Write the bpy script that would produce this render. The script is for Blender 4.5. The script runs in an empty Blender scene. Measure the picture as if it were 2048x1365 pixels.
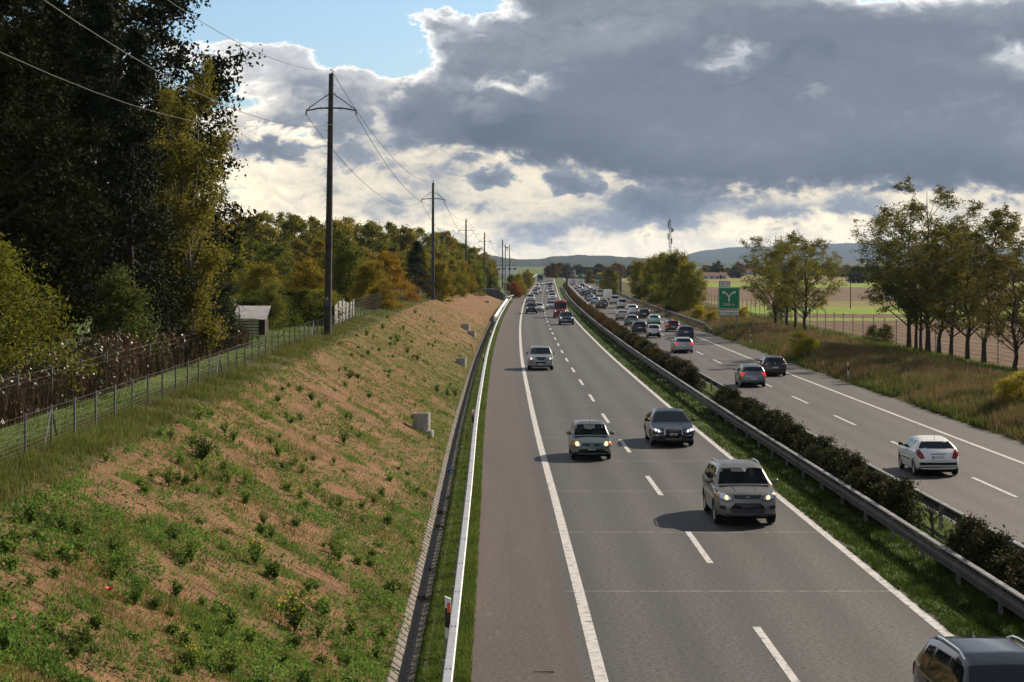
import bpy, math, random
import numpy as np
from mathutils import Vector, Matrix
from mathutils.bvhtree import BVHTree

scn = bpy.context.scene
COL = scn.collection
R = math.radians

# ------------------------------------------------------------------ camera
CAM_H, FPX, HOR = 7.85, 3900.0, 527.0          # eye height, focal length and horizon row (2048 px wide frame)
cam = bpy.data.cameras.new('camera')
cam.sensor_width = 36.0
cam.lens = FPX / 2048 * 36.0
cam.shift_y = -(682.5 - HOR) / 2048
cam.clip_start, cam.clip_end = 0.5, 40000
camo = bpy.data.objects.new('camera', cam)
camo.location = (0, 0, CAM_H)
camo.rotation_euler = (R(90), 0, 0)
COL.objects.link(camo)
scn.camera = camo

# ------------------------------------------------------------------ light
SUN_AZ, SUN_EL = R(46), R(31)                  # to the right of straight ahead
sun = bpy.data.lights.new('sun', 'SUN')
sun.energy, sun.angle, sun.color = 5.0, R(0.6), (1.0, 0.86, 0.68)
suno = bpy.data.objects.new('sun', sun)
sd = Vector((math.sin(SUN_AZ) * math.cos(SUN_EL), math.cos(SUN_AZ) * math.cos(SUN_EL), math.sin(SUN_EL)))
suno.rotation_euler = sd.to_track_quat('Z', 'Y').to_euler()
suno.location = (60, 60, 60)
COL.objects.link(suno)
scn.view_settings.view_transform = 'Standard'
scn.view_settings.look = 'None'
scn.view_settings.exposure = 0.75
scn.view_settings.gamma = 1.0
scn.render.engine = 'CYCLES'
scn.cycles.use_denoising = True
scn.cycles.max_bounces = 5
scn.cycles.diffuse_bounces = 2
scn.cycles.glossy_bounces = 3
scn.cycles.transmission_bounces = 3
scn.cycles.volume_bounces = 0
scn.cycles.transparent_max_bounces = 6


class NT:
    """small helper to wire shader maths"""
    def __init__(s, tree):
        s.t = tree
        s.n = tree.nodes
        s.l = tree.links

    def put(s, sock, v):
        if hasattr(v, 'is_output'):
            s.l.new(v, sock)
        else:
            sock.default_value = v

    def m(s, op, a, b=0.0, c=None, clamp=False):
        n = s.n.new('ShaderNodeMath')
        n.operation = op
        n.use_clamp = clamp
        s.put(n.inputs[0], a)
        s.put(n.inputs[1], b)
        if c is not None:
            s.put(n.inputs[2], c)
        return n.outputs[0]

    def vec(s, x, y, z=0.0):
        n = s.n.new('ShaderNodeCombineXYZ')
        for i, v in enumerate((x, y, z)):
            s.put(n.inputs[i], v)
        return n.outputs[0]

    def sep(s, v):
        n = s.n.new('ShaderNodeSeparateXYZ')
        s.l.new(v, n.inputs[0])
        return n.outputs

    def noise(s, vec, scale, detail=4, rough=0.55, dist=0.0):
        n = s.n.new('ShaderNodeTexNoise')
        if vec is not None:
            s.l.new(vec, n.inputs['Vector'])
        n.inputs['Scale'].default_value = scale
        n.inputs['Detail'].default_value = detail
        n.inputs['Roughness'].default_value = rough
        n.inputs['Distortion'].default_value = dist
        return n.outputs[0]

    def ramp(s, fac, stops, interp='LINEAR'):
        n = s.n.new('ShaderNodeValToRGB')
        s.put(n.inputs[0], fac)
        e = n.color_ramp
        e.interpolation = interp
        while len(e.elements) < len(stops):
            e.elements.new(0.5)
        for el, (p, c) in zip(e.elements, stops):
            el.position = p
            el.color = (c[0], c[1], c[2], 1) if not isinstance(c, (int, float)) else (c, c, c, 1)
        return n.outputs[0]

    def mix(s, f, a, b, mode='MIX'):
        n = s.n.new('ShaderNodeMix')
        n.data_type = 'RGBA'
        n.blend_type = mode
        s.put(n.inputs[0], f)
        for i, v in ((6, a), (7, b)):
            if hasattr(v, 'is_output'):
                s.l.new(v, n.inputs[i])
            else:
                n.inputs[i].default_value = (*v[:3], 1)
        return n.outputs[2]

    def smooth(s, x, lo, hi):
        n = s.n.new('ShaderNodeMapRange')
        n.interpolation_type = 'SMOOTHSTEP'
        s.put(n.inputs[0], x)
        n.inputs[1].default_value = lo
        n.inputs[2].default_value = hi
        return n.outputs[0]


# ------------------------------------------------------------------ sky
world = bpy.data.worlds.new('World')
scn.world = world
world.use_nodes = True
wt = world.node_tree
wt.nodes.clear()
W = NT(wt)
sky = wt.nodes.new('ShaderNodeTexSky')
sky.sky_type = 'NISHITA'
sky.sun_disc = False
sky.sun_elevation = SUN_EL
sky.sun_rotation = SUN_AZ
sky.air_density, sky.dust_density, sky.ozone_density = 1.0, 1.2, 1.5
tc = wt.nodes.new('ShaderNodeTexCoord')
dx, dy, dz = W.sep(tc.outputs['Generated'])
U = W.m('ARCTAN2', dx, dy)
V = W.m('DIVIDE', dz, W.m('SQRT', W.m('MAXIMUM', W.m('SUBTRACT', 1.0, W.m('MULTIPLY', dz, dz)), 0.02)))
n1 = W.noise(W.vec(W.m('MULTIPLY', U, 11), W.m('MULTIPLY', V, 24), 3.1), 1.0, 8, 0.58, 0.3)
n2 = W.noise(W.vec(W.m('MULTIPLY', U, 46), W.m('MULTIPLY', V, 74), 7.7), 1.0, 7, 0.6, 0.5)
n3 = W.noise(W.vec(W.m('MULTIPLY', U, 30), W.m('MULTIPLY', V, 48), 1.3), 1.0, 5, 0.55)
n4 = W.noise(W.vec(W.m('MULTIPLY', U, 150), W.m('MULTIPLY', V, 210), 4.2), 1.0, 5, 0.6, 0.3)
wu = W.m('ADD', U, W.m('MULTIPLY', W.m('SUBTRACT', n3, 0.5), 0.055))
wv = W.m('ADD', V, W.m('MULTIPLY', W.m('SUBTRACT', n2, 0.5), 0.030))


def blob(px, py, ax, ay, amp, hard=1.4):
    """soft elliptical bank of cloud, given by its place in the sky"""
    u0, v0 = (px - 1024) / FPX, (HOR - py) / FPX
    a = W.m('DIVIDE', W.m('SUBTRACT', wu, u0), ax / FPX)
    b = W.m('DIVIDE', W.m('SUBTRACT', wv, v0), ay / FPX)
    d = W.m('SQRT', W.m('ADD', W.m('MULTIPLY', a, a), W.m('MULTIPLY', b, b)))
    return W.m('MULTIPLY', W.m('MULTIPLY', W.m('SUBTRACT', 1.0, d), hard, clamp=True), amp)


T = W.m('ADD', W.m('MULTIPLY', W.m('SUBTRACT', n1, 0.5), 1.05), W.m('MULTIPLY', W.m('SUBTRACT', n2, 0.5), 0.55))
T = W.m('ADD', T, W.m('MULTIPLY', W.m('SUBTRACT', n4, 0.5), 0.22))
T = W.m('ADD', T, 0.10)
T = W.m('ADD', T, W.m('MULTIPLY', W.smooth(V, 0.13, 0.40), 0.34))      # grey cover thickened overhead, out of view, to lower the ambient light
# the long grey deck with its flat base, growing to the right and overhead
base = W.n.new('ShaderNodeFloatCurve')
cv = base.mapping.curves[0]
pts = [(300, 60), (620, 215), (700, 300), (950, 318), (1200, 345), (1300, 380), (1500, 388), (1800, 386), (2300, 395)]
cvp = [((x - 1024) / FPX + 0.5, (HOR - y) / FPX + 0.2) for x, y in pts]
cv.points[0].location = (0.0, 0.45)
cv.points[1].location = (1.0, cvp[-1][1])
for p in cvp:
    cv.points.new(*p)
base.mapping.update()
W.put(base.inputs['Value'], W.m('ADD', U, 0.5, clamp=True))
over = W.m('SUBTRACT', W.m('ADD', wv, W.m('MULTIPLY', W.m('SUBTRACT', n4, 0.5), 0.006)), W.m('SUBTRACT', base.outputs[0], 0.2))
deck = W.m('MULTIPLY', W.smooth(over, -0.004, 0.010), W.smooth(wu, -0.075, -0.01))
for b in ((1650, 210, 1300, 330, 0.30), (930, 235, 330, 100, 0.26), (640, 268, 230, 80, 0.44), (540, 140, 150, 85, 0.26), (655, 180, 110, 55, 0.25),
          (530, 300, 120, 40, 0.4), (800, 215, 90, 45, 0.3),
          (990, 362, 62, 30, 0.60), (1130, 364, 48, 34, 0.65), (1300, 408, 120, 30, 0.48), (1690, 410, 100, 30, 0.28), (1560, 430, 80, 24, 0.18),
          (1060, 470, 160, 50, 0.14), (800, 400, 260, 70, 0.10), (1230, 450, 200, 40, 0.14), (1500, 420, 420, 40, 0.14), (700, 330, 260, 55, 0.08), (1150, 420, 500, 60, 0.10), (600, 370, 200, 40, 0.10),
          (620, 18, 470, 82, -0.95), (800, 105, 120, 80, -0.62), (870, 40, 70, 45, 0.35), (700, 95, 110, 50, -0.4),
          (1458, 118, 84, 40, -0.62), (1640, 188, 50, 20, -0.28), (2035, 132, 105, 42, -0.50), (1800, -20, 360, 64, -0.80), (1250, 70, 180, 45, -0.14), (1700, 130, 260, 50, -0.10), (1300, 250, 260, 50, 0.12),
          (990, 165, 120, 30, -0.42), (960, 15, 130, 40, -0.45), (975, 215, 95, 28, -0.42), (618, 288, 80, 20, -0.5), (555, 272, 90, 16, -0.5), (1065, 178, 95, 26, -0.38), (740, 250, 40, 60, -0.3), (860, 300, 120, 30, -0.25)):
    T = W.m('ADD', T, blob(*b))
T = W.m('ADD', T, W.m('MULTIPLY', deck, 0.46))
low = W.m('SUBTRACT', 1.0, W.smooth(V, 0.0, 0.055))          # hazier, thinner cloud towards the horizon
T = W.m('ADD', T, W.m('MULTIPLY', low, 0.10))
alpha = W.smooth(T, 0.0, 0.14)
warm = W.m('SUBTRACT', 1.0, W.smooth(V, 0.030, 0.115))
bright = W.mix(warm, (1.08, 1.06, 1.03), (1.34, 1.12, 0.80))
midc = W.mix(warm, (0.56, 0.59, 0.64), (0.92, 0.82, 0.64))
cc = W.mix(W.smooth(T, 0.08, 0.32), bright, midc)
cc = W.mix(W.smooth(T, 0.28, 0.55), cc, (0.300, 0.335, 0.395))
cc = W.mix(W.smooth(T, 0.50, 0.85), cc, (0.205, 0.240, 0.300))
cc = W.mix(W.smooth(T, 0.85, 1.20), cc, (0.148, 0.182, 0.240))
cc = W.mix(W.m('MULTIPLY', deck, W.m('SUBTRACT', 0.80, W.m('MULTIPLY', W.smooth(over, 0.0, 0.034), 0.80))), cc, (0.115, 0.140, 0.190), 'MIX')
clear = W.mix(1.0, sky.outputs[0], (0.098, 0.116, 0.134), 'MULTIPLY')
clear = W.mix(W.m('MULTIPLY', low, 0.45), clear, (0.62, 0.64, 0.60))
col = W.mix(alpha, clear, cc)
col = W.mix(W.smooth(V, -0.02, 0.0), (0.10, 0.10, 0.085), col)
bg = wt.nodes.new('ShaderNodeBackground')
bg.inputs['Strength'].default_value = 0.60
wt.links.new(col, bg.inputs['Color'])
world.cycles.sampling_method = 'MANUAL'
world.cycles.sample_map_resolution = 512
wo = wt.nodes.new('ShaderNodeOutputWorld')
wt.links.new(bg.outputs[0], wo.inputs['Surface'])

# ------------------------------------------------------------------ names, tags, meshes
def tag(o, label=None, cat=None, group=None, kind=None):
    if label: o['label'] = label
    if cat: o['category'] = cat
    if group: o['group'] = group
    if kind: o['kind'] = kind
    return o


def empty(name, loc=(0, 0, 0), rz=0.0):
    o = bpy.data.objects.new(name, None)
    o.location = loc
    o.rotation_euler = (0, 0, rz)
    o.empty_display_size = 0.3
    COL.objects.link(o)
    return o


def link(name, me, parent=None, loc=(0, 0, 0), rot=(0, 0, 0), scale=None, color=None):
    o = bpy.data.objects.new(name, me)
    COL.objects.link(o)
    o.location = loc
    o.rotation_euler = rot
    if scale is not None:
        o.scale = scale if hasattr(scale, '__len__') else (scale,) * 3
    if parent: o.parent = parent
    if color: o.color = (*color[:3], 1)
    return o


def copy_tree(o, parent=None):
    c = o.copy()
    COL.objects.link(c)
    c.parent = parent
    for ch in list(o.children):
        copy_tree(ch, c)
    return c


class MB:
    """collects boxes, tubes and polygons into one mesh"""
    def __init__(s):
        s.v, s.f, s.mi = [], [], []

    def add(s, vs, fs, mi=0):
        b = len(s.v)
        s.v += [tuple(p) for p in vs]
        s.f += [tuple(b + i for i in f) for f in fs]
        s.mi += [mi] * len(fs)
        return s

    def box(s, c, d, mi=0, rz=0.0, taper=1.0):
        x, y, z = d[0] / 2, d[1] / 2, d[2] / 2
        vs = []
        cr, sr = math.cos(rz), math.sin(rz)
        for k, t in ((-1, 1.0), (1, taper)):
            for px, py in ((-x, -y), (x, -y), (x, y), (-x, y)):
                px, py = px * t, py * t
                vs.append((c[0] + px * cr - py * sr, c[1] + px * sr + py * cr, c[2] + k * z))
        return s.add(vs, [(3, 2, 1, 0), (4, 5, 6, 7), (0, 1, 5, 4), (1, 2, 6, 5), (2, 3, 7, 6), (3, 0, 4, 7)], mi)

    def tube(s, pts, rad, n=6, mi=0, caps=True):
        pts = [Vector(p) for p in pts]
        if not hasattr(rad, '__len__'):
            rad = [rad] * len(pts)
        b = len(s.v)
        up = None
        for i, p in enumerate(pts):
            d = (pts[min(i + 1, len(pts) - 1)] - pts[max(i - 1, 0)])
            if d.length < 1e-9: d = Vector((0, 0, 1))
            d.normalize()
            if up is None:
                up = d.orthogonal().normalized()
            else:
                up = (up - d * up.dot(d))
                up = up.normalized() if up.length > 1e-6 else d.orthogonal().normalized()
            q = d.cross(up)
            for k in range(n):
                a = 2 * math.pi * k / n
                s.v.append(tuple(p + (up * math.cos(a) + q * math.sin(a)) * rad[i]))
        for i in range(len(pts) - 1):
            for k in range(n):
                a0, a1 = b + i * n + k, b + i * n + (k + 1) % n
                s.f.append((a0, a1, a1 + n, a0 + n))
                s.mi.append(mi)
        if caps:
            s.f.append(tuple(b + k for k in reversed(range(n))))
            s.f.append(tuple(b + (len(pts) - 1) * n + k for k in range(n)))
            s.mi += [mi, mi]
        return s

    def prism(s, poly, axis, lo, hi, mi=0):
        """extrude a 2-D polygon; axis names the extrusion direction"""
        n = len(poly)
        def P(a, b, t):
            return {'x': (t, a, b), 'y': (a, t, b), 'z': (a, b, t)}[axis]
        vs = [P(a, b, lo) for a, b in poly] + [P(a, b, hi) for a, b in poly]
        fs = [tuple(reversed(range(n))), tuple(range(n, 2 * n))]
        fs += [(i, (i + 1) % n, n + (i + 1) % n, n + i) for i in range(n)]
        return s.add(vs, fs, mi)

    def mesh(s, name, mats, smooth=None):
        me = bpy.data.meshes.new(name)
        me.from_pydata(s.v, [], s.f)
        for m in (mats if isinstance(mats, (list, tuple)) else [mats]):
            me.materials.append(m)
        if any(s.mi):
            me.polygons.foreach_set('material_index', s.mi)
        me.update()
        if smooth is not None:
            me.shade_smooth()
            me.set_sharp_from_angle(angle=R(smooth))
        return me

    def build(s, name, mats, parent=None, loc=(0, 0, 0), rot=(0, 0, 0), smooth=None, color=None):
        return link(name, s.mesh(name, mats, smooth), parent, loc, rot, None, color)


def np_mesh(name, V, F, mats, mi=None, smooth=False):
    """fast mesh from numpy arrays; every face has the same number of corners"""
    me = bpy.data.meshes.new(name)
    nv, (nf, k) = len(V), F.shape
    me.vertices.add(nv)
    me.vertices.foreach_set('co', np.ascontiguousarray(V, dtype=np.float32).ravel())
    me.loops.add(nf * k)
    me.loops.foreach_set('vertex_index', np.ascontiguousarray(F, dtype=np.int32).ravel())
    me.polygons.add(nf)
    me.polygons.foreach_set('loop_start', np.arange(0, nf * k, k, dtype=np.int32))
    me.polygons.foreach_set('loop_total', np.full(nf, k, dtype=np.int32))
    for m in (mats if isinstance(mats, (list, tuple)) else [mats]):
        me.materials.append(m)
    if mi is not None:
        me.polygons.foreach_set('material_index', np.ascontiguousarray(mi, dtype=np.int32))
    me.update(calc_edges=True)
    if smooth: me.shade_smooth()
    return me


def text_mesh(body, size, m, name='lettering', spacing=1.0, depth=0.004):
    c = bpy.data.curves.new('t', 'FONT')
    c.body, c.size, c.extrude = body, size, depth
    c.align_x, c.align_y = 'CENTER', 'CENTER'
    c.space_character = spacing
    c.resolution_u = 3
    o = bpy.data.objects.new('t', c)
    COL.objects.link(o)
    bpy.context.view_layer.update()
    me = bpy.data.meshes.new_from_object(o.evaluated_get(bpy.context.evaluated_depsgraph_get()))
    bpy.data.objects.remove(o)
    me.name = name
    me.materials.clear()
    me.materials.append(m)
    return me


# ------------------------------------------------------------------ materials
def mat(name, color, rough=0.7, metal=0.0, spec=0.5, coat=0.0, emit=None, estr=0.0):
    m = bpy.data.materials.new(name)
    m.use_nodes = True
    p = m.node_tree.nodes['Principled BSDF']
    p.inputs['Base Color'].default_value = (*color, 1)
    p.inputs['Roughness'].default_value = rough
    p.inputs['Metallic'].default_value = metal
    p.inputs['Specular IOR Level'].default_value = spec
    p.inputs['Coat Weight'].default_value = coat
    p.inputs['Coat Roughness'].default_value = 0.06
    if emit:
        p.inputs['Emission Color'].default_value = (*emit, 1)
        p.inputs['Emission Strength'].default_value = estr
    return m


def nodes_of(m):
    return NT(m.node_tree), m.node_tree.nodes['Principled BSDF']


def speckle(name, stops, scale=8.0, rough=0.85, bump=0.0, bscale=60.0, detail=6, spec=0.3, metal=0.0):
    """noise-coloured matt surface"""
    m = mat(name, (0.5, 0.5, 0.5), rough, metal, spec)
    N, p = nodes_of(m)
    t = N.n.new('ShaderNodeTexCoord').outputs['Object']
    N.l.new(N.ramp(N.noise(t, scale, detail, 0.65), stops), p.inputs['Base Color'])
    if bump:
        b = N.n.new('ShaderNodeBump')
        b.inputs['Strength'].default_value = bump
        b.inputs['Distance'].default_value = 0.02
        N.l.new(N.noise(t, bscale, 5, 0.6), b.inputs['Height'])
        N.l.new(b.outputs[0], p.inputs['Normal'])
    return m


def leafmat(name, cols, transl=0.35, rough=0.75, tint=True, spec=0.12, var=0.35):
    m = mat(name, cols[0], rough, 0, spec)
    N, p = nodes_of(m)
    g = N.n.new('ShaderNodeNewGeometry')
    k = len(cols) - 1
    c = N.ramp(g.outputs['Random Per Island'], [(i / max(k, 1), cc) for i, cc in enumerate(cols)])
    t = N.n.new('ShaderNodeTexCoord').outputs['Object']
    big = N.noise(t, 0.55, 3, 0.6)
    c = N.mix(1.0, c, N.ramp(big, [(0.25, 1 - var), (0.75, 1 + var)]), 'MULTIPLY')
    if tint:
        oi = N.n.new('ShaderNodeObjectInfo')
        c = N.mix(1.0, c, oi.outputs['Color'], 'MULTIPLY')
    N.l.new(c, p.inputs['Base Color'])
    tr = N.n.new('ShaderNodeBsdfTranslucent')
    N.l.new(c, tr.inputs['Color'])
    mx = N.n.new('ShaderNodeMixShader')
    mx.inputs[0].default_value = transl
    N.l.new(p.outputs[0], mx.inputs[1])
    N.l.new(tr.outputs[0], mx.inputs[2])
    N.l.new(mx.outputs[0], N.n['Material Output'].inputs['Surface'])
    return m
# ------------------------------------------------------------------ the lie of the land
KY = np.array([-80, 30, 60, 90, 120, 160, 200, 250, 300, 400, 500, 650, 900, 1300, 2500, 20000.])
KS = np.array([.5, 0, -.26, -.57, -.76, -.92, -.88, -.68, -.27, .85, 2.6, 5.4, 10.2, 18.0, 42.0, 400.])


def sroad(Y):
    """sideways shift of the motorway at distance Y (it bends gently left, then right)"""
    Y = np.asarray(Y, dtype=float)
    h = np.diff(KY)
    d = np.diff(KS) / h
    m = np.concatenate([[d[0]], (d[:-1] * h[1:] + d[1:] * h[:-1]) / (h[:-1] + h[1:]), [d[-1]]])
    i = np.clip(np.searchsorted(KY, Y) - 1, 0, len(KY) - 2)
    t = (Y - KY[i]) / h[i]
    return ((1 + 2 * t) * (1 - t) ** 2 * KS[i] + t * (1 - t) ** 2 * h[i] * m[i]
            + t * t * (3 - 2 * t) * KS[i + 1] + t * t * (t - 1) * h[i] * m[i + 1])


def heading(Y):
    return -math.atan((float(sroad(Y + 2)) - float(sroad(Y - 2))) / 4)      # rotation about z that follows the road


def crest(Y):
    return np.interp(Y, [0, 200, 260, 330, 395, 404, 412, 600, 1300], [3.55, 3.6, 3.3, 2.9, 2.45, 2.3, 0.9, 0.4, 0.2])


def ground(r, Y):
    r, Y = np.broadcast_arrays(np.asarray(r, dtype=float), np.asarray(Y, dtype=float))
    E = crest(Y)
    z = np.zeros(r.shape)
    knots = [(-400, 1, 1.5), (-60, 1, .5), (-14, 1, .12), (-10.6, 1, .15), (-9.6, 1, .02), (-9.0, .965, 0), (-8.6, .92, 0), (-2.29, 0, .055), (-1.6, 0, -.035), (-.74, 0, -.004), (9.5, 0, 0),
             (9.9, 0, -.02), (12.0, 0, -.12), (14.3, 0, -.49), (14.5, 0, -.5), (24.3, 0, -.5), (24.9, 0, -.44), (26.5, 0, .0), (29, 0, .28), (33, 0, .08), (38, 0, -.02), (60, 0, -.05), (500, 0, -.1)]
    rr = np.array([k[0] for k in knots])
    i = np.clip(np.searchsorted(rr, r) - 1, 0, len(rr) - 2)
    a = np.array([k[1] for k in knots])
    b = np.array([k[2] for k in knots])
    t = np.clip((r - rr[i]) / (rr[i + 1] - rr[i]), 0, 1)
    return (a[i] * E + b[i]) * (1 - t) + (a[i + 1] * E + b[i + 1]) * t


def gz(X, Y):
    return float(ground(X - float(sroad(Y)), Y))


def rp(r, Y, dz=0.0):
    """point beside the road: r metres across, Y metres along"""
    return (r + float(sroad(Y)), Y, float(ground(r, Y)) + dz)


def at(px, py, z):
    """world point seen at a place of the photograph, at distance z"""
    return ((px - 1024) * z / FPX, z, CAM_H - (py - HOR) * z / FPX)


def on_ground(px, py, lo=30.0, hi=1500.0):
    """where the line of sight meets the land"""
    prev = lo
    z = lo
    while z < hi:
        X, Y, Z = at(px, py, z)
        if Z <= gz(X, Y):
            a, b = prev, z
            for _ in range(24):
                c = (a + b) / 2
                X, Y, Z = at(px, py, c)
                if Z <= gz(X, Y): b = c
                else: a = c
            return Vector(at(px, py, b))
        prev = z
        z *= 1.01
    return Vector(at(px, py, hi))


def rows(lo, hi, near, grow):
    ys = [lo]
    while ys[-1] < hi:
        ys.append(ys[-1] + max(near, ys[-1] * grow))
    ys[-1] = hi
    return np.array(ys)


rng = np.random.default_rng(7)


def hashnoise(x, y, seed=0):
    """cheap smooth value noise on arrays"""
    xi, yi = np.floor(x).astype(int), np.floor(y).astype(int)
    fx, fy = x - xi, y - yi
    fx, fy = fx * fx * (3 - 2 * fx), fy * fy * (3 - 2 * fy)
    def h(a, b):
        v = np.sin(a * 127.1 + b * 311.7 + seed * 74.7) * 43758.5453
        return v - np.floor(v)
    return (h(xi, yi) * (1 - fx) + h(xi + 1, yi) * fx) * (1 - fy) + (h(xi, yi + 1) * (1 - fx) + h(xi + 1, yi + 1) * fx) * fy


def fbm(x, y, seed=0, o=4):
    a, t, w = 1.0, 0.0, 0.0
    for k in range(o):
        t = t + a * hashnoise(x * 2 ** k, y * 2 ** k, seed + k)
        w += a
        a *= 0.5
    return t / w


def strip(name, rs, ys, m, rough=0.0, lift=0.0, fn=None, kind='structure', nscale=1.3):
    rs, ys = np.asarray(rs, float), np.asarray(ys, float)
    RR, YY = np.meshgrid(rs, ys)
    Z = (fn(RR, YY) if fn else ground(RR, YY)) + lift
    if rough:
        edge = np.minimum(RR - rs[0], rs[-1] - RR)
        Z = Z + (fbm(RR * nscale, YY * nscale, 3) - 0.5) * rough * np.clip(edge / 0.4, 0, 1)
    Vv = np.stack([RR + sroad(YY), YY, Z], -1).reshape(-1, 3)
    n = len(rs)
    i, j = np.meshgrid(np.arange(len(ys) - 1), np.arange(n - 1), indexing='ij')
    a = (i * n + j).ravel()
    F = np.stack([a, a + 1, a + n + 1, a + n], -1)
    me = np_mesh(name, Vv, F, m, smooth=True)
    uv = me.uv_layers.new(name='road')
    co = np.stack([YY, RR], -1).reshape(-1, 2)[F.ravel()]
    uv.data.foreach_set('uv', co.astype(np.float32).ravel())
    o = link(name, me)
    if kind: o['kind'] = kind
    return o


def uvw(N):
    """(along, across) in metres"""
    n = N.n.new('ShaderNodeUVMap')
    n.uv_map = 'road'
    x, y, z = N.sep(n.outputs[0])
    return n.outputs[0], x, y


def asphalt(name, c0, c1, lanes, joints=None, tone=(1, 1, 1)):
    m = mat(name, c0, 0.62, 0, 0.45)
    N, p = nodes_of(m)
    v, al, ac = uvw(N)
    fine = N.noise(v, 26, 3, 0.75)
    big = N.noise(N.vec(N.m('MULTIPLY', al, 0.06), N.m('MULTIPLY', ac, 0.9)), 1.0, 5, 0.6)
    midn = N.noise(v, 8.5, 2, 0.8)
    c = N.mix(N.ramp(N.m('ADD', N.m('MULTIPLY', fine, .5), N.m('MULTIPLY', midn, .5)), [(0.43, 0.0), (0.57, 1.0)]), c0, c1)
    c = N.mix(1.0, c, N.ramp(big, [(0.3, 0.80), (0.7, 1.18)]), 'MULTIPLY')
    for r0, w, f in lanes:                                            # wheel paths polished pale or rubbered dark
        d = N.m('DIVIDE', N.m('SUBTRACT', N.m('ADD', ac, N.m('MULTIPLY', N.m('SUBTRACT', big, 0.5), 0.5)), r0), w)
        g = N.m('POWER', 2.718, N.m('MULTIPLY', N.m('MULTIPLY', d, d), -1.0))
        c = N.mix(g, c, N.mix(1.0, c, (f, f, f), 'MULTIPLY'))
    stain = N.smooth(N.noise(N.vec(N.m('MULTIPLY', al, 0.12), N.m('MULTIPLY', ac, 1.8), 3.0), 1.0, 6, .7), .55, .75)
    c = N.mix(N.m('MULTIPLY', stain, .45), c, N.mix(1.0, c, (.5, .5, .52), 'MULTIPLY'))
    blot = N.noise(N.vec(N.m('MULTIPLY', al, 0.35), N.m('MULTIPLY', ac, 0.5)), 1.0, 4, 0.6)
    c = N.mix(N.smooth(blot, 0.56, 0.78), c, N.mix(1.0, c, (1.22, 1.07, 0.98), 'MULTIPLY'))
    if joints:
        y0, per, amt = joints
        fr = N.m('FRACT', N.m('DIVIDE', N.m('SUBTRACT', al, y0 - per / 2), per))
        d = N.m('ABSOLUTE', N.m('MULTIPLY', N.m('SUBTRACT', fr, 0.5), per))
        on = N.m('MULTIPLY', N.m('LESS_THAN', d, 0.03), N.ramp(N.noise(v, 3.0, 3), [(0.35, 0.0), (0.6, amt)]))
        c = N.mix(on, c, (0.34, 0.33, 0.30))
    N.l.new(N.mix(1.0, c, tone, 'MULTIPLY'), p.inputs['Base Color'])
    b = N.n.new('ShaderNodeBump')
    b.inputs['Strength'].default_value = 0.5
    b.inputs['Distance'].default_value = 0.012
    N.l.new(fine, b.inputs['Height'])
    N.l.new(b.outputs[0], p.inputs['Normal'])
    return m


LANE = [(2.75, .42, 1.30), (4.45, .42, 1.28), (6.3, .42, 1.35), (8.2, .42, 1.30), (5.37, .5, 0.66), (3.6, .35, 0.76), (7.25, .4, 0.74), (1.95, .25, 0.7), (9.05, .3, .66)]
m_road = asphalt('left_asphalt', (0.006, 0.006, 0.006), (0.057, 0.054, 0.051), LANE, (46.7, 10.25, 0.8))
m_road2 = asphalt('right_asphalt', (0.016, 0.0135, 0.0125), (0.064, 0.054, 0.050), [(15.9, .45, 1.2), (17.5, .4, 1.15), (19.4, .4, 1.15), (21.0, .4, 1.12), (18.4, .5, .72), (16.7, .35, .8), (20.2, .35, .8), (15.0, .3, .85)], (79.0, 10.25, 0.35))
m_shoul2 = asphalt('right_shoulder_asphalt', (0.020, 0.0165, 0.0148), (0.060, 0.050, 0.044), [(22.6, .5, .85)], (80, 41, .2))
m_shoul = asphalt('shoulder_asphalt', (0.030, 0.0205, 0.0165), (0.080, 0.0545, 0.044), [(0.6, .5, 0.9), (1.3, .22, 0.72)], None)
N, p = nodes_of(m_shoul)
v, al, ac = uvw(N)
wob = N.m('MULTIPLY', N.m('SUBTRACT', N.noise(N.vec(al, 0.0), 0.7, 5, 0.7), 0.5), 0.30)
c = p.inputs['Base Color'].links[0].from_socket
for r0, w, a in ((0.12, 0.012, .85), (1.12, 0.018, .8), (-0.3, .008, .5)):
    d = N.m('ABSOLUTE', N.m('SUBTRACT', N.m('ADD', ac, wob), r0))
    c = N.mix(N.m('MULTIPLY', N.m('LESS_THAN', d, w), a), c, (0.025, 0.024, 0.022))
pat = N.smooth(N.noise(N.vec(N.m('MULTIPLY', al, 0.5), N.m('MULTIPLY', ac, 1.6)), 1.0, 5, .7), .60, .72)
c = N.mix(N.m('MULTIPLY', pat, .55), c, (0.085, 0.090, 0.075))
bits = N.noise(v, 7, 2, .8)
c = N.mix(N.m('MULTIPLY', N.m('GREATER_THAN', bits, 0.745), .8), c, (0.04, 0.035, 0.03))
N.l.new(c, p.inputs['Base Color'])

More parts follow.
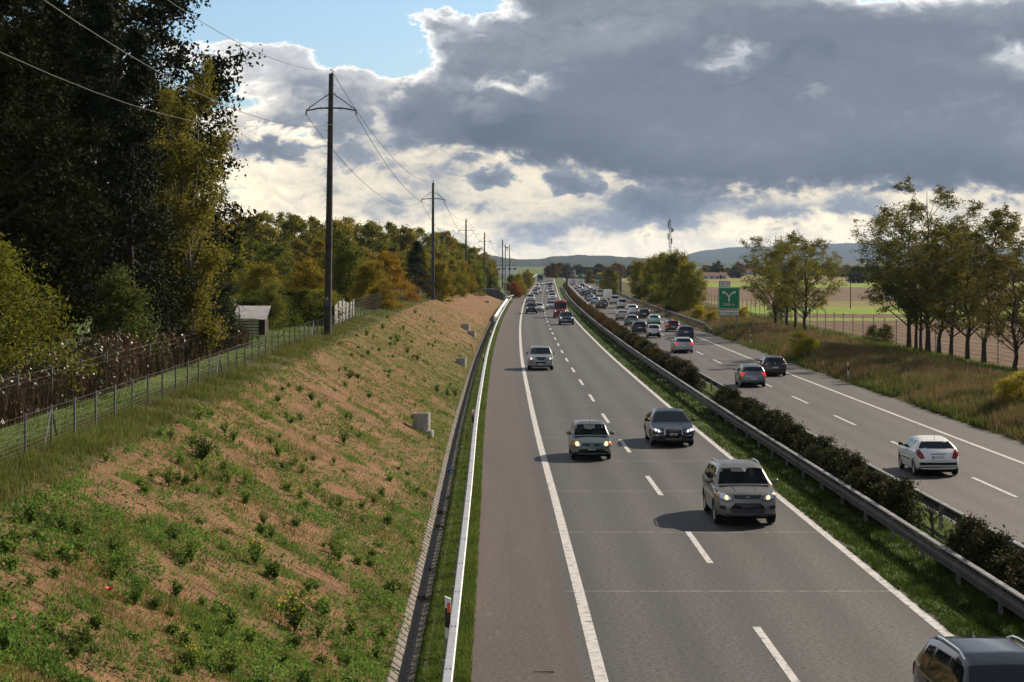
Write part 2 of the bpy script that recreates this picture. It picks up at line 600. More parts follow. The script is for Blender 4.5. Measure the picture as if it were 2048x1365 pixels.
m_paint = speckle('road_paint', [(0.34, (0.10, 0.10, 0.10)), (0.41, (0.30, 0.295, 0.285)), (0.50, (0.44, 0.43, 0.42)), (1.0, (0.54, 0.53, 0.51))], 5, 0.6, 0.3, 120)
m_concrete = speckle('concrete', [(0.25, (0.20, 0.195, 0.18)), (0.55, (0.36, 0.35, 0.33)), (0.8, (0.45, 0.44, 0.41))], 5, 0.85, 0.4, 60)
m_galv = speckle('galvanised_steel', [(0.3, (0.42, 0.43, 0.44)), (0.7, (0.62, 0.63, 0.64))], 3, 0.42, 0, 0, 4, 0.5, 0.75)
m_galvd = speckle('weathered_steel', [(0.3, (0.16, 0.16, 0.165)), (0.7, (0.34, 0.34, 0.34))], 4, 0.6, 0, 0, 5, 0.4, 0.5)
m_raild = speckle('shade_toned_rail_steel', [(0.3, (0.035, 0.034, 0.033)), (0.7, (0.13, 0.128, 0.125))], 1.4, 0.65, 0, 0, 6, 0.35, 0.4)  # the hedge's shade on the median rail is put into this steel colour
m_galvm = speckle('shade_toned_top_steel', [(0.3, (0.09, 0.088, 0.085)), (0.5, (0.20, 0.20, 0.195)), (0.7, (0.36, 0.36, 0.36))], 1.6, 0.5, 0, 0, 6, 0.4, 0.5)  # rail top: steel colour darkened and mottled to stand in for hedge shade
m_white = mat('white_paint', (0.78, 0.78, 0.76), 0.5)
m_black = mat('black_paint', (0.015, 0.015, 0.016), 0.5)
m_grass = speckle('grass_soil', [(0.25, (0.022, 0.034, 0.010)), (0.5, (0.052, 0.080, 0.020)), (0.75, (0.085, 0.105, 0.030))], 3.5, 0.95, 0.8, 30, 8, 0.1)
m_dry = speckle('dry_verge_soil', [(0.25, (0.030, 0.032, 0.012)), (0.5, (0.065, 0.060, 0.022)), (0.75, (0.105, 0.078, 0.036))], 1.6, 0.95, 0.8, 30, 8, 0.1)
m_land = speckle('meadow', [(0.25, (0.030, 0.050, 0.012)), (0.5, (0.070, 0.105, 0.025)), (0.75, (0.12, 0.13, 0.04))], 0.5, 0.95, 0.8, 12, 8, 0.1)

# jute-covered bank: seams run down the slope, fine ribs along it, moss and dead grass in patches
m_bank = mat('jute_bank', (0.3, 0.18, 0.1), 0.95, 0, 0.1)
N, p = nodes_of(m_bank)
v, al, ac = uvw(N)
nb = N.noise(v, 0.9, 6, 0.65)
nf = N.noise(v, 14, 4, 0.7)
c = N.ramp(N.m('ADD', N.m('MULTIPLY', nb, 0.6), N.m('MULTIPLY', nf, 0.4)), [(0.32, (0.082, 0.044, 0.025)), (0.50, (0.176, 0.099, 0.055)), (0.68, (0.25, 0.150, 0.086))])
wj = N.m('MULTIPLY', N.m('SUBTRACT', N.noise(N.vec(N.m('MULTIPLY', al, 0.8), N.m('MULTIPLY', ac, 0.35)), 1.0, 4, .6), 0.5), 0.75)
sa = N.m('ADD', al, wj)
seam = N.m('FRACT', N.m('DIVIDE', sa, 0.62))
seamd = N.m('ABSOLUTE', N.m('SUBTRACT', seam, 0.5))
brk = N.smooth(N.noise(N.vec(N.m('MULTIPLY', al, 2.2), N.m('MULTIPLY', ac, 0.6)), 1.0, 3), 0.42, 0.60)
on = N.m('MULTIPLY', N.m('SUBTRACT', 1.0, N.smooth(seamd, 0.0, 0.085)), brk)
c = N.mix(N.m('MULTIPLY', on, 0.72), c, (0.055, 0.032, 0.020))
rib = N.m('SINE', N.m('MULTIPLY', N.m('ADD', ac, N.m('MULTIPLY', nb, 0.10)), 90))
far = N.smooth(al, 95, 130)
mossn = N.noise(N.vec(N.m('MULTIPLY', al, 0.22), N.m('MULTIPLY', ac, 0.55)), 1.0, 6, 0.62)
band = N.m('SUBTRACT', 1.0, N.m('ABSOLUTE', N.m('DIVIDE', N.m('SUBTRACT', al, 128.0), 46.0)))
toe = N.smooth(ac, -4.6, -2.4)
ms = N.m('ADD', mossn, N.m('ADD', N.m('MULTIPLY', N.m('MAXIMUM', band, 0.0), 0.20), N.m('MULTIPLY', toe, 0.12)))
mossm = N.smooth(N.m('ADD', ms, N.m('MULTIPLY', N.m('SUBTRACT', nf, 0.5), 0.45)), 0.49, 0.73)
mossc = N.ramp(N.noise(v, 5, 5, .7), [(0.3, (0.050, 0.046, 0.016)), (0.5, (0.105, 0.086, 0.028)), (0.7, (0.065, 0.088, 0.020))])
c = N.mix(N.m('MULTIPLY', mossm, 0.75), c, mossc)
damp = N.smooth(N.noise(N.vec(N.m('MULTIPLY', al, 0.9), N.m('MULTIPLY', ac, 0.22)), 1.0, 5, .6), .50, .72)
c = N.mix(N.m('MULTIPLY', damp, .45), c, (0.060, 0.034, 0.020))
c = N.mix(N.m('MULTIPLY', N.m('GREATER_THAN', N.noise(v, 9, 2, .8), .70), .7), c, (0.045, 0.03, 0.02))
N.l.new(c, p.inputs['Base Color'])
h = N.m('ADD', N.m('MULTIPLY', rib, 0.12), N.m('ADD', nf, N.m('MULTIPLY', on, -1.2)))
b = N.n.new('ShaderNodeBump')
b.inputs['Strength'].default_value = 0.9
b.inputs['Distance'].default_value = 0.05
N.l.new(h, b.inputs['Height'])
N.l.new(b.outputs[0], p.inputs['Normal'])

def soil(name, stops, furrow, fs=0.6, sc=0.35):
    m = mat(name, (0.2, 0.15, 0.1), 0.95, 0, 0.1)
    N, p = nodes_of(m)
    v, al, ac = uvw(N)
    n = N.noise(v, sc, 8, 0.68)
    f = N.m('SINE', N.m('ADD', N.m('MULTIPLY', ac if furrow > 0 else al, fs * 6.28), N.m('MULTIPLY', n, 5.0)))
    k = N.m('ADD', N.m('MULTIPLY', f, abs(furrow)), N.m('ADD', N.m('MULTIPLY', n, 0.7), N.m('MULTIPLY', N.noise(v, 3.5, 6, .75), 0.3)))
    N.l.new(N.ramp(k, stops), p.inputs['Base Color'])
    b = N.n.new('ShaderNodeBump')
    b.inputs['Strength'].default_value = 1.0
    b.inputs['Distance'].default_value = 0.3
    N.l.new(k, b.inputs['Height'])
    N.l.new(b.outputs[0], p.inputs['Normal'])
    return m


m_plough = soil('ploughed_soil', [(0.3, (0.048, 0.030, 0.019)), (0.5, (0.108, 0.070, 0.044)), (0.7, (0.175, 0.118, 0.076))], 0.07, 0.5)
m_plough2 = soil('far_ploughed_soil', [(0.3, (0.075, 0.049, 0.032)), (0.7, (0.155, 0.108, 0.070))], 0.05, 0.25, .05)
m_green = soil('young_crop', [(0.3, (0.085, 0.135, 0.018)), (0.5, (0.150, 0.215, 0.030)), (0.7, (0.21, 0.25, 0.05))], 0.04, 0.3, .12)
m_stub = soil('stubble', [(0.3, (0.12, 0.115, 0.036)), (0.7, (0.21, 0.175, 0.070))], 0.05, 0.3, .1)

# ------------------------------------------------------------------ the setting, strip beside strip
YR = rows(-30, 1400, 4, 0.03)
YN = rows(14, 400, 0.45, 0.0065)
strip('shoulder', [-.74, 0, .7, 1.4], YR, m_shoul)
carr = strip('carriageway', [1.4, 1.6, 5.4, 9.3, 9.5], YR, m_road)
strip('median_strip', np.linspace(9.5, 14.45, 14), rows(-20, 1400, 1.2, 0.012), m_grass, 0.10)
carr2 = strip('carriageway', [14.45, 18.4, 22.1], YR, m_road2)
strip('shoulder', [22.1, 23.2, 24.3], YR, m_shoul2)
strip('verge', np.linspace(24.3, 38.5, 22), rows(60, 1400, 1.5, 0.012), m_dry, 0.35, nscale=.6)
strip('verge', np.linspace(-1.6, -.74, 6), rows(14, 1400, 0.8, 0.01), m_grass, 0.06)
strip('embankment', np.linspace(-9.1, -2.29, 33), YN, m_bank, 0.13, nscale=.9)
strip('embankment_top', np.linspace(-10.9, -9.1, 8), rows(14, 404, .8, .01), m_dry, 0.16)
strip('verge', np.linspace(-10.9, -2.29, 12), rows(404, 1400, 3, .015), m_land, 0.3)
strip('woodland_floor', [-600, -300, -120, -60, -30, -20, -16, -14, -12.5, -11.7, -10.9], rows(-30, 1400, 4, .02), m_land, 0.2, nscale=.4)
bands = [(-60, 268, m_plough, 'ploughed_field'), (268, 282, m_green, 'field_margin'), (282, 303, m_plough, 'ploughed_field'), (303, 352, m_green, 'crop_field'), (352, 405, m_stub, 'stubble_field'),
         (405, 640, m_plough2, 'ploughed_field'), (640, 760, m_green, 'crop_field'), (760, 1400, m_stub, 'stubble_field')]
for y0, y1, mm, nm in bands:
    strip(nm, [38.5, 44, 52, 65, 85, 120, 200, 400, 900], np.linspace(y0, y1, max(3, int((y1 - y0) / 12))), mm, 0.22 if y1 < 310 else 0, nscale=.5)
me = MB().add([(-8000, 1400, 0), (12000, 1400, 0), (12000, 13900, 0), (-8000, 13900, 0)], [(0, 1, 2, 3)]).mesh('plain', m_land)
link('plain', me)['kind'] = 'structure'
me = MB().add([(-8000, -30, .3), (-599, -30, .3), (-560, 1400, .3), (-8000, 1400, .3)], [(0, 1, 2, 3)]).add([(899, -60, -.12), (12000, -60, -.12), (12000, 1400, -.12), (899, 1400, -.12)], [(0, 1, 2, 3)]).mesh('plain', m_land)
link('plain', me)['kind'] = 'structure'

# ------------------------------------------------------------------ markings
def ribbon(name, r, w, y0, y1, parent, ef=0.006):
    ys = rows(y0, y1, 3, 0.02)
    return strip(name, [r - w / 2, r + w / 2], ys, m_paint, lift=ef, kind=None)


for r, w in ((1.74, .25), (9.29, .22)):
    o = ribbon('edge_line', r, w, -25, 1300, carr); o.parent = carr
for r, w in ((14.83, .2), (21.83, .2)):
    o = ribbon('edge_line', r, w, -25, 1300, carr2); o.parent = carr2
def dash_mesh(w, L):
    return MB().box((0, 0, 0.002), (w, L, 0.010)).mesh('lane_dash', m_paint)
d1, d2 = dash_mesh(.17, 6.0), dash_mesh(.17, 6.4)
for k in range(-1, 56):
    y = 42.08 + 14.93 * k - 3.0
    x, yy, z = rp(5.37, y)
    link('lane_dash', d1, carr, (x, yy, z), (0, 0, heading(y)))
for k in range(-2, 50):
    y = 76.0 + 15.5 * k - 3.2
    x, yy, z = rp(18.37, y)
    link('lane_dash', d2, carr2, (x, yy, z), (0, 0, heading(y)))

# ------------------------------------------------------------------ concrete trough along the toe of the bank
ch = empty('drainage_channel', rp(-1.95, 36, -0.2))
tag(ch, 'ribbed grey concrete drainage trough running along the foot of the bank', 'channel')
prof = [(-2.33, .05), (-2.27, .075), (-2.14, -.03), (-2.0, -.14), (-1.9, -.16), (-1.77, -.11), (-1.65, -.02), (-1.57, -.02)]
def trough(L):
    mb = MB()
    n = len(prof)
    for k in range(n - 1):
        (a, b), (c_, d_) = prof[k], prof[k + 1]
        mb.add([(a, -L / 2, b), (c_, -L / 2, d_), (c_, L / 2 - .07, d_), (a, L / 2 - .07, b)], [(0, 1, 2, 3)])
        mb.add([(a, L / 2 - .07, b), (c_, L / 2 - .07, d_), (c_, L / 2 - .07, d_ + .02), (a, L / 2 - .07, b + .02)], [(0, 1, 2, 3)])
        mb.add([(a, L / 2 - .07, b + .02), (c_, L / 2 - .07, d_ + .02), (c_, L / 2 - .005, d_ + .018), (a, L / 2 - .005, b + .018)], [(0, 1, 2, 3)])
        mb.add([(a, L / 2 - .005, b + .018), (c_, L / 2 - .005, d_ + .018), (c_, L / 2 - .005, d_ - .06), (a, L / 2 - .005, b - .06)], [(0, 1, 2, 3)])
    return mb
m_trough = speckle('trough_concrete', [(0.25, (0.060, 0.050, 0.040)), (0.5, (0.135, 0.120, 0.102)), (0.8, (0.22, 0.205, 0.18))], 2.2, 0.9, 0.5, 50)
tm = trough(.62).mesh('trough_segment', m_trough)
def rel(p, q):
    return (p[0] - q[0], p[1] - q[1], p[2] - q[2])
for k in range(190):
    y = 26 + k * .62
    link('trough_segment', tm, ch, rel((float(sroad(y)), y, random.Random(k).uniform(-.012, .012)), ch.location), (0, 0, heading(y)))
far_tr = trough(.62)
mbf = MB()
for k in range(190, 610):
    y = 26 + k * .62
    sx = float(sroad(y))
    mbf.add([(a + sx, b + y, c_) for a, b, c_ in far_tr.v], far_tr.f)
o = mbf.build('trough_segments', m_trough, ch, rel((0, 0, 0), ch.location)); o['kind'] = 'stuff'

# ------------------------------------------------------------------ crash barriers
def hexpoly(w, h, b):
    return [(-w / 2 + b, -h / 2), (w / 2 - b, -h / 2), (w / 2, -h / 2 + b), (w / 2, h / 2 - b), (w / 2 - b, h / 2), (-w / 2 + b, h / 2), (-w / 2, h / 2 - b), (-w / 2, -h / 2 + b)]
mbx = MB().prism(hexpoly(.17, .14, .015), 'y', -2.003, 1.997)
for sx in (-.035, .035):
    for sy in (-1.93, -1.85):
        mbx.tube([(sx, sy, .06), (sx, sy, .083)], .014, 6, 1)
beam_box = mbx.mesh('rail_beam', [m_galv, m_galvd])
post_i = MB().box((0, -.05, .35), (.09, .008, .8)).box((0, .05, .35), (.09, .008, .8)).box((0, 0, .35), (.008, .092, .8)).box((.06, 0, .66), (.10, .06, .05)).mesh('post', m_galvd)
wb = [(-.02, -.155), (.03, -.14), (.03, -.07), (-.03, -.035), (-.03, .035), (.03, .07), (.03, .14), (-.02, .155)]
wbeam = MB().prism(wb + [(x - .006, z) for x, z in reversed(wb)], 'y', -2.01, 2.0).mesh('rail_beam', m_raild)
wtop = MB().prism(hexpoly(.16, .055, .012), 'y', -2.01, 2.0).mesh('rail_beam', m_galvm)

def barrier(label, r, y0, y1, kind, side=1, group=None, h=.70, step=4.0, rfn=None, ramp=0):
    o0 = rp(r, y0)
    g = empty('crash_barrier', o0)
    tag(g, label, 'crash barrier', group)
    y = y0
    h_full = h
    while y < y1:
        if ramp: h = h_full * min(1.0, .12 + (y - y0) / ramp)
        rr = rfn(y) if rfn else r
        x, yy, z = rp(rr, y)
        hd = heading(y)
        if rfn: hd = -math.atan((float(sroad(y + 2)) + rfn(y + 2) - float(sroad(y - 2)) - rfn(y - 2)) / 4)
        if kind == 'box':
            link('rail_beam', beam_box, g, rel((x, yy, z + h), o0), (0, 0, hd))
            for d in (-1.0, 1.0):
                px, py, pz = rp(rr - .1, y + d)
                link('post', post_i, g, rel((px, py, pz), o0), (0, 0, hd))
        else:
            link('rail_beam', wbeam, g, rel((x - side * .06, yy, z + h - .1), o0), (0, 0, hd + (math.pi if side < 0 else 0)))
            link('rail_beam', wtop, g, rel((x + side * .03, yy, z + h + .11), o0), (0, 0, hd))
            px, py, pz = rp(rr + side * .09, y)
            link('post', post_i, g, rel((px, py, pz), o0), (0, 0, hd))
        y += step
    return g


barrier('pale grey box-beam crash barrier between drainage trough and hard shoulder', -1.08, 20, 408, 'box')
barrier('far bent crash barrier beyond the retaining wall on the left', -1.2, 414, 640, 'box', rfn=lambda y: -1.1 - .9 * max(0, min(1, (438 - y) / 22)))
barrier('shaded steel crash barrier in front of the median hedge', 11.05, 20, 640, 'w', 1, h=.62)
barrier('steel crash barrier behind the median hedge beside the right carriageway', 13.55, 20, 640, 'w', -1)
barrier('crash barrier on the right verge below the bushy trees', 24.75, 232, 560, 'w', 1, h=.75, ramp=14)

# ------------------------------------------------------------------ marker posts
def marker(px_label, r, Y, base_h, facing=0, tall=1.25):
    g = empty('marker_post', rp(r, Y), facing)
    tag(g, px_label, 'marker post', 'roadside marker posts')
    poly = [(-.06, 0), (.06, 0), (.06, tall - .05), (-.06, tall)]
    MB().prism(poly, 'y', -.03, .03).build('post', m_white, g)
    MB().prism([(-.058, tall - .60), (.058, tall - .64), (.058, tall - .26), (-.058, tall - .22)], 'y', -.034, .034).build('black_band', m_black, g)
    MB().box((.018, -.036, tall - .22), (.065, .014, .19)).build('reflector', m_refl, g)
    return g
m_refl = mat('orange_reflector', (0.75, 0.10, 0.02), 0.35, 0, .5)
for Y, lb in ((38.6, 'white marker post with orange reflector, nearest on the left crash barrier'), (88, 'second marker post along the left barrier, beside the concrete shaft'), (141, 'third marker post on the left barrier, level with the silver sport utility'),
              (192, 'fourth marker post along the left barrier, past the mid-slope shafts'), (246, 'fifth, distant marker post along the left barrier'), (297, 'farthest marker post on the left barrier by the white parapet')):
    marker(lb, -1.20, Y, 0, 0, 1.28)
for Y, lb in ((140, 'white and black marker post in the right grass verge, nearest on that side'), (197, 'second marker post on the right verge, before the golden shrub'), (247, 'third marker post on the right verge below the motorway sign')):
    marker(lb, 25.0, Y, 0, 0, 1.15)
# ------------------------------------------------------------------ foliage
m_bark = speckle('bark', [(0.3, (0.018, 0.014, 0.011)), (0.7, (0.075, 0.058, 0.044))], 6, 0.95, 0.8, 20)
m_barkp = speckle('pale_bark', [(0.3, (0.05, 0.043, 0.035)), (0.7, (0.16, 0.14, 0.115))], 6, 0.95, 0.8, 20)
L_oak = leafmat('oak_leaves', [(0.008, 0.014, 0.004), (0.015, 0.024, 0.006), (0.022, 0.027, 0.006), (0.036, 0.028, 0.008)], 0.18, spec=.03, var=.5)
L_poplar = leafmat('golden_poplar_leaves', [(0.085, 0.096, 0.016), (0.145, 0.142, 0.022), (0.20, 0.155, 0.024), (0.105, 0.122, 0.020)], 0.42)
L_acacia = leafmat('yellow_green_leaves', [(0.080, 0.105, 0.014), (0.145, 0.155, 0.018), (0.21, 0.175, 0.022), (0.095, 0.125, 0.018)], 0.42)
L_wood = leafmat('autumn_wood_leaves', [(0.078, 0.098, 0.016), (0.155, 0.162, 0.023), (0.245, 0.212, 0.030), (0.24, 0.168, 0.027), (0.105, 0.126, 0.021)], 0.38, var=.5)
L_dark = leafmat('evergreen_leaves', [(0.006, 0.012, 0.004), (0.012, 0.020, 0.006), (0.022, 0.032, 0.010)], 0.12)
L_ash = leafmat('locust_leaves', [(0.040, 0.060, 0.014), (0.080, 0.100, 0.018), (0.13, 0.12, 0.022), (0.12, 0.075, 0.016)], 0.45)
L_hedge = leafmat('hedge_leaves', [(0.017, 0.028, 0.008), (0.036, 0.048, 0.013), (0.062, 0.042, 0.018), (0.075, 0.030, 0.014)], 0.28, spec=.06, rough=.7)
L_shrub = leafmat('shrub_leaves', [(0.050, 0.070, 0.016), (0.090, 0.105, 0.022), (0.14, 0.135, 0.026)], 0.35)
L_weed = leafmat('weed_leaves', [(0.075, 0.140, 0.026), (0.115, 0.200, 0.038), (0.16, 0.235, 0.048), (0.085, 0.115, 0.028)], 0.40)
L_grass = leafmat('grass_blades', [(0.045, 0.080, 0.013), (0.080, 0.125, 0.020), (0.125, 0.155, 0.030), (0.055, 0.095, 0.016)], 0.38)
L_straw = leafmat('dry_grass_blades', [(0.135, 0.088, 0.042), (0.195, 0.130, 0.062), (0.080, 0.082, 0.022), (0.165, 0.098, 0.056), (0.25, 0.185, 0.10), (0.065, 0.070, 0.020)], 0.30, var=.5)
L_crest = leafmat('crest_grass_blades', [(0.10, 0.125, 0.026), (0.20, 0.155, 0.048), (0.13, 0.165, 0.034), (0.25, 0.17, 0.066)], 0.30)
L_bramble = leafmat('bramble_leaves', [(0.026, 0.038, 0.016), (0.060, 0.070, 0.030), (0.085, 0.050, 0.026), (0.105, 0.040, 0.022)], 0.2, rough=.42, spec=.4)
L_gold = leafmat('golden_shrub_leaves', [(0.24, 0.24, 0.02), (0.34, 0.30, 0.025), (0.42, 0.32, 0.03), (0.20, 0.22, 0.03)], 0.42)
L_yellow = leafmat('yellow_flowers', [(0.75, 0.55, 0.02), (0.85, 0.66, 0.05)], 0.2, tint=False, var=.1)


def unit(n, g):
    a = g.normal(size=(n, 3))
    return a / np.linalg.norm(a, axis=1, keepdims=True)


def leaf_quads(P, size, g, aspect=0.55, flat=0.0, jit=0.45):
    """one diamond-shaped leaf at every point"""
    n = len(P)
    a = unit(n, g)
    if flat: a[:, 2] *= (1 - flat); a /= np.linalg.norm(a, axis=1, keepdims=True)
    b = np.cross(a, unit(n, g))
    b /= np.maximum(np.linalg.norm(b, axis=1, keepdims=True), 1e-6)
    L = (size * g.uniform(1 - jit, 1 + jit, n))[:, None]
    Vv = np.stack([P - a * L * .5, P + b * L * aspect * .5 + a * L * .05, P + a * L * .5, P - b * L * aspect * .5 + a * L * .05], 1).reshape(-1, 3)
    return Vv


def quadF(n):
    return np.arange(n * 4).reshape(-1, 4)


def bez(a, b, c, n):
    return [a * (1 - t) ** 2 + b * 2 * t * (1 - t) + c * t * t for t in [i / n for i in range(n + 1)]]


def make_tree(seed, h, Rm, cb, prof, nlimb, nsub, nleaf, leaf, spread, lm, bark=None, up=0.55, tr=0.02, lean=(0, 0), stems=1, flat=0.0, aspect=.55, hollow=0.35, droop=0.0, sq=.75):
    """meshes of a tree: bole with limbs and twigs, and a crown of single leaves gathered round the twigs"""
    g = np.random.default_rng(seed)
    wood = MB()
    cents = []
    pr = np.array(prof)
    for st in range(stems):
        off = Vector((0, 0, 0)) if stems == 1 else Vector((g.normal() * Rm * .16, g.normal() * Rm * .16, 0))
        ln = Vector((lean[0], lean[1], 0)) + (Vector((g.normal() * .06 * h, g.normal() * .06 * h, 0)) if stems > 1 else Vector((0, 0, 0)))
        hh = h * (1 if st == 0 else g.uniform(.75, .98))
        tp = [off + ln * (t ** 1.4) + Vector((g.normal() * .008 * h, g.normal() * .008 * h, 0)) * (1 if t > 0 else 0) + Vector((0, 0, hh * .90 * t)) for t in np.linspace(0, 1, 9)]
        tr_ = tr * h
        wood.tube(tp, [tr_ * (1.25 if i == 0 else 1.0) * (1 - .93 * i / 8) for i in range(9)], 7)
        def trunk(t):
            f = max(0, min(.999, t)) * 8
            i = int(f)
            return tp[i].lerp(tp[i + 1], f - i)
        for i in range(nlimb // stems):
            t = cb + (1 - cb) * ((i + g.uniform(0, 1)) / (nlimb // stems)) ** .9
            Rr = Rm * np.interp((t - cb) / (1 - cb), pr[:, 0], pr[:, 1])
            az = i * 2.39996 + g.uniform(-.5, .5)
            q = g.uniform(.62, 1.08)
            end = trunk(t) * 1.0 + Vector((math.cos(az) * Rr * q, math.sin(az) * Rr * q, g.normal() * .03 * h - droop * Rr))
            t0 = max(cb * .55, t - up * Rr * q / h - .02)
            a = trunk(t0)
            mid = a.lerp(end, .5) + Vector((0, 0, (.10 if droop == 0 else .04) * Rr + g.normal() * .03 * Rr))
            pts = bez(a, mid, end, 5)
            r0 = tr_ * .42 * (1 - t0 * .75)
            wood.tube(pts, [r0 * (1 - .82 * k / 5) for k in range(6)], 5, caps=False)
            for k in range(nsub):
                f = hollow + (1 - hollow) * (k + g.uniform(0, 1)) / nsub
                b = pts[int(f * 4.99)].lerp(pts[int(f * 4.99) + 1], f * 5 - int(f * 4.99)) if f < 1 else pts[-1]
                dirv = (end - a).normalized() * .7 + Vector(unit(1, g)[0]) * .85
                ln_ = (.22 + .22 * g.uniform()) * max(Rr, .35 * Rm) * (1.25 - .55 * f)
                e = b + dirv.normalized() * ln_
                e.z -= droop * ln_
                wood.tube([b, b.lerp(e, .5) + Vector((0, 0, .06 * ln_)), e], [r0 * .28, r0 * .18, r0 * .06], 4, caps=False)
                cents.append((e, 1.0))
                cents.append((b.lerp(e, .55), .8))
            cents.append((end, 1.0))
    C = np.array([tuple(c[0]) for c in cents])
    w = np.array([c[1] for c in cents]) * g.uniform(.4, 1.6, len(cents))
    idx = g.choice(len(C), nleaf, p=w / w.sum())
    sc = spread * g.uniform(.6, 1.3, len(C))
    P = C[idx] + g.normal(size=(nleaf, 3)) * sc[idx][:, None] * np.array([1, 1, sq])
    P[:, 2] = np.maximum(P[:, 2], .05)
    Vv = leaf_quads(P, leaf, g, aspect, flat)
    return wood.mesh('trunk', bark or m_bark, 60), np_mesh('crown', Vv, quadF(nleaf), lm)


def tree_obj(name, meshes, loc, label, cat='tree', group=None, rz=0.0, scale=1.0, tint=(1, 1, 1)):
    g = empty(name, loc, rz)
    if hasattr(scale, '__len__'): g.scale = scale
    else: g.scale = (scale,) * 3
    tag(g, label, cat, group)
    link('trunk', meshes[0], g)
    link('crown', meshes[1], g, color=tint)
    return g


ROUND = [(0, .55), (.2, .9), (.45, 1.0), (.7, .8), (.9, .45), (1, .15)]
TALL = [(0, .6), (.3, 1.0), (.6, .85), (.85, .5), (1, .12)]
CONE = [(0, 1.0), (.3, .78), (.6, .46), (.85, .2), (1, .05)]
SPREAD = [(0, .55), (.3, .85), (.6, 1.0), (.8, .9), (1, .45)]
BUSH = [(0, .9), (.3, 1.0), (.6, .85), (.85, .55), (1, .25)]

# --- the tall dark wood at the left edge
oaks = [make_tree(11, 24, 7.2, .16, ROUND, 54, 11, 60000, .21, .34, L_oak, tr=.019),
        make_tree(12, 22, 6.4, .14, TALL, 52, 11, 54000, .21, .34, L_oak, tr=.019),
        make_tree(13, 19, 5.4, .10, ROUND, 48, 10, 44000, .21, .32, L_oak, tr=.018)]
def gl(X, Y):
    return (X, Y, gz(X, Y) - .05)
for k, (i, X, Y, s, rz, t, lb) in enumerate([
        (1, -18.6, 93, 1.0, 0.4, (1, 1, 1), 'tall dark oak overhanging the golden poplar at the wood edge'),
        (0, -24.5, 86, 1.10, 1.9, (.8, .85, .8), 'huge dark oak in the upper left corner of the photo'),
        (2, -19.0, 70, .80, 2.9, (.75, .8, .75), 'dark broadleaf tree behind the yellow-green shrub at left edge'),
        (0, -31, 104, 1.12, 3.4, (.8, .8, .8), 'dark tree deep in the left wood, behind the huge oak'),
        (2, -23.5, 101, 1.05, 5.1, (.9, .9, .8), 'dark tree between the huge oak and the golden poplar'),
        (1, -24.5, 72, 1.05, 4.4, (.7, .75, .7), 'dark tree cut off by the left edge of the photo'),
        (2, -21.0, 112, .86, .9, (.9, .95, .85), 'dark-leaved oak low behind the golden poplar trunk'),
        (1, -34, 125, 1.0, 1.2, (.8, .8, .8), 'dark tree at the back of the left wood')]):
    tree_obj('oak_tree', oaks[i], gl(X, Y), lb, 'tree', 'dark wood at the left', rz, s, t)
con = [make_tree(21, 14, 2.6, .04, CONE, 60, 6, 26000, .17, .24, L_dark, up=-.15, tr=.012, droop=.18, aspect=.3),
       make_tree(22, 12, 2.0, .05, CONE, 54, 6, 22000, .16, .22, L_dark, up=-.15, tr=.012, droop=.15, aspect=.3)]
for X, Y, s, rz, lb in ((-15.2, 78, 1.05, .3, 'black-green conifer between the left shrub and the golden poplar'), (-17.4, 83, 1.25, 1.7, 'tall black-green conifer standing behind the leafy bush'), (-13.6, 88, .62, 2.2, 'small dark conifer under the golden poplar')):
    tree_obj('conifer_tree', con[0 if s > 1 else 1], gl(X, Y), lb, 'conifer', 'dark conifers at the left', rz, s)
pop = make_tree(31, 13.6, 1.75, .10, [(0, .55), (.2, .85), (.5, 1.0), (.8, .75), (1, .2)], 52, 8, 30000, .13, .24, L_poplar, m_barkp, up=1.9, tr=.013, stems=3, sq=1.1)
X, Y, _ = at(374, 545, 84)
tree_obj('poplar_tree', pop, gl(X, Y), 'tall slender golden-leaved poplar against the dark left wood', 'tree', None, .5)
aca = make_tree(41, 7.6, 2.9, .04, BUSH, 46, 9, 30000, .16, .30, L_acacia, up=.25, tr=.016, stems=2, droop=.12, aspect=.34)
tree_obj('acacia_tree', aca, gl(-15.6, 57), 'yellow-green feathery shrub tree at the left edge behind the wire fence', 'tree', None, .4, (.92, .92, .78), (.85, .88, .8))
elder = make_tree(43, 4.4, 1.25, .05, BUSH, 30, 8, 9000, .12, .24, L_shrub, up=.6, tr=.014, stems=2)
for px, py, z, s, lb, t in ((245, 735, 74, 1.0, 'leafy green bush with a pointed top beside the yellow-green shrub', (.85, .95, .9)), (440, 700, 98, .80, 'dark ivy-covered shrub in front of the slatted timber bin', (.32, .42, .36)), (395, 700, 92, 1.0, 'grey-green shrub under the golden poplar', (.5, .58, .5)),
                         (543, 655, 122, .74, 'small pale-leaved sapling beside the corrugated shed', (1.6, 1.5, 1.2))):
    X, Y, _ = at(px, py, z)
    tree_obj('shrub', elder, gl(X, Y), lb, 'shrub', 'shrubs along the left wood edge', px * .1, s, t)

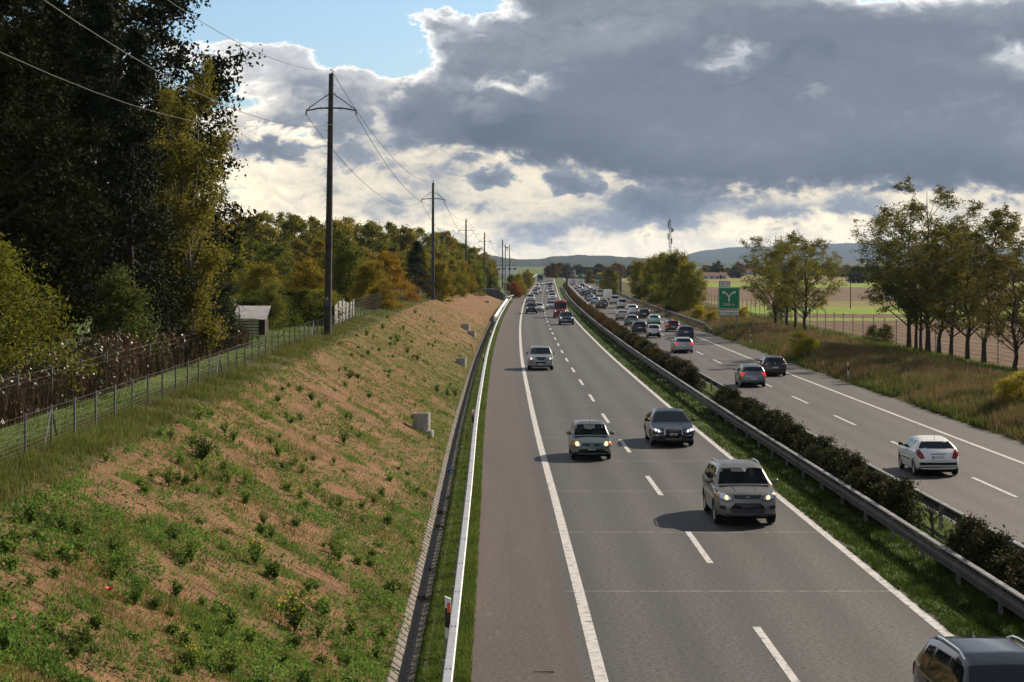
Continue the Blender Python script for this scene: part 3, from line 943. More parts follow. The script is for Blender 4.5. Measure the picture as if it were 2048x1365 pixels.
# --- autumn wood farther along the left
woodp = [make_tree(51 + i, h, Rm, .10, pf, 44, 8, 16000, .34, .34, L_wood, tr=.017, up=u) for i, (h, Rm, pf, u) in enumerate(((15, 4.6, ROUND, .5), (17, 4.2, TALL, .7), (13, 4.4, ROUND, .4), (16, 5.2, SPREAD, .6)))]
tints = [(1, 1, 1), (.85, .95, .8), (1.12, .98, .8), (.62, .78, .62), (1.15, .98, .7), (.8, .9, .75)]
words = ['olive-green', 'deep green', 'golden-brown', 'dark green', 'ochre', 'mossy green']
rr = random.Random(5)
sky_line = [(438, 428, 265), (478, 415, 300), (515, 420, 285), (552, 419, 320), (592, 417, 300), (628, 424, 330), (668, 432, 310), (705, 430, 345), (745, 433, 335), (782, 436, 370), (812, 448, 350), (846, 452, 400), (882, 454, 410), (905, 470, 440), (925, 482, 470), (948, 492, 520), (968, 500, 560), (985, 515, 640),
            (455, 462, 215), (500, 470, 235), (545, 478, 225), (600, 470, 245), (640, 474, 250), (690, 478, 255), (730, 486, 262), (790, 480, 285), (835, 486, 310), (875, 490, 330), (905, 498, 350), (940, 512, 420), (962, 520, 470)]
for i, (px, py, z) in enumerate(sky_line):
    X, Y, Zt = at(px, py, z)
    j = i % 4
    h = (15, 17, 13, 16)[j]
    b = gz(X, Y)
    s = (Zt - b) / (h * .985)
    ti = rr.randrange(6) if i > 17 else rr.choice([0, 1, 5, 0, 2])
    nth = ['first', 'second', 'third', 'fourth', 'fifth', 'sixth', 'seventh', 'eighth', 'ninth', 'tenth', 'eleventh', 'twelfth', 'thirteenth', 'fourteenth', 'fifteenth', 'sixteenth', 'seventeenth', 'last'][i if i < 18 else i - 18]
    lb = f'{words[ti]} tree, {nth} from the left along the skyline of the autumn wood' if i < 18 else f'{words[ti]} tree, {nth} from the left in the lower row of the autumn wood'
    tree_obj('woodland_tree', woodp[j], (X, Y, b - .1), lb, 'tree', 'autumn wood', rr.uniform(0, 6.28), (s * rr.uniform(1.0, 1.25), s * rr.uniform(1.0, 1.25), s), tints[ti])
# --- nearer trees and bushes between the fence and the wood
bushp = [make_tree(61 + i, 6, 2.5, .05, BUSH, 34, 8, 12000, .21, .34, L_wood, up=.5, tr=.018, stems=2) for i in range(3)]
front = [(470, 610, 560, 150, 0, (.55, .75, .6), 'dark green bush above the shed roof'), (515, 520, 645, 165, 1, (1.1, 1.05, .8), 'yellow-green tree behind the shed'), (590, 545, 650, 160, 2, (.95, .95, .7), 'olive tree behind the pale sapling'),
         (625, 520, 650, 158, 0, (1.1, .92, .6), 'brownish tree just left of the first pole'), (640, 575, 655, 150, 1, (.9, 1.0, .7), 'low green bush at the foot of the first pole'), (700, 462, 622, 190, 2, (.55, .72, .5), 'big dark green tree right of the first pole'),
         (735, 520, 620, 185, 0, (1.15, .95, .5), 'yellow tree beside the big dark green tree'), (772, 500, 618, 205, 1, (1.35, .95, .5), 'orange-leaved tree above the far wire fence'), (758, 560, 620, 175, 2, (1.25, 1.0, .5), 'low yellow bush at the wire fence end'), (800, 560, 612, 215, 0, (1.3, .8, .5), 'red-brown bush between the orange tree and the conifer'),
         (880, 520, 600, 250, 1, (1.2, 1.05, .6), 'yellowish tree right of the second pole'), (905, 510, 590, 290, 2, (.95, 1.0, .7), 'green tree between the second and third poles'), (925, 520, 588, 320, 0, (1.15, 1.0, .55), 'yellow-green tree at the foot of the third pole'), (950, 525, 582, 360, 1, (.8, .95, .7), 'dark bushy tree between the third and fourth poles'),
         (985, 548, 578, 420, 2, (.5, .7, .6), 'blue-green bush left of the camera pole'), (1020, 548, 575, 470, 0, (.55, .7, .5), 'dark rounded bush beyond the retaining wall'), (1037, 546, 572, 520, 1, (1.1, 1.05, .7), 'yellow-green bush beside the far left lane'), (1050, 540, 570, 600, 2, (1.05, 1.0, .7), 'bush at the far left bend of the motorway'),
         (1028, 562, 578, 440, 1, (1.3, .55, .5), 'low red-brown bush behind the far crash barrier'), (1042, 560, 576, 470, 2, (1.35, 1.25, .6), 'low bright yellow-green bush behind the far crash barrier'), (1062, 545, 566, 760, 0, (.8, .8, .7), 'grey-green tree at the vanishing point left of the lorry'),
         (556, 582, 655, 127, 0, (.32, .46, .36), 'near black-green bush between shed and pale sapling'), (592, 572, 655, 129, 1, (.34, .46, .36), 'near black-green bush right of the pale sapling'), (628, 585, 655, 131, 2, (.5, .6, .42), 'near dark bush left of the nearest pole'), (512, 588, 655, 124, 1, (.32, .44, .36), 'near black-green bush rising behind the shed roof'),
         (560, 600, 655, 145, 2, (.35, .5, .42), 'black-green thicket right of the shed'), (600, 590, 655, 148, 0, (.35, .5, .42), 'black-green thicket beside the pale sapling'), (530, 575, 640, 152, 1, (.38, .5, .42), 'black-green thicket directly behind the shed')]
for px, pt, pb, z, j, t, lb in front:
    X, Y, Zt = at(px, pt, z)
    b = gz(X, Y)
    s = (Zt - b) / 5.8
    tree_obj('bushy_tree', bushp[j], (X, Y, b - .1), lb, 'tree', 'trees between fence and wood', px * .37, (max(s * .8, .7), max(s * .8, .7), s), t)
X, Y, Zt = at(832, 474, 235)
tree_obj('conifer_tree', con[0], (X, Y, gz(X, Y)), 'dark pointed conifer left of the second pole', 'conifer', 'dark conifers at the left', .3, (1.0, 1.0, (Zt - gz(X, Y)) / 14))

# --- open-crowned trees on the right verge
ashp = [make_tree(71, 14.5, 4.6, .30, SPREAD, 30, 9, 17000, .19, .19, L_ash, up=.9, tr=.013, aspect=.36, hollow=.5, flat=.3),
        make_tree(72, 12.5, 4.2, .28, SPREAD, 26, 9, 12500, .19, .18, L_ash, up=1.0, tr=.013, aspect=.36, hollow=.5, flat=.3),
        make_tree(73, 13.5, 3.4, .26, TALL, 28, 9, 12500, .19, .18, L_ash, up=.9, tr=.012, aspect=.36, hollow=.45, flat=.3, lean=(1.2, 0)),
        make_tree(74, 10.0, 3.0, .32, SPREAD, 22, 8, 8000, .19, .17, L_ash, up=1.0, tr=.012, aspect=.36, hollow=.5, flat=.3)]
right = [(1550, 655, 452, 1, 0, (1.0, 1.0, .8), 'thin-leaved tree with dark crown, leftmost on the right verge'), (1574, 657, 470, 2, 2.1, (1.2, 1.1, .7), 'straight slim tree behind the leftmost verge tree'), (1590, 662, 448, 3, 1.1, (1.1, 1.1, .8), 'young slender tree in the middle of the small right-hand group'), (1612, 668, 455, 1, 4.0, (1.25, 1.2, .8), 'yellow-green leaning tree at the right of the small group'),
         (1818, 698, 388, 0, .7, (.8, .85, .75), 'wide-crowned tree at the left of the large right-hand clump'), (1832, 702, 430, 3, 1.7, (.8, .9, .8), 'slim stem second in the large right-hand clump'), (1842, 704, 470, 3, 4.2, (.8, .85, .7), 'slim stem third in the large right-hand clump'), (1856, 706, 345, 0, 3.1, (.9, .85, .7), 'tallest tree of the large right-hand clump'), (1878, 708, 420, 2, .2, (.8, .85, .7), 'upright stem right of the tallest verge tree'),
         (1902, 714, 440, 2, 5.6, (.95, .8, .65), 'leaning trunk in the middle of the large clump'), (1935, 719, 400, 1, 2.6, (.9, .8, .65), 'dark straight trunk right of the leaning one'), (1968, 726, 385, 2, .4, (.85, .85, .7), 'slightly leaning tree before the last trunk on the right'), (2028, 741, 480, 1, 1.3, (1.05, .85, .7), 'low-branching tree at the right edge of the photo'), (2062, 735, 400, 0, 2.5, (.85, .8, .7), 'tree partly beyond the right edge of the photo')]
hs = (14.5, 12.5, 13.5, 10.0)
for px, pb, pt, j, rz, t, lb in right:
    q = on_ground(px, pb)
    s = (CAM_H - (pt - HOR) * q.y / FPX - q.z) / hs[j]
    tree_obj('locust_tree', ashp[j], (q.x, q.y, q.z - .08), lb, 'tree', 'open trees on the right verge', rz, (s ** .5 * 1.22, s ** .5 * 1.22, s), tuple(1.15 * c_ for c_ in t))
# low branches and undergrowth between those trunks
for px, pb, s, t, lb in ((1560, 640, .75, (1.3, 1.25, .7), 'yellow undergrowth at the foot of the small tree group'), (1770, 690, .5, (1.0, .95, .7), 'low bush left of the large clump'), (1745, 684, .42, (.9, .9, .7), 'smaller low bush left of the large clump')):
    q = on_ground(px, pb)
    tree_obj('shrub', elder, q, lb, 'shrub', 'undergrowth on the right verge', px * .2, (s * 1.5, s * 1.5, s), t)

# --- bushy trees hiding the right roadside farther on
bigb = [make_tree(81 + i, 10, 4.0, .03, BUSH, 42, 8, 16000, .32, .46, L_acacia, up=.5, tr=.014, stems=2) for i in range(2)]
for px, pt, z, r, j, t, lb in ((1380, 520, 308, 25.5, 0, (1.25, 1.2, .8), 'broad yellow-green tree at the near end of the right roadside thicket'), (1356, 498, 335, 27.0, 1, (1.15, 1.1, .7), 'tall tree in front of the telecom mast'), (1328, 502, 375, 26.5, 0, (1.1, 1.1, .75), 'middle tree of the right roadside thicket'), (1302, 508, 418, 26.6, 1, (1.4, 1.25, .75), 'golden tree in the right roadside thicket'),
                               (1281, 518, 462, 27, 0, (1.35, 1.2, .7), 'yellow tree right of the gantry leg'), (1356, 565, 312, 24.9, 1, (.5, .6, .55), 'low dark bush at the foot of the thicket beside the barrier'), (1320, 568, 362, 25.0, 0, (.5, .6, .55), 'second low dark bush behind the barrier'), (1290, 568, 420, 25.2, 1, (.5, .6, .5), 'third low dark bush behind the barrier'),
                               (1228, 530, 520, 29, 1, (1.2, 1.1, .6), 'bright yellow tree seen through the gantry'), (1212, 540, 620, 31, 0, (1.1, 1.05, .6), 'yellow tree left of the gantry leg'), (1178, 538, 800, 35, 1, (1.0, .85, .55), 'brown rounded tree behind the green signs'), (1110, 538, 1050, 22, 0, (1.1, .8, .55), 'russet rounded tree beside the small brick house')):
    X = (px - 1024) * z / FPX
    b = gz(X, z)
    s = (CAM_H - (pt - HOR) * z / FPX - b) / 9.6
    tree_obj('roadside_tree', bigb[j], (X, z, b - .1), lb, 'tree', 'right roadside thicket', px * .3, (max(s * .78, .45), max(s * .78, .45), s), t)
goldp = make_tree(44, 4.4, 1.35, .05, BUSH, 30, 8, 8000, .15, .26, L_gold, up=.6, tr=.014, stems=2)
q = on_ground(1602, 716)
tree_obj('golden_shrub', goldp, q, 'bright golden shrub in the right grass verge past the grey hatchback', 'shrub', 'undergrowth on the right verge', 1, (.95, .95, .55), (1, 1, 1))
for px, pb, s, lb in ((1395, 640, .5, 'yellow weedy shrub left of the motorway sign'), (1425, 645, .42, 'yellow weedy shrub under the motorway sign'), (1487, 640, .45, 'yellow weedy shrub right of the motorway sign'), (2040, 815, .5, 'yellow-green weedy shrub at the right edge above the shoulder')):
    q = on_ground(px, pb)
    tree_obj('golden_shrub', goldp, q, lb, 'shrub', 'undergrowth on the right verge', px, (s * 1.5, s * 1.5, s), (1, .95, 1))

# ------------------------------------------------------------------ median hedge, bush by bush
hp = [make_tree(91 + i, 1.45, .78, .04, BUSH, 30, 8, 4600, .085, .10, L_hedge, up=.3, tr=.02, stems=2, aspect=.5, hollow=.2) for i in range(5)]
htint = [(.75, 1, .8), (.7, .9, .75), (1.3, .9, .7), (.6, .8, .65), (1.6, 1.2, .6)]
rr = random.Random(9)
y = 30.0
k = 0
rest = []
while y < 640:
    gap = (52.6 < y < 57.6) or (107 < y < 121) or (131.5 < y < 134)
    if not gap:
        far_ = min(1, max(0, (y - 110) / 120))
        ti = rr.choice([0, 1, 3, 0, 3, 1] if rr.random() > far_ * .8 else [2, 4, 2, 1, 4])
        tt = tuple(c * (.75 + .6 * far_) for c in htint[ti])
        x, yy, z = rp(12.05 + rr.uniform(-.1, .1), y)
        sc = (rr.uniform(.82, 1.0), rr.uniform(1.25, 1.7), rr.uniform(.88, 1.22))
        if k < 300:
            g = empty('hedge_bush', (x, yy, z - .03), rr.choice([0, math.pi]) + heading(y))
            g.scale = sc
            tag(g, 'low clipped bush in the hedge row between the median crash barriers', 'bush', 'median hedge bushes')
            link('trunk', hp[k % 5][0], g)
            link('crown', hp[k % 5][1], g, color=tt)
        k += 1
    y += rr.uniform(1.45, 1.85) if y < 300 else rr.uniform(2.4, 3.2)
# bare pruned shrub standing in the near gap
wood = MB()
g_ = np.random.default_rng(3)
wood.tube([(0, 0, 0), (.03, 0, .5), (0, .02, .75)], [.045, .04, .035], 6)
for i in range(12):
    d = Vector((g_.normal() * .5, g_.normal() * .5, 1.0)).normalized()
    b = Vector((0, .01, .45 + .3 * g_.uniform()))
    e = b + d * .55
    wood.tube([b, b.lerp(e, .5) + Vector((g_.normal() * .05, 0, 0)), e], [.022, .016, .01], 4)
    for q in range(2):
        wood.tube([b.lerp(e, .6), b.lerp(e, .6) + (d + Vector(unit(1, g_)[0]) * .7).normalized() * .25], [.011, .006], 4)
x, yy, z = rp(12.1, 55.2)
tag(wood.build('pruned_shrub', m_bark, None, (x, yy, z)), 'bare pruned shrub standing in the near gap of the median hedge', 'shrub')

# ------------------------------------------------------------------ grass that nobody could count
def blades(name, n, rlo, rhi, ylo, yhi, hmin, hmax, w, lm, seed, dens=2.0, clump=0.0, mask=None, lean=.5, label=None, tint=None):
    g = np.random.default_rng(seed)
    m = int(n * (2.2 if mask else 1))
    u = g.uniform(0, 1, m)
    if dens == 2.0: Yv = 1 / (1 / ylo + (1 / yhi - 1 / ylo) * u)
    else: Yv = ylo + (yhi - ylo) * u
    rv = g.uniform(rlo, rhi, m)
    if mask is not None:
        keep = g.uniform(0, 1, m) < mask(rv, Yv)
        rv, Yv = rv[keep][:n], Yv[keep][:n]
    if clump:
        rv = rv + (fbm(rv * 2.3, Yv * 2.3, 9) - .5) * clump
        rv = np.clip(rv, rlo, rhi)
    n = len(rv)
    Xv = rv + sroad(Yv)
    Zv = ground(rv, Yv)
    ht = g.uniform(hmin, hmax, n) * (0.55 + .9 * fbm(rv * .8, Yv * .8, 5, 3))
    az = g.uniform(0, 6.283, n)
    ww = w * g.uniform(.6, 1.4, n) * np.clip(Yv / 60, .7, 6) ** .5
    B = np.stack([Xv, Yv, Zv - .02], -1)
    side = np.stack([np.cos(az), np.sin(az), 0 * az], -1) * ww[:, None]
    la = g.uniform(0, 6.283, n)
    tip = B + np.stack([np.cos(la) * ht * lean * g.uniform(0, 1, n), np.sin(la) * ht * lean * g.uniform(0, 1, n), ht], -1)
    Vv = np.stack([B - side, B + side, tip], 1).reshape(-1, 3)
    o = link(name, np_mesh(name, Vv, np.arange(n * 3).reshape(-1, 3), lm), color=tint or (1, 1, 1))
    return tag(o, label, 'grass', None, 'stuff')


blades('grass', 62000, -1.78, -.72, 30, 400, .07, .16, .012, L_grass, 1, label='short green grass on the strip between barrier and hard shoulder')
blades('grass', 120000, 9.42, 12.6, 33, 420, .06, .15, .014, L_grass, 2, clump=.5, label='short green grass on the median strip beside the carriageway', tint=(.46, .50, .40))
blades('grass', 16000, 13.2, 14.5, 45, 300, .06, .16, .014, L_grass, 12, label='ragged grass between hedge and right carriageway')
blades('dry_grass', 70000, -10.9, -8.3, 26, 400, .08, .26, .014, L_crest, 3, clump=.6, label='rough mixed grass along the top of the bank', tint=(.72, .88, .75), mask=lambda r, y: np.clip((fbm(r * .7, y * .7, 4) - .30) * 3.2, .05, 1) * np.clip((-r - 8.8) / .8, 0.0, 1))
blades('dry_grass', 120000, 24.35, 34, 78, 420, .25, .75, .022, L_straw, 4, clump=1.2, label='tall dry pinkish-brown grass covering the right verge', mask=lambda r, y: np.clip((r - 24.2) / 1.5, .15, 1) * np.clip((fbm(r * .35, y * .35, 8) - .28) * 3, .12, 1), lean=.7)
blades('grass', 110000, 24.3, 36.5, 78, 300, .12, .60, .022, L_grass, 6, clump=1.0, label='greener grass on the right verge under the trees', tint=(.9, .85, .8), mask=lambda r, y: np.clip((fbm(r * .3, y * .3, 2) - .42) * 5, .05, 1))
blades('grass', 50000, -14.5, -10.7, 30, 230, .05, .13, .014, L_grass, 7, label='mown grass behind the wire fence')
blades('grass', 26000, 30, 38.5, 120, 330, .06, .2, .02, L_grass, 8, label='bright green grass at the foot of the right-hand trees', tint=(1.3, 1.3, .9), dens=2.0)
def bankmask(r, y):
    return np.clip((fbm(r * .8 + 5, y * .5, 6) - .46) * 4 + np.clip((r + 3.6) / 1.3, 0, 1) * .5 + .6 * np.clip(1 - abs(y - 128) / 45, 0, 1), .03, 1)
blades('bank_grass', 90000, -9.1, -2.27, 25, 330, .05, .14, .012, L_crest, 10, label='sparse grass and seedlings growing through the jute net', mask=bankmask, clump=.4)
blades('bank_grass', 110000, -9.0, -2.27, 27, 240, .05, .14, .015, L_weed, 11, label='green seedlings growing through the jute net', mask=lambda r, y: np.clip((fbm(r * 1.0 + 9, y * .7, 16) - .52) * 6 + np.clip((r + 3.2) / 1.0, 0, 1) * .4, .02, 1), clump=.3)

# ------------------------------------------------------------------ weeds on the bank, plant by plant
def weed(seed, h, Rm, nst, leaf, nl, flowers=0):
    g = np.random.default_rng(seed)
    wood = MB()
    P = []
    tips = []
    for i in range(nst):
        az = g.uniform(0, 6.28)
        q = g.uniform(.2, 1)
        e = Vector((math.cos(az) * Rm * q, math.sin(az) * Rm * q, h * g.uniform(.55, 1.0) * (1.1 - .4 * q)))
        pts = bez(Vector((0, 0, -.03)), Vector((e.x * .3, e.y * .3, e.z * .6)), e, 4)
        wood.tube(pts, [.006, .005, .004, .003, .002], 3, caps=False)
        tips.append(e)
        for k in range(nl):
            t = g.uniform(.15, 1) ** .8
            j = min(3, int(t * 4))
            P.append(tuple(pts[j].lerp(pts[j + 1], t * 4 - j) + Vector(unit(1, g)[0]) * leaf * .7))
    P = np.array(P)
    Vv = leaf_quads(P, leaf, g, .5)
    n = len(P)
    fl = None
    if flowers:
        F0 = np.array([tuple(tips[i % len(tips)] + Vector((g.normal() * .05, g.normal() * .05, .02 + abs(g.normal()) * .05))) for i in range(flowers)])
        fl = np_mesh('flowers', leaf_quads(F0, .042, g, .9), quadF(flowers), L_yellow)
    return wood.mesh('stem', m_stem), np_mesh('leaves', Vv, quadF(n), L_weed), fl
m_stem = mat('stem', (0.06, 0.07, 0.025), .8)
wp = [weed(101, .34, .17, 16, .075, 10), weed(102, .50, .20, 14, .085, 12), weed(103, .22, .20, 14, .080, 8), weed(104, .62, .26, 20, .070, 13), weed(105, .40, .26, 18, .060, 12), weed(106, .28, .12, 9, .085, 9)]
wf = weed(107, .70, .30, 26, .075, 14, 34)
wd = weed(108, .75, .42, 42, .060, 24)
def plant(meshes, p, label, group, s, rz, tint, flowers=False):
    g = empty('flowering_weed' if flowers else 'weed_plant', p, rz)
    g.scale = (s, s, s)
    tag(g, label, 'plant', group)
    link('stem', meshes[0], g)
    link('leaves', meshes[1], g, color=tint)
    if meshes[2]: link('flowers', meshes[2], g)
for px, py, ms, s, t, lb in ((405, 922, wd, 1.0, (.42, .5, .4), 'large dark green bush on the bank below the braced fence post'), (510, 1132, wf, .95, (.9, 1, .8), 'yellow-flowered bush low on the middle of the bank'), (130, 1065, wp[3], .8, (.8, .95, .8), 'rounded green bush alone on bare netting at the left'), (590, 1262, wf, 1.1, (.6, .65, .5), 'straggly yellow-flowered bush near the bottom of the bank'),
                         (602, 1000, wf, .55, (1, 1.1, .8), 'small yellow-flowered plant right of centre on the bank'), (450, 868, wf, .6, (.9, .9, .7), 'yellow-flowered plant high on the bank behind the dark bush'), (385, 1340, wf, .6, (1, 1, .8), 'yellow-flowered plant at the bottom edge of the bank'), (115, 1265, wd, .7, (.75, .9, .6), 'wide green bush near the lower left corner'), (270, 1210, wp[3], .9, (.9, 1.05, .8), 'tall green weed right of the red poppy'), (235, 1150, wp[3], .85, (.8, .95, .8), 'leafy weed above the red poppy')):
    plant(ms, on_ground(px, py), lb, None, s, px, t, ms[2] is not None)
rr = random.Random(21)
cnt = 0
while cnt < 290:
    u = rr.random()
    Y = 1 / (1 / 27 + (1 / 190 - 1 / 27) * u)
    r = rr.uniform(-9.0, -2.5)
    if rr.random() > float(bankmask(np.array([r]), np.array([Y]))[0]) * .8 + .22: continue
    m_ = rr.choice([0, 0, 1, 2, 2, 4, 5, 3])
    v_ = rr.uniform(.6, 1.35)
    plant(wp[m_], rp(r, Y), 'small green weed sprouting through the jute net on the bank', 'green weeds on the bank', rr.uniform(.55, 1.15), rr.uniform(0, 6.28), (v_ * rr.uniform(.8, 1.25), v_, v_ * .85))
    cnt += 1
# seedlings too many to count: low leafy tufts merging into patches
g_ = np.random.default_rng(77)
nt_ = 17000
Yv = 1 / (1 / 24 + (1 / 230 - 1 / 24) * g_.uniform(0, 1, nt_))
rv = g_.uniform(-9.0, -2.3, nt_)
dens_ = np.clip((fbm(rv * .7 + 3, Yv * .5, 26) - .40) * 3.2 + .55 * np.clip((rv + 6.5) / 4, 0, 1), .05, 1)
kp = g_.uniform(0, 1, nt_) < dens_
Yv, rv = Yv[kp], rv[kp]
base_ = np.stack([rv + sroad(Yv), Yv, ground(rv, Yv)], -1)
k_ = 12
P_ = np.repeat(base_, k_, 0) + g_.normal(size=(len(base_) * k_, 3)) * np.repeat(g_.uniform(.04, .13, len(base_)), k_)[:, None] * np.array([1, 1, .55]) + np.array([0, 0, .06])
sd_ = link('seedlings', np_mesh('seedlings', leaf_quads(P_, .065, g_, .5), quadF(len(P_)), L_weed), color=(.85, .95, .85))
tag(sd_, 'low green seedlings merging into patches on the bank', 'plants', None, 'stuff')
# red poppy
q = on_ground(219, 1216)
g = empty('red_poppy', q)
tag(g, 'single red poppy flower on the bank at lower left', 'flower')
MB().tube([(0, 0, 0), (.01, 0, .16), (0, 0, .28)], .005, 4).build('stem', m_stem, g)
pet = MB()
for i in range(5):
    a = i * 1.257
    ca, sa_ = math.cos(a), math.sin(a)
    pet.add([(0, 0, .28), (ca * .055 - sa_ * .05, sa_ * .055 + ca * .05, .32), (ca * .085, sa_ * .085, .345), (ca * .055 + sa_ * .05, sa_ * .055 - ca * .05, .32)], [(0, 1, 2, 3)])
pet.build('petals', mat('poppy_red', (0.72, 0.03, 0.01), .5), g)

# ------------------------------------------------------------------ brambles along the wood edge
bp = [make_tree(121 + i, 1.5, 1.1, .03, BUSH, 26, 6, 3200, .12, .20, L_bramble, up=.4, tr=.010, stems=3, droop=.25) for i in range(3)]
rr = random.Random(31)
y = 42.0
k = 0
while y < 97:
    g = tree_obj('bramble_bush', bp[k % 3], gl(-13.6 - rr.uniform(0, .7) + float(sroad(y)), y), 'glossy-leaved bramble in the tangled row behind the wire fence', 'bush', 'brambles behind the wire fence', rr.uniform(0, 6.28), (1.0, 1.1, rr.uniform(.75, 1.25)), rr.choice([(1, 1, 1), (1.3, .9, .8), (.8, 1, .9)]))
    y += rr.uniform(1.2, 1.8)
    k += 1
L_stalk = leafmat('dead_stalks', [(0.040, 0.024, 0.015), (0.070, 0.042, 0.026), (0.030, 0.028, 0.014)], .1)
blades('dead_stalks', 9000, -13.6, -12.6, 40, 99, .6, 1.3, .016, L_stalk, 13, label='reddish dead stalks in front of the brambles', lean=.25)
# ------------------------------------------------------------------ vehicles
def paint_mat(name, metal, rough):
    m = mat(name, (0.5, 0.5, 0.5), rough, metal, 0.4, 0.5)
    N, p = nodes_of(m)
    oi = N.n.new('ShaderNodeObjectInfo')
    t = N.n.new('ShaderNodeTexCoord').outputs['Object']
    z = N.sep(t)[2]
    dirt = N.m('MULTIPLY', N.m('SUBTRACT', 1.0, N.smooth(z, 0.15, 0.75)), N.ramp(N.noise(t, 5, 5, .7), [(0.35, 0.15), (0.7, 0.75)]))
    N.l.new(N.mix(N.m('MULTIPLY', dirt, .55), oi.outputs['Color'], (0.09, 0.08, 0.07)), p.inputs['Base Color'])
    N.l.new(N.m('ADD', rough, N.m('MULTIPLY', dirt, .3)), p.inputs['Roughness'])
    return m


m_paint_car = paint_mat('car_paint', 0.0, 0.35)
m_paint_blk = paint_mat('black_car_paint', 0.0, 0.16)
m_paint_met = paint_mat('metallic_car_paint', 0.55, 0.32)
m_glass = mat('tinted_window', (0.004, 0.006, 0.010), 0.03, 0, 0.45)
m_trim = mat('black_trim', (0.012, 0.012, 0.013), 0.5)
m_under = mat('underbody', (0.008, 0.008, 0.008), 0.9, 0, .1)
m_tyre = mat('tyre_rubber', (0.014, 0.014, 0.014), 0.85, 0, .2)
m_rim = mat('alloy_rim', (0.45, 0.45, 0.46), 0.3, 0.9)
m_chrome = mat('chrome', (0.75, 0.75, 0.76), 0.12, 1.0)
m_head = mat('headlamp_glass', (0.55, 0.57, 0.60), 0.10, 0.85, 0.9, 1.0)
m_amber = mat('amber_lens', (0.75, 0.26, 0.03), 0.2, 0, .6)
m_lampw = mat('lit_headlamp_warm', (1, .8, .5), .3, emit=(1.0, 0.66, 0.28), estr=1.1)
m_lampc = mat('lit_headlamp_white', (1, 1, 1), .3, emit=(0.92, 0.96, 1.0), estr=1.2)
m_red = mat('tail_lamp', (0.22, 0.006, 0.006), 0.2, 0, .4, .15)
m_redlit = mat('lit_tail_lamp', (0.7, 0.03, 0.02), 0.2, emit=(1.0, 0.05, 0.03), estr=.35)
m_plate = mat('number_plate', (0.72, 0.72, 0.70), 0.4)
m_ink = mat('plate_lettering', (0.02, 0.02, 0.025), 0.5)
m_blue = mat('plate_blue_band', (0.02, 0.07, 0.35), 0.4)


def lathe_x(prof_, n=20):
    """surface of revolution about the x axis from (x, radius) pairs"""
    mb = MB()
    k = len(prof_)
    vs = [(x, r * math.cos(2 * math.pi * i / n), r * math.sin(2 * math.pi * i / n)) for i in range(n) for x, r in prof_]
    fs = [(i * k + j, i * k + j + 1, ((i + 1) % n) * k + j + 1, ((i + 1) % n) * k + j) for i in range(n) for j in range(k - 1)]
    return mb.add(vs, fs)


def wheel_meshes(r, w):
    t = lathe_x([(-w / 2 + .01, r * .66), (-w / 2, r * .90), (-w / 2 + .03, r * .985), (0, r), (w / 2 - .03, r * .985), (w / 2, r * .90), (w / 2 - .01, r * .66), (-w / 2 + .01, r * .66)]).mesh('tyre', m_tyre, 40)
    mb = lathe_x([(w / 2 - .05, 0.001), (w / 2 - .055, r * .58), (w / 2 - .012, r * .64), (w / 2 - .012, r * .67), (-w / 2, r * .67)])
    mb.mi = [1 if (i % 4) == 0 else 0 for i in range(len(mb.f))]
    for k in range(5):
        a = k * 1.2566
        c, s_ = math.cos(a), math.sin(a)
        vs = []
        for rr_, hw in ((.02, .045), (r * .62, .03)):
            for x in (w / 2 - .06, w / 2 - .018):
                for q in (-hw, hw):
                    vs.append((x, rr_ * c - q * s_, rr_ * s_ + q * c))
        mb.add(vs, [(0, 1, 3, 2), (4, 6, 7, 5), (0, 4, 5, 1), (2, 3, 7, 6), (0, 2, 6, 4), (1, 5, 7, 3)])
    return t, mb.mesh('rim', [m_rim, m_trim], 30)


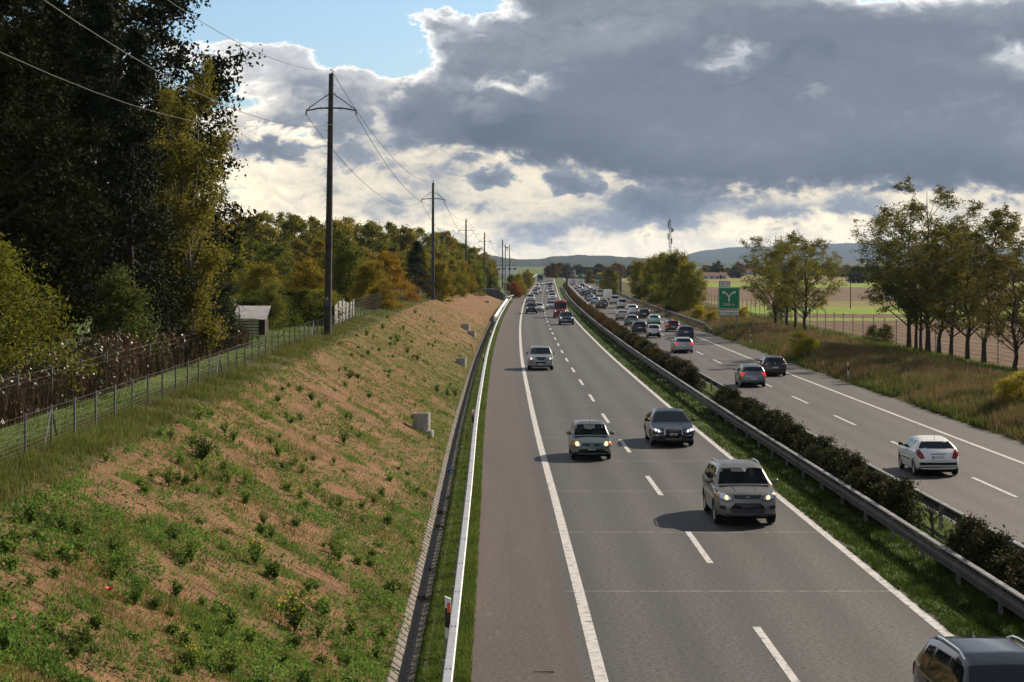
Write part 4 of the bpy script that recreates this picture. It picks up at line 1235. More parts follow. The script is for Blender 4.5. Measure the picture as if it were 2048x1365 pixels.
def car_body(sp):
    L, Wd, H = sp['L'], sp['W'], sp['H']
    hw = Wd / 2
    pf = np.array(sp['prof'], float)
    bl = np.array(sp['belt'], float)
    rw, fo, wb_ = sp['rw'], sp['fo'], sp['wb']
    Ra = rw + .055
    cl = sp.get('clear', .20)
    wheels = (fo, fo + wb_)
    ys = set(np.round(np.linspace(0, L, 40), 3)) | {round(v, 3) for v in (.015, .03, .06, .1, .15, .22, L - .015, L - .03, L - .06, L - .1, L - .16)}
    for wc in wheels:
        for a in np.linspace(-1, 1, 13):
            ys.add(round(wc + Ra * math.sin(a * math.pi / 2), 3))
        ys |= {round(wc - Ra - .012, 3), round(wc + Ra + .012, 3)}
    ys |= set(np.round(pf[:, 0], 3))
    ys = np.array(sorted(y for y in ys if 0 <= y <= L))
    k = sp.get('soft', .05)
    def top(y):
        w = min(k, y + 1e-4, L - y + 1e-4)
        return np.mean([np.interp(y + d * w, pf[:, 0], pf[:, 1]) for d in (-1, -.5, 0, .5, 1)])
    af, ar, cf, cr = sp.get('af', .10), sp.get('ar', .07), sp.get('cf', .20), sp.get('cr', .10)
    rings = []
    rwf = sp.get('roofw', .72)
    for y in ys:
        t = top(y)
        b = cl + .06 * max(0, 1 - y / .35) + .10 * max(0, 1 - (L - y) / .4)
        arch = 0.0
        for wc in wheels:
            d = abs(y - wc)
            if d < Ra: arch = max(arch, rw + math.sqrt(Ra * Ra - d * d))
        belt = min(np.interp(y, bl[:, 0], bl[:, 1]), t - .035)
        g = max(0.0, min(1.0, (t - belt - .04) / max(H - belt - .04, .1)))
        f = 1 - af * max(0, 1 - y / .8) ** 2 - ar * max(0, 1 - (L - y) / .7) ** 2
        m1 = min(.50, b + (belt - b) * .45)
        m2 = b + (belt - b) * .68
        wr = hw * (rwf * g + .90 * (1 - g))
        sh = hw * (1 - .045)
        z2 = max(b + .05, arch)
        z3 = max(m1, arch + .015)
        z4 = max(m2, arch + .05)
        ring = [(0, max(b, arch - .02)), (hw * .80, max(b, arch - .02)), (hw * .965, z2), (hw * (1.0 if not arch else 1.012), z3), (hw * (1.0 if not arch else 1.008), min(z4, belt - .02) if z4 < belt else z4), (hw * .985, max(belt - .05, z4 + .005)), (sh, max(belt, z4 + .012)),
                (sh * .985, max(belt + .02 * g + .004, z4 + .02)), (sh * (1 - .5 * g) * .985 + wr * .5 * g, belt + (t - belt) * .5 if g > .02 else max(belt + .008, z4 + .022)),
                (wr, max(t - .075 * (.35 + .65 * g), belt + .012)), (wr - .06 * hw, t - .028), (wr * .62, t - .008), (0, t)]
        pts = []
        for x, z in ring:
            x *= f
            q = (x / hw) ** 2
            yy = y + cf * q * max(0, 1 - y / .9) ** 1.5 - cr * q * max(0, 1 - (L - y) / .8) ** 1.5
            pts.append((x, yy - L / 2, z))
        rings.append(pts)
    n = len(rings[0])
    full = [r + [(-x, y, z) for x, y, z in reversed(r[1:-1])] for r in rings]
    m = len(full[0])
    V_ = [p for r in full for p in r]
    F_ = [(i * m + j, i * m + (j + 1) % m, (i + 1) * m + (j + 1) % m, (i + 1) * m + j) for i in range(len(full) - 1) for j in range(m)]
    F_.append(tuple(reversed(range(m))))
    F_.append(tuple((len(full) - 1) * m + j for j in range(m)))
    return MB().add(V_, F_)


def make_car(sp):
    L, Wd, H = sp['L'], sp['W'], sp['H']
    hw = Wd / 2
    root = empty(sp.get('name', 'car'))
    bmb = car_body(sp)
    bme = bmb.mesh('body', sp.get('pm') or (m_paint_met if sp.get('metal', True) else m_paint_car), 38)
    bvh = BVHTree.FromPolygons(bmb.v, bmb.f)
    body = link('body', bme, root)
    MB().box((0, 0, sp.get('clear', .2) + .08), (Wd * .84, L * .93, .22)).box((0, sp['fo'] - L / 2, sp['rw'] + .18), (Wd * .80, sp['rw'] * 2.2, .34)).box((0, sp['fo'] + sp['wb'] - L / 2, sp['rw'] + .18), (Wd * .80, sp['rw'] * 2.2, .34)).build('underbody', m_under, root)

    def cast(view, a, b):
        o, d = {'front': ((a, -L, b), (0, 1, 0)), 'rear': ((a, L, b), (0, -1, 0)), 'right': ((4, a, b), (-1, 0, 0)), 'left': ((-4, a, b), (1, 0, 0)), 'top': ((a, b, 5), (0, 0, -1))}[view]
        h = bvh.ray_cast(Vector(o), Vector(d))
        if h[0] is None:
            h = bvh.find_nearest(Vector((a, 0, b)) + Vector(d) * -L / 2 if view in ('front', 'rear') else Vector((0, a, b)) - Vector(d))
        nn = h[1]
        if nn.dot(Vector(d)) > 0: nn = -nn
        return h[0], nn

    def patch(name, view, poly, m, off=.008, parent=None, K=4, sub=4, thick=.03):
        if view in ('front', 'rear') and 'wind' not in name and K > 1: off += .012
        pts = []
        for i in range(len(poly)):
            a, b = Vector(poly[i]), Vector(poly[(i + 1) % len(poly)])
            pts += [a.lerp(b, t / sub) for t in range(sub)]
        c = sum(pts, Vector((0, 0))) / len(pts)
        hit = [cast(view, c.x, c.y)]
        for k in range(1, K + 1):
            hit += [cast(view, *(c.lerp(q, k / K))) for q in pts]
        n = len(pts)
        vs = [h[0] + h[1] * off for h in hit] + [h[0] - h[1] * thick for h in hit[-n:]]
        fs = [(0, 1 + j, 1 + (j + 1) % n) for j in range(n)]
        for k in range(K):
            b0 = 1 + k * n
            fs += [(b0 + j, b0 + n + j, b0 + n + (j + 1) % n, b0 + (j + 1) % n) for j in range(n)]
        if view in ('front', 'left', 'top'): pass
        mb = MB().add(vs, fs)
        me = mb.mesh(name, m)
        import bmesh
        bm = bmesh.new()
        bm.from_mesh(me)
        bmesh.ops.recalc_face_normals(bm, faces=bm.faces)
        bm.to_mesh(me)
        bm.free()
        me.shade_smooth()
        me.set_sharp_from_angle(angle=R(35))
        return link(name, me, parent or root)

    def mir(poly):
        return [(-a, b) for a, b in poly]

    def X(poly):
        return [(a * hw, b) for a, b in poly]

    cowl, rf, rr_, rg = sp['cowl'], sp['rf'], sp['rr'], sp['rg']
    rwf = sp.get('roofw', .72)
    wt_ = hw * rwf - .045
    wb2 = hw * .83
    wz0, wz1 = cowl[1] + .015, rf[1] - .015
    patch('windscreen', 'front', [(-wb2, wz0 + .02), (-wb2 * .5, wz0), (wb2 * .5, wz0), (wb2, wz0 + .02), (wt_, wz1 - .015), (wt_ * .5, wz1), (-wt_ * .5, wz1), (-wt_, wz1 - .015)], m_glass, .006, K=4)
    if sp.get('rearglass', True):
        rz0, rz1 = rg[1] + sp.get('rgup', .03), rr_[1] - .05
        w0, w1 = hw * sp.get('rgw', .78), hw * rwf - .06
        patch('rear_window', 'rear', [(-w0, rz0), (w0, rz0), (w0 * .97, rz0 + .06), (w1, rz1), (-w1, rz1), (-w0 * .97, rz0 + .06)], m_glass, .006, K=4)
    for view in ('right', 'left'):
        for w in sp['side']:
            patch('side_window', view, [(a - L / 2, b) for a, b in w], m_glass, .005)
        for hy, hz in sp.get('handles', ()):
            patch('door_handle', view, [(hy - L / 2, hz), (hy - L / 2 + .16, hz), (hy - L / 2 + .16, hz + .03), (hy - L / 2, hz + .03)], m_trim if sp.get('dark_handle') else m_chrome, .02, K=1, sub=1)
        for dy in sp.get('seams', ()):
            patch('door_seam', view, [(dy - L / 2, .34), (dy - L / 2 + .012, .34), (dy - L / 2 + .012, cowl[1] - .04), (dy - L / 2, cowl[1] - .04)], m_under, .001, K=1, sub=4)
        if sp.get('side_strip'):
            y0, y1, z0 = sp['side_strip']
            patch('side_strip', view, [(y0 - L / 2, z0), (y1 - L / 2, z0), (y1 - L / 2, z0 + .045), (y0 - L / 2, z0 + .045)], m_trim, .012, K=1, sub=6)
    for it in sp['front']:
        nm, poly, mm, off, both = it[:5]
        for pl in ([X(poly), mir(X(poly))] if both else [X(poly)]):
            o = patch(nm, 'front', pl, mm, off)
            if nm == 'headlight':
                cx_, cz_ = sum(q[0] for q in pl) / len(pl), sum(q[1] for q in pl) / len(pl)
                patch('bezel', 'front', [(cx_ + (a_ - cx_) * 1.16, cz_ + (b_ - cz_) * 1.22) for a_, b_ in pl], m_trim, off - .007, o)
                for cx, cz, rad, lm in it[5]:
                    sx = 1 if pl[0][0] > 0 else -1
                    patch('lamp' if lm is not m_amber else 'indicator', 'front', [(sx * cx * hw + rad * math.cos(a) * 1.1, cz + rad * math.sin(a)) for a in np.linspace(0, 6.283, 9)[:-1]], lm, off + .034, o, K=2, sub=1, thick=.0)
            if nm == 'grille' and sp.get('bars'):
                zs = [p_[1] for p_ in poly]
                for q in range(sp['bars']):
                    zz = min(zs) + (max(zs) - min(zs)) * (q + .6) / (sp['bars'] + .2)
                    ww = min(abs(p_[0]) for p_ in poly) * hw * .96
                    patch('grille_bar', 'front', [(-ww, zz), (ww, zz), (ww, zz + .012), (-ww, zz + .012)], m_galvd, off + .008, o, K=1, sub=4, thick=0)
    for it in sp['rear']:
        nm, poly, mm, off, both = it[:5]
        for pl in ([X(poly), mir(X(poly))] if both else [X(poly)]):
            patch(nm, 'rear', pl, mm, off)
    # plates
    for view, z, txt, eu in ((('front',) + tuple(sp['fplate'])) if sp.get('fplate') else ('front', .48, None, 0), (('rear',) + tuple(sp['rplate'])) if sp.get('rplate') else ('rear', .72, None, 0)):
        h, nn = cast(view, 0, z)
        sg = -1 if view == 'front' else 1
        pw = .50 if (view == 'rear' or eu) else .31
        ph = .11 if view == 'rear' or eu else .085
        pg = MB().box((0, sg * .012, 0), (pw, .02, ph)).build('number_plate', m_plate, root, (0, h.y, z))
        if eu:
            MB().box((-sg * -1 * (pw / 2 - .025) * (1 if view == 'front' else 1), sg * .023, 0), (.045, .004, ph)).build('blue_band', m_blue, pg)
        if txt:
            link('lettering', text_mesh(txt, ph * .86, m_ink, spacing=1.05, depth=.002), pg, (.02 if eu else 0, sg * .025, -.002), (R(90), 0, 0 if view == 'front' else math.pi))
    # mirrors
    my, mz = cowl[0] + .38 - L / 2, cowl[1] + .08
    ms = lathe_x([(-.10, .001), (-.09, .05), (-.04, .075), (.05, .07), (.09, .045), (.10, .001)], 10)
    msm = MB().add([(x, y * .55, z) for x, y, z in ms.v], ms.f).add([(x, y, z) for x, y, z in MB().box((-.09, 0, -.045), (.12, .05, .035)).v], MB().box((0, 0, 0), (1, 1, 1)).f)
    mme = msm.mesh('mirror', m_trim if sp.get('dark_mirror') else m_paint_met if sp.get('metal', True) else m_paint_car, 60)
    for sg in (1, -1):
        link('mirror', mme, root, (sg * (hw + .07), my, mz), (0, 0, 0 if sg > 0 else math.pi))
    # wheels
    ty, ri = wheel_meshes(sp['rw'], sp.get('tw', .21))
    for wy in (sp['fo'] - L / 2, sp['fo'] + sp['wb'] - L / 2):
        for sg in (1, -1):
            w_ = link('wheel', ty, root, (sg * (hw - sp.get('tw', .21) / 2 - .015), wy, sp['rw']), (0, 0, 0 if sg > 0 else math.pi))
            link('rim', ri, w_)
    if sp.get('rails'):
        y0, y1 = sp['rails']
        zt = H
        for sg in (1, -1):
            hh = [cast('top', sg * (hw * rwf - .05), y - L / 2)[0] for y in np.linspace(y0, y1, 7)]
            MB().tube([h_ + Vector((0, 0, d)) for h_, d in zip(hh, (.0, .045, .055, .055, .055, .045, .0))], .02, 6).build('roof_rail', m_chrome, root)
    if sp.get('antenna'):
        h = cast('top', 0, sp['antenna'] - L / 2)[0]
        MB().tube([h, h + Vector((0, .10, .28))], [.008, .003], 5).build('antenna', m_trim, root)
    if sp.get('fin'):
        h = cast('top', 0, sp['fin'] - L / 2)[0]
        MB().add([h + Vector(v_) for v_ in ((-.03, -.1, -.01), (.03, -.1, -.01), (.02, .1, -.01), (-.02, .1, -.01), (0, .07, .07), (0, .1, .07))], [(0, 1, 4), (1, 2, 5, 4), (3, 0, 4, 5), (2, 3, 5)]).build('antenna_fin', m_trim, root)
    for fn in sp.get('extra', ()):
        fn(root, cast, hw, L, H)
    return root


def kinds():
    """profiles: metres back from the nose, height"""
    S = {}
    def generic_front(nz, amber=True, lamp=None, grille=True):
        f = [('headlight', [(.55, nz - .17), (.90, nz - .12), (.92, nz - .02), (.62, nz - .06)], m_head, .008, True, [(.72, nz - .10, .045, lamp or m_lampw)]),
             ('air_intake', [(-.50, .30), (.50, .30), (.44, .45), (-.44, .45)], m_trim, .008, False),
             ('fog_lamp', [(.70, .33), (.84, .33), (.84, .41), (.70, .41)], m_trim, .008, True)]
        if grille: f.insert(1, ('grille', [(-.42, nz - .16), (.42, nz - .16), (.47, nz - .06), (-.47, nz - .06)], m_trim, .008, False))
        return f
    def generic_rear(z0, z1, lit=False, inner=.66):
        return [('tail_light', [(inner, z0), (.93, z0 + .02), (.95, z1), (inner + .08, z1 - .03)], m_redlit if lit else m_red, .010, True),
                ('rear_bumper_insert', [(-.80, .30), (.80, .30), (.78, .43), (-.78, .43)], m_trim, .008, False)]
    def side2(c, f, b, r, zb, zt, rearx):
        return [[(c + .32, zb), (b, zb + .015), (b, zt), (f + .02, zt - .02)], [(b + .07, zb + .015), (r, zb + .04), (rearx, zt - .03), (b + .07, zt)]]
    S['hatchback'] = dict(L=4.2, W=1.78, H=1.48, wb=2.58, fo=.85, rw=.315, prof=[(0, .55), (.03, .66), (.12, .76), (.22, .80), (.98, .97), (1.75, 1.40), (2.25, 1.475), (3.2, 1.45), (3.75, 1.38), (4.05, 1.02), (4.14, .92), (4.19, .70), (4.2, .58)],
                          belt=[(0, .72), (1, .90), (3.0, .95), (4.2, .98)], cowl=(.98, .97), rf=(1.75, 1.40), rr=(3.75, 1.40), rg=(4.05, 1.02), side=side2(.98, 1.75, 2.4, 3.35, .965, 1.37, 3.15), front=generic_front(.80), rear=generic_rear(.74, 1.0), handles=((2.15, .86), (3.1, .88)), seams=(1.28, 2.42, 3.3), dark_handle=True, antenna=3.4)
    S['small_hatchback'] = dict(L=3.72, W=1.60, H=1.44, wb=2.36, fo=.72, rw=.285, tw=.17, roofw=.76, prof=[(0, .50), (.03, .60), (.10, .70), (.20, .745), (.78, .93), (1.42, 1.36), (1.85, 1.44), (2.8, 1.41), (3.25, 1.34), (3.58, .97), (3.66, .86), (3.71, .68), (3.72, .55)],
                                belt=[(0, .68), (.8, .87), (3.0, .90), (3.72, .93)], cowl=(.78, .93), rf=(1.42, 1.36), rr=(3.25, 1.36), rg=(3.58, .97), side=side2(.78, 1.42, 2.05, 2.95, .915, 1.33, 2.8), front=generic_front(.75), rear=generic_rear(.68, .93), handles=((1.85, .80),), seams=(1.05, 2.08), dark_handle=True, antenna=1.5)
    S['saloon'] = dict(L=4.85, W=1.86, H=1.46, wb=2.85, fo=.90, rw=.335, roofw=.68, prof=[(0, .52), (.03, .66), (.14, .74), (.28, .79), (1.38, .96), (2.18, 1.38), (2.75, 1.455), (3.4, 1.425), (3.75, 1.36), (4.32, 1.06), (4.70, 1.02), (4.80, .92), (4.84, .70), (4.85, .60)],
                       belt=[(0, .70), (1.3, .90), (3.5, .95), (4.85, .98)], cowl=(1.38, .96), rf=(2.18, 1.38), rr=(3.75, 1.37), rg=(4.32, 1.06), side=side2(1.38, 2.18, 2.82, 3.75, .965, 1.36, 3.5), front=generic_front(.79, lamp=m_lampc), rear=generic_rear(.76, .95), handles=((2.5, .86), (3.4, .88)), seams=(1.7, 2.85, 3.75), fin=3.6)
    S['estate'] = dict(S['saloon'], L=4.6, W=1.81, prof=[(0, .52), (.03, .66), (.14, .74), (.28, .79), (1.30, .96), (2.08, 1.39), (2.65, 1.465), (3.8, 1.43), (4.2, 1.38), (4.48, 1.03), (4.55, .92), (4.59, .70), (4.6, .60)], H=1.47, wb=2.76, fo=.80, cowl=(1.30, .96), rf=(2.08, 1.39), rr=(4.2, 1.385), rg=(4.48, 1.03), roofw=.72,
                       side=side2(1.30, 2.08, 2.7, 3.55, .965, 1.37, 3.55) + [[(3.62, 1.0), (4.10, 1.05), (3.95, 1.31), (3.62, 1.33)]], rails=(2.3, 4.1), seams=(1.6, 2.72, 3.55), rear=generic_rear(.78, .99))
    S['sport_utility'] = dict(L=4.5, W=1.86, H=1.70, wb=2.68, fo=.88, rw=.36, tw=.235, clear=.26, roofw=.72, prof=[(0, .60), (.03, .78), (.12, .92), (.24, .99), (1.02, 1.14), (1.72, 1.60), (2.2, 1.69), (3.5, 1.665), (4.05, 1.60), (4.36, 1.20), (4.45, 1.05), (4.49, .80), (4.5, .66)],
                              belt=[(0, .88), (1.0, 1.06), (3.4, 1.11), (4.5, 1.15)], cowl=(1.02, 1.14), rf=(1.72, 1.60), rr=(4.05, 1.61), rg=(4.36, 1.20), side=side2(1.02, 1.72, 2.45, 3.40, 1.125, 1.56, 3.3) + [[(3.46, 1.15), (4.02, 1.20), (3.85, 1.49), (3.46, 1.53)]], front=generic_front(.99), rear=generic_rear(.86, 1.16), rails=(1.95, 4.0), handles=((2.2, 1.0), (3.15, 1.02)), seams=(1.35, 2.48, 3.42), dark_handle=True, fplate=(.56, None, 0), rplate=(.86, None, 0))
    S['van'] = dict(name='van', L=5.5, W=2.02, H=2.52, wb=3.45, fo=.98, rw=.345, tw=.22, clear=.24, roofw=.86, af=.07, ar=.02, cf=.14, cr=.03, prof=[(0, .58), (.03, .86), (.14, 1.08), (.30, 1.18), (.85, 1.32), (1.55, 2.25), (1.95, 2.47), (2.6, 2.52), (5.2, 2.51), (5.42, 2.44), (5.47, 1.6), (5.49, .9), (5.5, .60)],
                    belt=[(0, .95), (.85, 1.22), (5.5, 1.24)], cowl=(.85, 1.32), rf=(1.55, 2.22), rr=(5.42, 2.2), rg=(5.46, 1.5), rgup=.05, rgw=.70, side=[[(1.22, 1.28), (2.1, 1.26), (2.1, 1.92), (1.62, 1.92)]], front=generic_front(1.10), rear=[('tail_light', [(.86, .85), (.955, .85), (.955, 1.35), (.86, 1.35)], m_redlit, .01, True), ('brake_light', [(-.12, 2.40), (.12, 2.40), (.12, 2.45), (-.12, 2.45)], m_redlit, .01, False), ('rear_bumper_insert', [(-.9, .32), (.9, .32), (.9, .52), (-.9, .52)], m_trim, .03, False), ('door_seam', [(-.008, .55), (.008, .55), (.008, 2.38), (-.008, 2.38)], m_under, .003, False)], seams=(1.15, 2.15, 3.4), rearglass=False, dark_mirror=True, rplate=(.62, None, 0), fplate=(.52, None, 0))
    S['small_van'] = dict(name='van', L=4.35, W=1.83, H=1.82, wb=2.75, fo=.85, rw=.32, roofw=.82, af=.08, ar=.02, cf=.16, cr=.03, prof=[(0, .56), (.03, .76), (.12, .90), (.25, .97), (.95, 1.12), (1.65, 1.68), (2.0, 1.79), (2.8, 1.82), (4.0, 1.81), (4.24, 1.74), (4.30, 1.15), (4.34, .8), (4.35, .58)],
                          belt=[(0, .86), (.95, 1.04), (4.35, 1.08)], cowl=(.95, 1.12), rf=(1.65, 1.66), rr=(4.24, 1.72), rg=(4.30, 1.15), rgup=.03, rgw=.74, side=[[(1.28, 1.10), (2.15, 1.10), (2.15, 1.60), (1.72, 1.60)]], front=generic_front(.97), rear=generic_rear(.75, 1.12, True, .80) + [('door_seam', [(-.008, .48), (.008, .48), (.008, 1.68), (-.008, 1.68)], m_under, .008, False)], seams=(1.2, 2.2), dark_mirror=True, rplate=(.95, None, 0), fplate=(.5, None, 0))
    S['microcar'] = dict(L=2.52, W=1.53, H=1.54, wb=1.82, fo=.36, rw=.285, tw=.17, roofw=.76, cf=.14, prof=[(0, .50), (.03, .64), (.10, .78), (.20, .84), (.55, .98), (1.05, 1.44), (1.45, 1.54), (1.95, 1.50), (2.15, 1.46), (2.38, 1.04), (2.45, .90), (2.51, .74), (2.52, .52)],
                         belt=[(0, .76), (.55, .92), (2.52, .96)], cowl=(.55, .98), rf=(1.05, 1.44), rr=(2.15, 1.47), rg=(2.38, 1.04), side=[[(.84, .96), (1.65, .98), (1.60, 1.42), (1.10, 1.42)], [(1.72, 1.0), (2.1, 1.05), (1.98, 1.36), (1.72, 1.42)]], front=generic_front(.84), rear=[('tail_light', [(.78, .86), (.92, .86), (.92, .98), (.78, .98)], m_redlit, .012, True), ('rear_bumper_insert', [(-.55, .30), (.55, .30), (.50, .46), (-.50, .46)], m_trim, .008, False), ('reflector', [(.66, .46), (.82, .46), (.82, .60), (.66, .60)], m_head, .01, True)], seams=(.7, 1.68), rplate=(.66, None, 0))
    S['retro_city_car'] = dict(S['small_hatchback'], L=3.55, W=1.63, H=1.49, fo=.68, wb=2.30, roofw=.72, cr=.22, cf=.26, prof=[(0, .48), (.03, .62), (.12, .76), (.24, .84), (.78, 1.00), (1.32, 1.38), (1.75, 1.485), (2.5, 1.44), (3.0, 1.31), (3.36, .98), (3.46, .86), (3.53, .70), (3.55, .52)], belt=[(0, .76), (.8, .93), (3.55, .93)], cowl=(.78, 1.0), rf=(1.32, 1.38), rr=(3.0, 1.33), rg=(3.36, .99),
                               side=side2(.78, 1.32, 1.98, 2.8, .975, 1.36, 2.65), rear=[('tail_light', [(.74, .70), (.88, .70), (.88, .88), (.74, .88)], m_redlit, .02, True), ('brake_light', [(-.2, 1.30), (.2, 1.30), (.2, 1.33), (-.2, 1.33)], m_red, .02, False)], rplate=(.80, None, 0))
    S['lorry'] = dict(name='lorry', L=8.5, W=2.45, H=3.5, wb=5.2, fo=1.35, rw=.5, tw=.3, clear=.35, roofw=.93, af=.05, ar=.0, cf=.10, cr=0, soft=.03, prof=[(0, .80), (.02, 1.2), (.08, 1.75), (.35, 2.75), (.8, 3.3), (2.1, 3.45), (2.35, 3.5), (8.46, 3.5), (8.48, 1.2), (8.5, .9)],
                      belt=[(0, 1.3), (.1, 1.6), (8.5, 1.75)], cowl=(.10, 1.78), rf=(.36, 2.7), rr=(8.4, 3.2), rg=(8.45, 1.8), side=[[(.5, 1.8), (1.4, 1.8), (1.4, 2.5), (.6, 2.5)]], front=[('headlight', [(.68, .85), (.92, .85), (.92, 1.08), (.68, 1.08)], m_head, .01, True, [(.8, .96, .07, m_lampw)]), ('grille', [(-.62, .75), (.62, .75), (.66, 1.55), (-.66, 1.55)], m_trim, .012, False)], rear=generic_rear(.7, .95), bars=5, rearglass=False, dark_mirror=True, seams=(1.5, 2.25), fplate=(.6, None, 0))
    return S, generic_front, generic_rear, side2


S, gfront, grear, side2 = kinds()
GREY, SILVER, WHITE, BLACK = (.14, .145, .15), (.36, .37, .38), (.66, .66, .65), (.010, .010, .012)
BEIGE, NAVY, RED, MINT, SLATE, PALEB = (.185, .18, .16), (.018, .025, .05), (.33, .018, .02), (.28, .50, .46), (.085, .095, .11), (.42, .47, .52)

# ---- one-off vehicles that show largest
def four_rings(root, cast, hw, L, H):
    h, _ = cast('front', 0, .70)
    for i in range(4):
        cx = (i - 1.5) * .062
        MB().tube([(cx + .036 * math.cos(a), h.y - .035, .70 + .036 * math.sin(a)) for a in np.linspace(0, 6.283, 15)], .0055, 5, caps=False).build('badge_ring', m_chrome, root)
def oval_badge(z, w=.09, hh=.035, mm=None, view='front'):
    def f(root, cast, hw, L, H):
        h, _ = cast(view, 0, z)
        sg = -1 if view == 'front' else 1
        MB().add([(w * math.cos(a), h.y + sg * .028, z + hh * math.sin(a)) for a in np.linspace(0, 6.283, 13)[:-1]] + [(w * math.cos(a), h.y + sg * .0, z + hh * math.sin(a)) for a in np.linspace(0, 6.283, 13)[:-1]], [tuple(range(12)), tuple(range(23, 11, -1))] + [(i, (i + 1) % 12, 12 + (i + 1) % 12, 12 + i) for i in range(12)]).build('badge', mm or m_chrome, root)
    return f
def bonnet_ribs(root, cast, hw, L, H):
    for sg in (1, -1):
        pts = [cast('top', sg * x, y - L / 2)[0] + Vector((0, 0, .004)) for x, y in ((.30, .35), (.33, .6), (.36, .95))]
        MB().tube(pts, [.006, .02, .012], 6).build('bonnet_rib', m_paint_met, root, color=BEIGE)
kuga = make_car(dict(S['sport_utility'], H=1.68, bars=2, front=[
    ('headlight', [(.50, .80), (.66, .76), (.96, .88), (.98, 1.00), (.74, .98), (.54, .88)], m_head, .010, True, [(.66, .845, .05, m_lampw), (.90, .90, .035, m_amber)]),
    ('grille', [(-.40, .83), (.40, .83), (.45, .92), (-.45, .92)], m_trim, .010, False), ('air_intake', [(-.50, .40), (.50, .40), (.58, .50), (.42, .70), (-.42, .70), (-.58, .50)], m_trim, .010, False),
    ('fog_lamp_housing', [(.70, .50), (.90, .54), (.86, .64), (.70, .62)], m_trim, .010, True), ('lower_bumper', [(-.86, .30), (.86, .30), (.88, .375), (-.88, .375)], m_trim, .016, False)],
    extra=(oval_badge(.875, .07, .028), bonnet_ribs), fplate=(.56, 'VD 571·261', 0), antenna=3.6))
audi = make_car(dict(S['saloon'], L=4.92, W=1.87, bars=5, pm=m_paint_blk, front=[
    ('headlight', [(.48, .64), (.62, .61), (.92, .68), (.95, .78), (.70, .74)], m_head, .010, True, [(.66, .665, .035, m_lampc), (.80, .70, .03, m_lampc)]),
    ('grille_frame', [(-.325, .335), (.325, .335), (.41, .45), (.41, .71), (.365, .795), (-.365, .795), (-.41, .71), (-.41, .45)], m_chrome, .004, False),
    ('grille', [(-.30, .36), (.30, .36), (.38, .46), (.38, .70), (.34, .77), (-.34, .77), (-.38, .70), (-.38, .46)], m_trim, .014, False), ('air_intake', [(.46, .32), (.86, .34), (.90, .46), (.48, .44)], m_trim, .010, True),
    ('bumper_blade', [(.46, .47), (.92, .50), (.92, .52), (.46, .49)], m_chrome, .016, True)], extra=(four_rings,), fplate=(.55, 'GE 226762', 0)))
micra = make_car(dict(S['small_hatchback'], bars=1, front=[
    ('headlight', [(.56, .56), (.74, .545), (.90, .60), (.92, .70), (.78, .74), (.60, .71), (.54, .64)], m_head, .014, True, [(.71, .645, .065, m_lampw), (.86, .65, .05, m_amber)]),
    ('grille', [(.08, .60), (.22, .585), (.44, .61), (.46, .655), (.28, .675), (.12, .665)], m_trim, .012, True), ('bumper_intake', [(-.58, .30), (.58, .30), (.62, .38), (.58, .45), (-.58, .45), (-.62, .38)], m_trim, .010, False),
    ('fog_lamp', [(.68, .34), (.84, .35), (.84, .43), (.68, .43)], m_head, .012, True)], fplate=(.46, 'VD 118·026', 0), extra=(oval_badge(.63, .03, .03),)))
kyron = make_car(dict(S['sport_utility'], L=4.66, W=1.88, H=1.74, bars=4, front=[
    ('headlight', [(.46, .78), (.80, .76), (.92, .90), (.66, .95), (.50, .88)], m_head, .010, True, [(.74, .84, .055, m_lampw), (.60, .83, .04, m_amber)]),
    ('grille', [(-.20, .76), (.20, .76), (.38, .90), (.36, .95), (-.36, .95), (-.38, .90)], m_trim, .012, False), ('air_intake', [(-.34, .50), (.34, .50), (.42, .62), (-.42, .62)], m_trim, .010, False), ('fog_lamp', [(.50, .56), (.80, .58), (.80, .64), (.50, .62)], m_head, .010, True)], fplate=(.46, None, 0), extra=(oval_badge(.90, .02, .04),), antenna=3.5))
p207 = make_car(dict(S['small_hatchback'], L=4.03, W=1.74, H=1.47, wb=2.54, fo=.80, rw=.305, metal=False, prof=[(0, .50), (.03, .62), (.12, .72), (.25, .78), (.95, .98), (1.60, 1.38), (2.1, 1.47), (2.8, 1.43), (3.28, 1.34), (3.72, 1.03), (3.86, .94), (3.98, .78), (4.01, .66), (4.03, .55)], belt=[(0, .70), (.95, .90), (3.2, .97), (4.03, 1.0)], cowl=(.95, .98), rf=(1.60, 1.38), rr=(3.28, 1.37), rg=(3.72, 1.04), cr=.20, ar=.10, roofw=.68, rgw=.80,
    side=side2(.95, 1.60, 2.20, 3.15, .975, 1.36, 2.95), handles=((2.0, .88),), seams=(1.2, 2.3), side_strip=(1.3, 2.75, .56), dark_mirror=True, antenna=3.2,
    rear=[('tail_light', [(.60, .72), (.80, .68), (.90, .80), (.96, .98), (.80, 1.03), (.68, .88)], m_red, .012, True), ('rear_bumper_insert', [(-.84, .45), (.84, .45), (.84, .56), (-.84, .56)], m_trim, .010, False), ('handle_strip', [(-.34, .865), (.34, .865), (.34, .885), (-.34, .885)], m_galvd, .012, False), ('tailgate_seam', [(-.56, .615), (.56, .615), (.56, .622), (-.56, .622)], m_under, .004, False)],
    rplate=(.76, 'BE 472 QL', 1), extra=(oval_badge(.955, .025, .03, None, 'rear'),)))
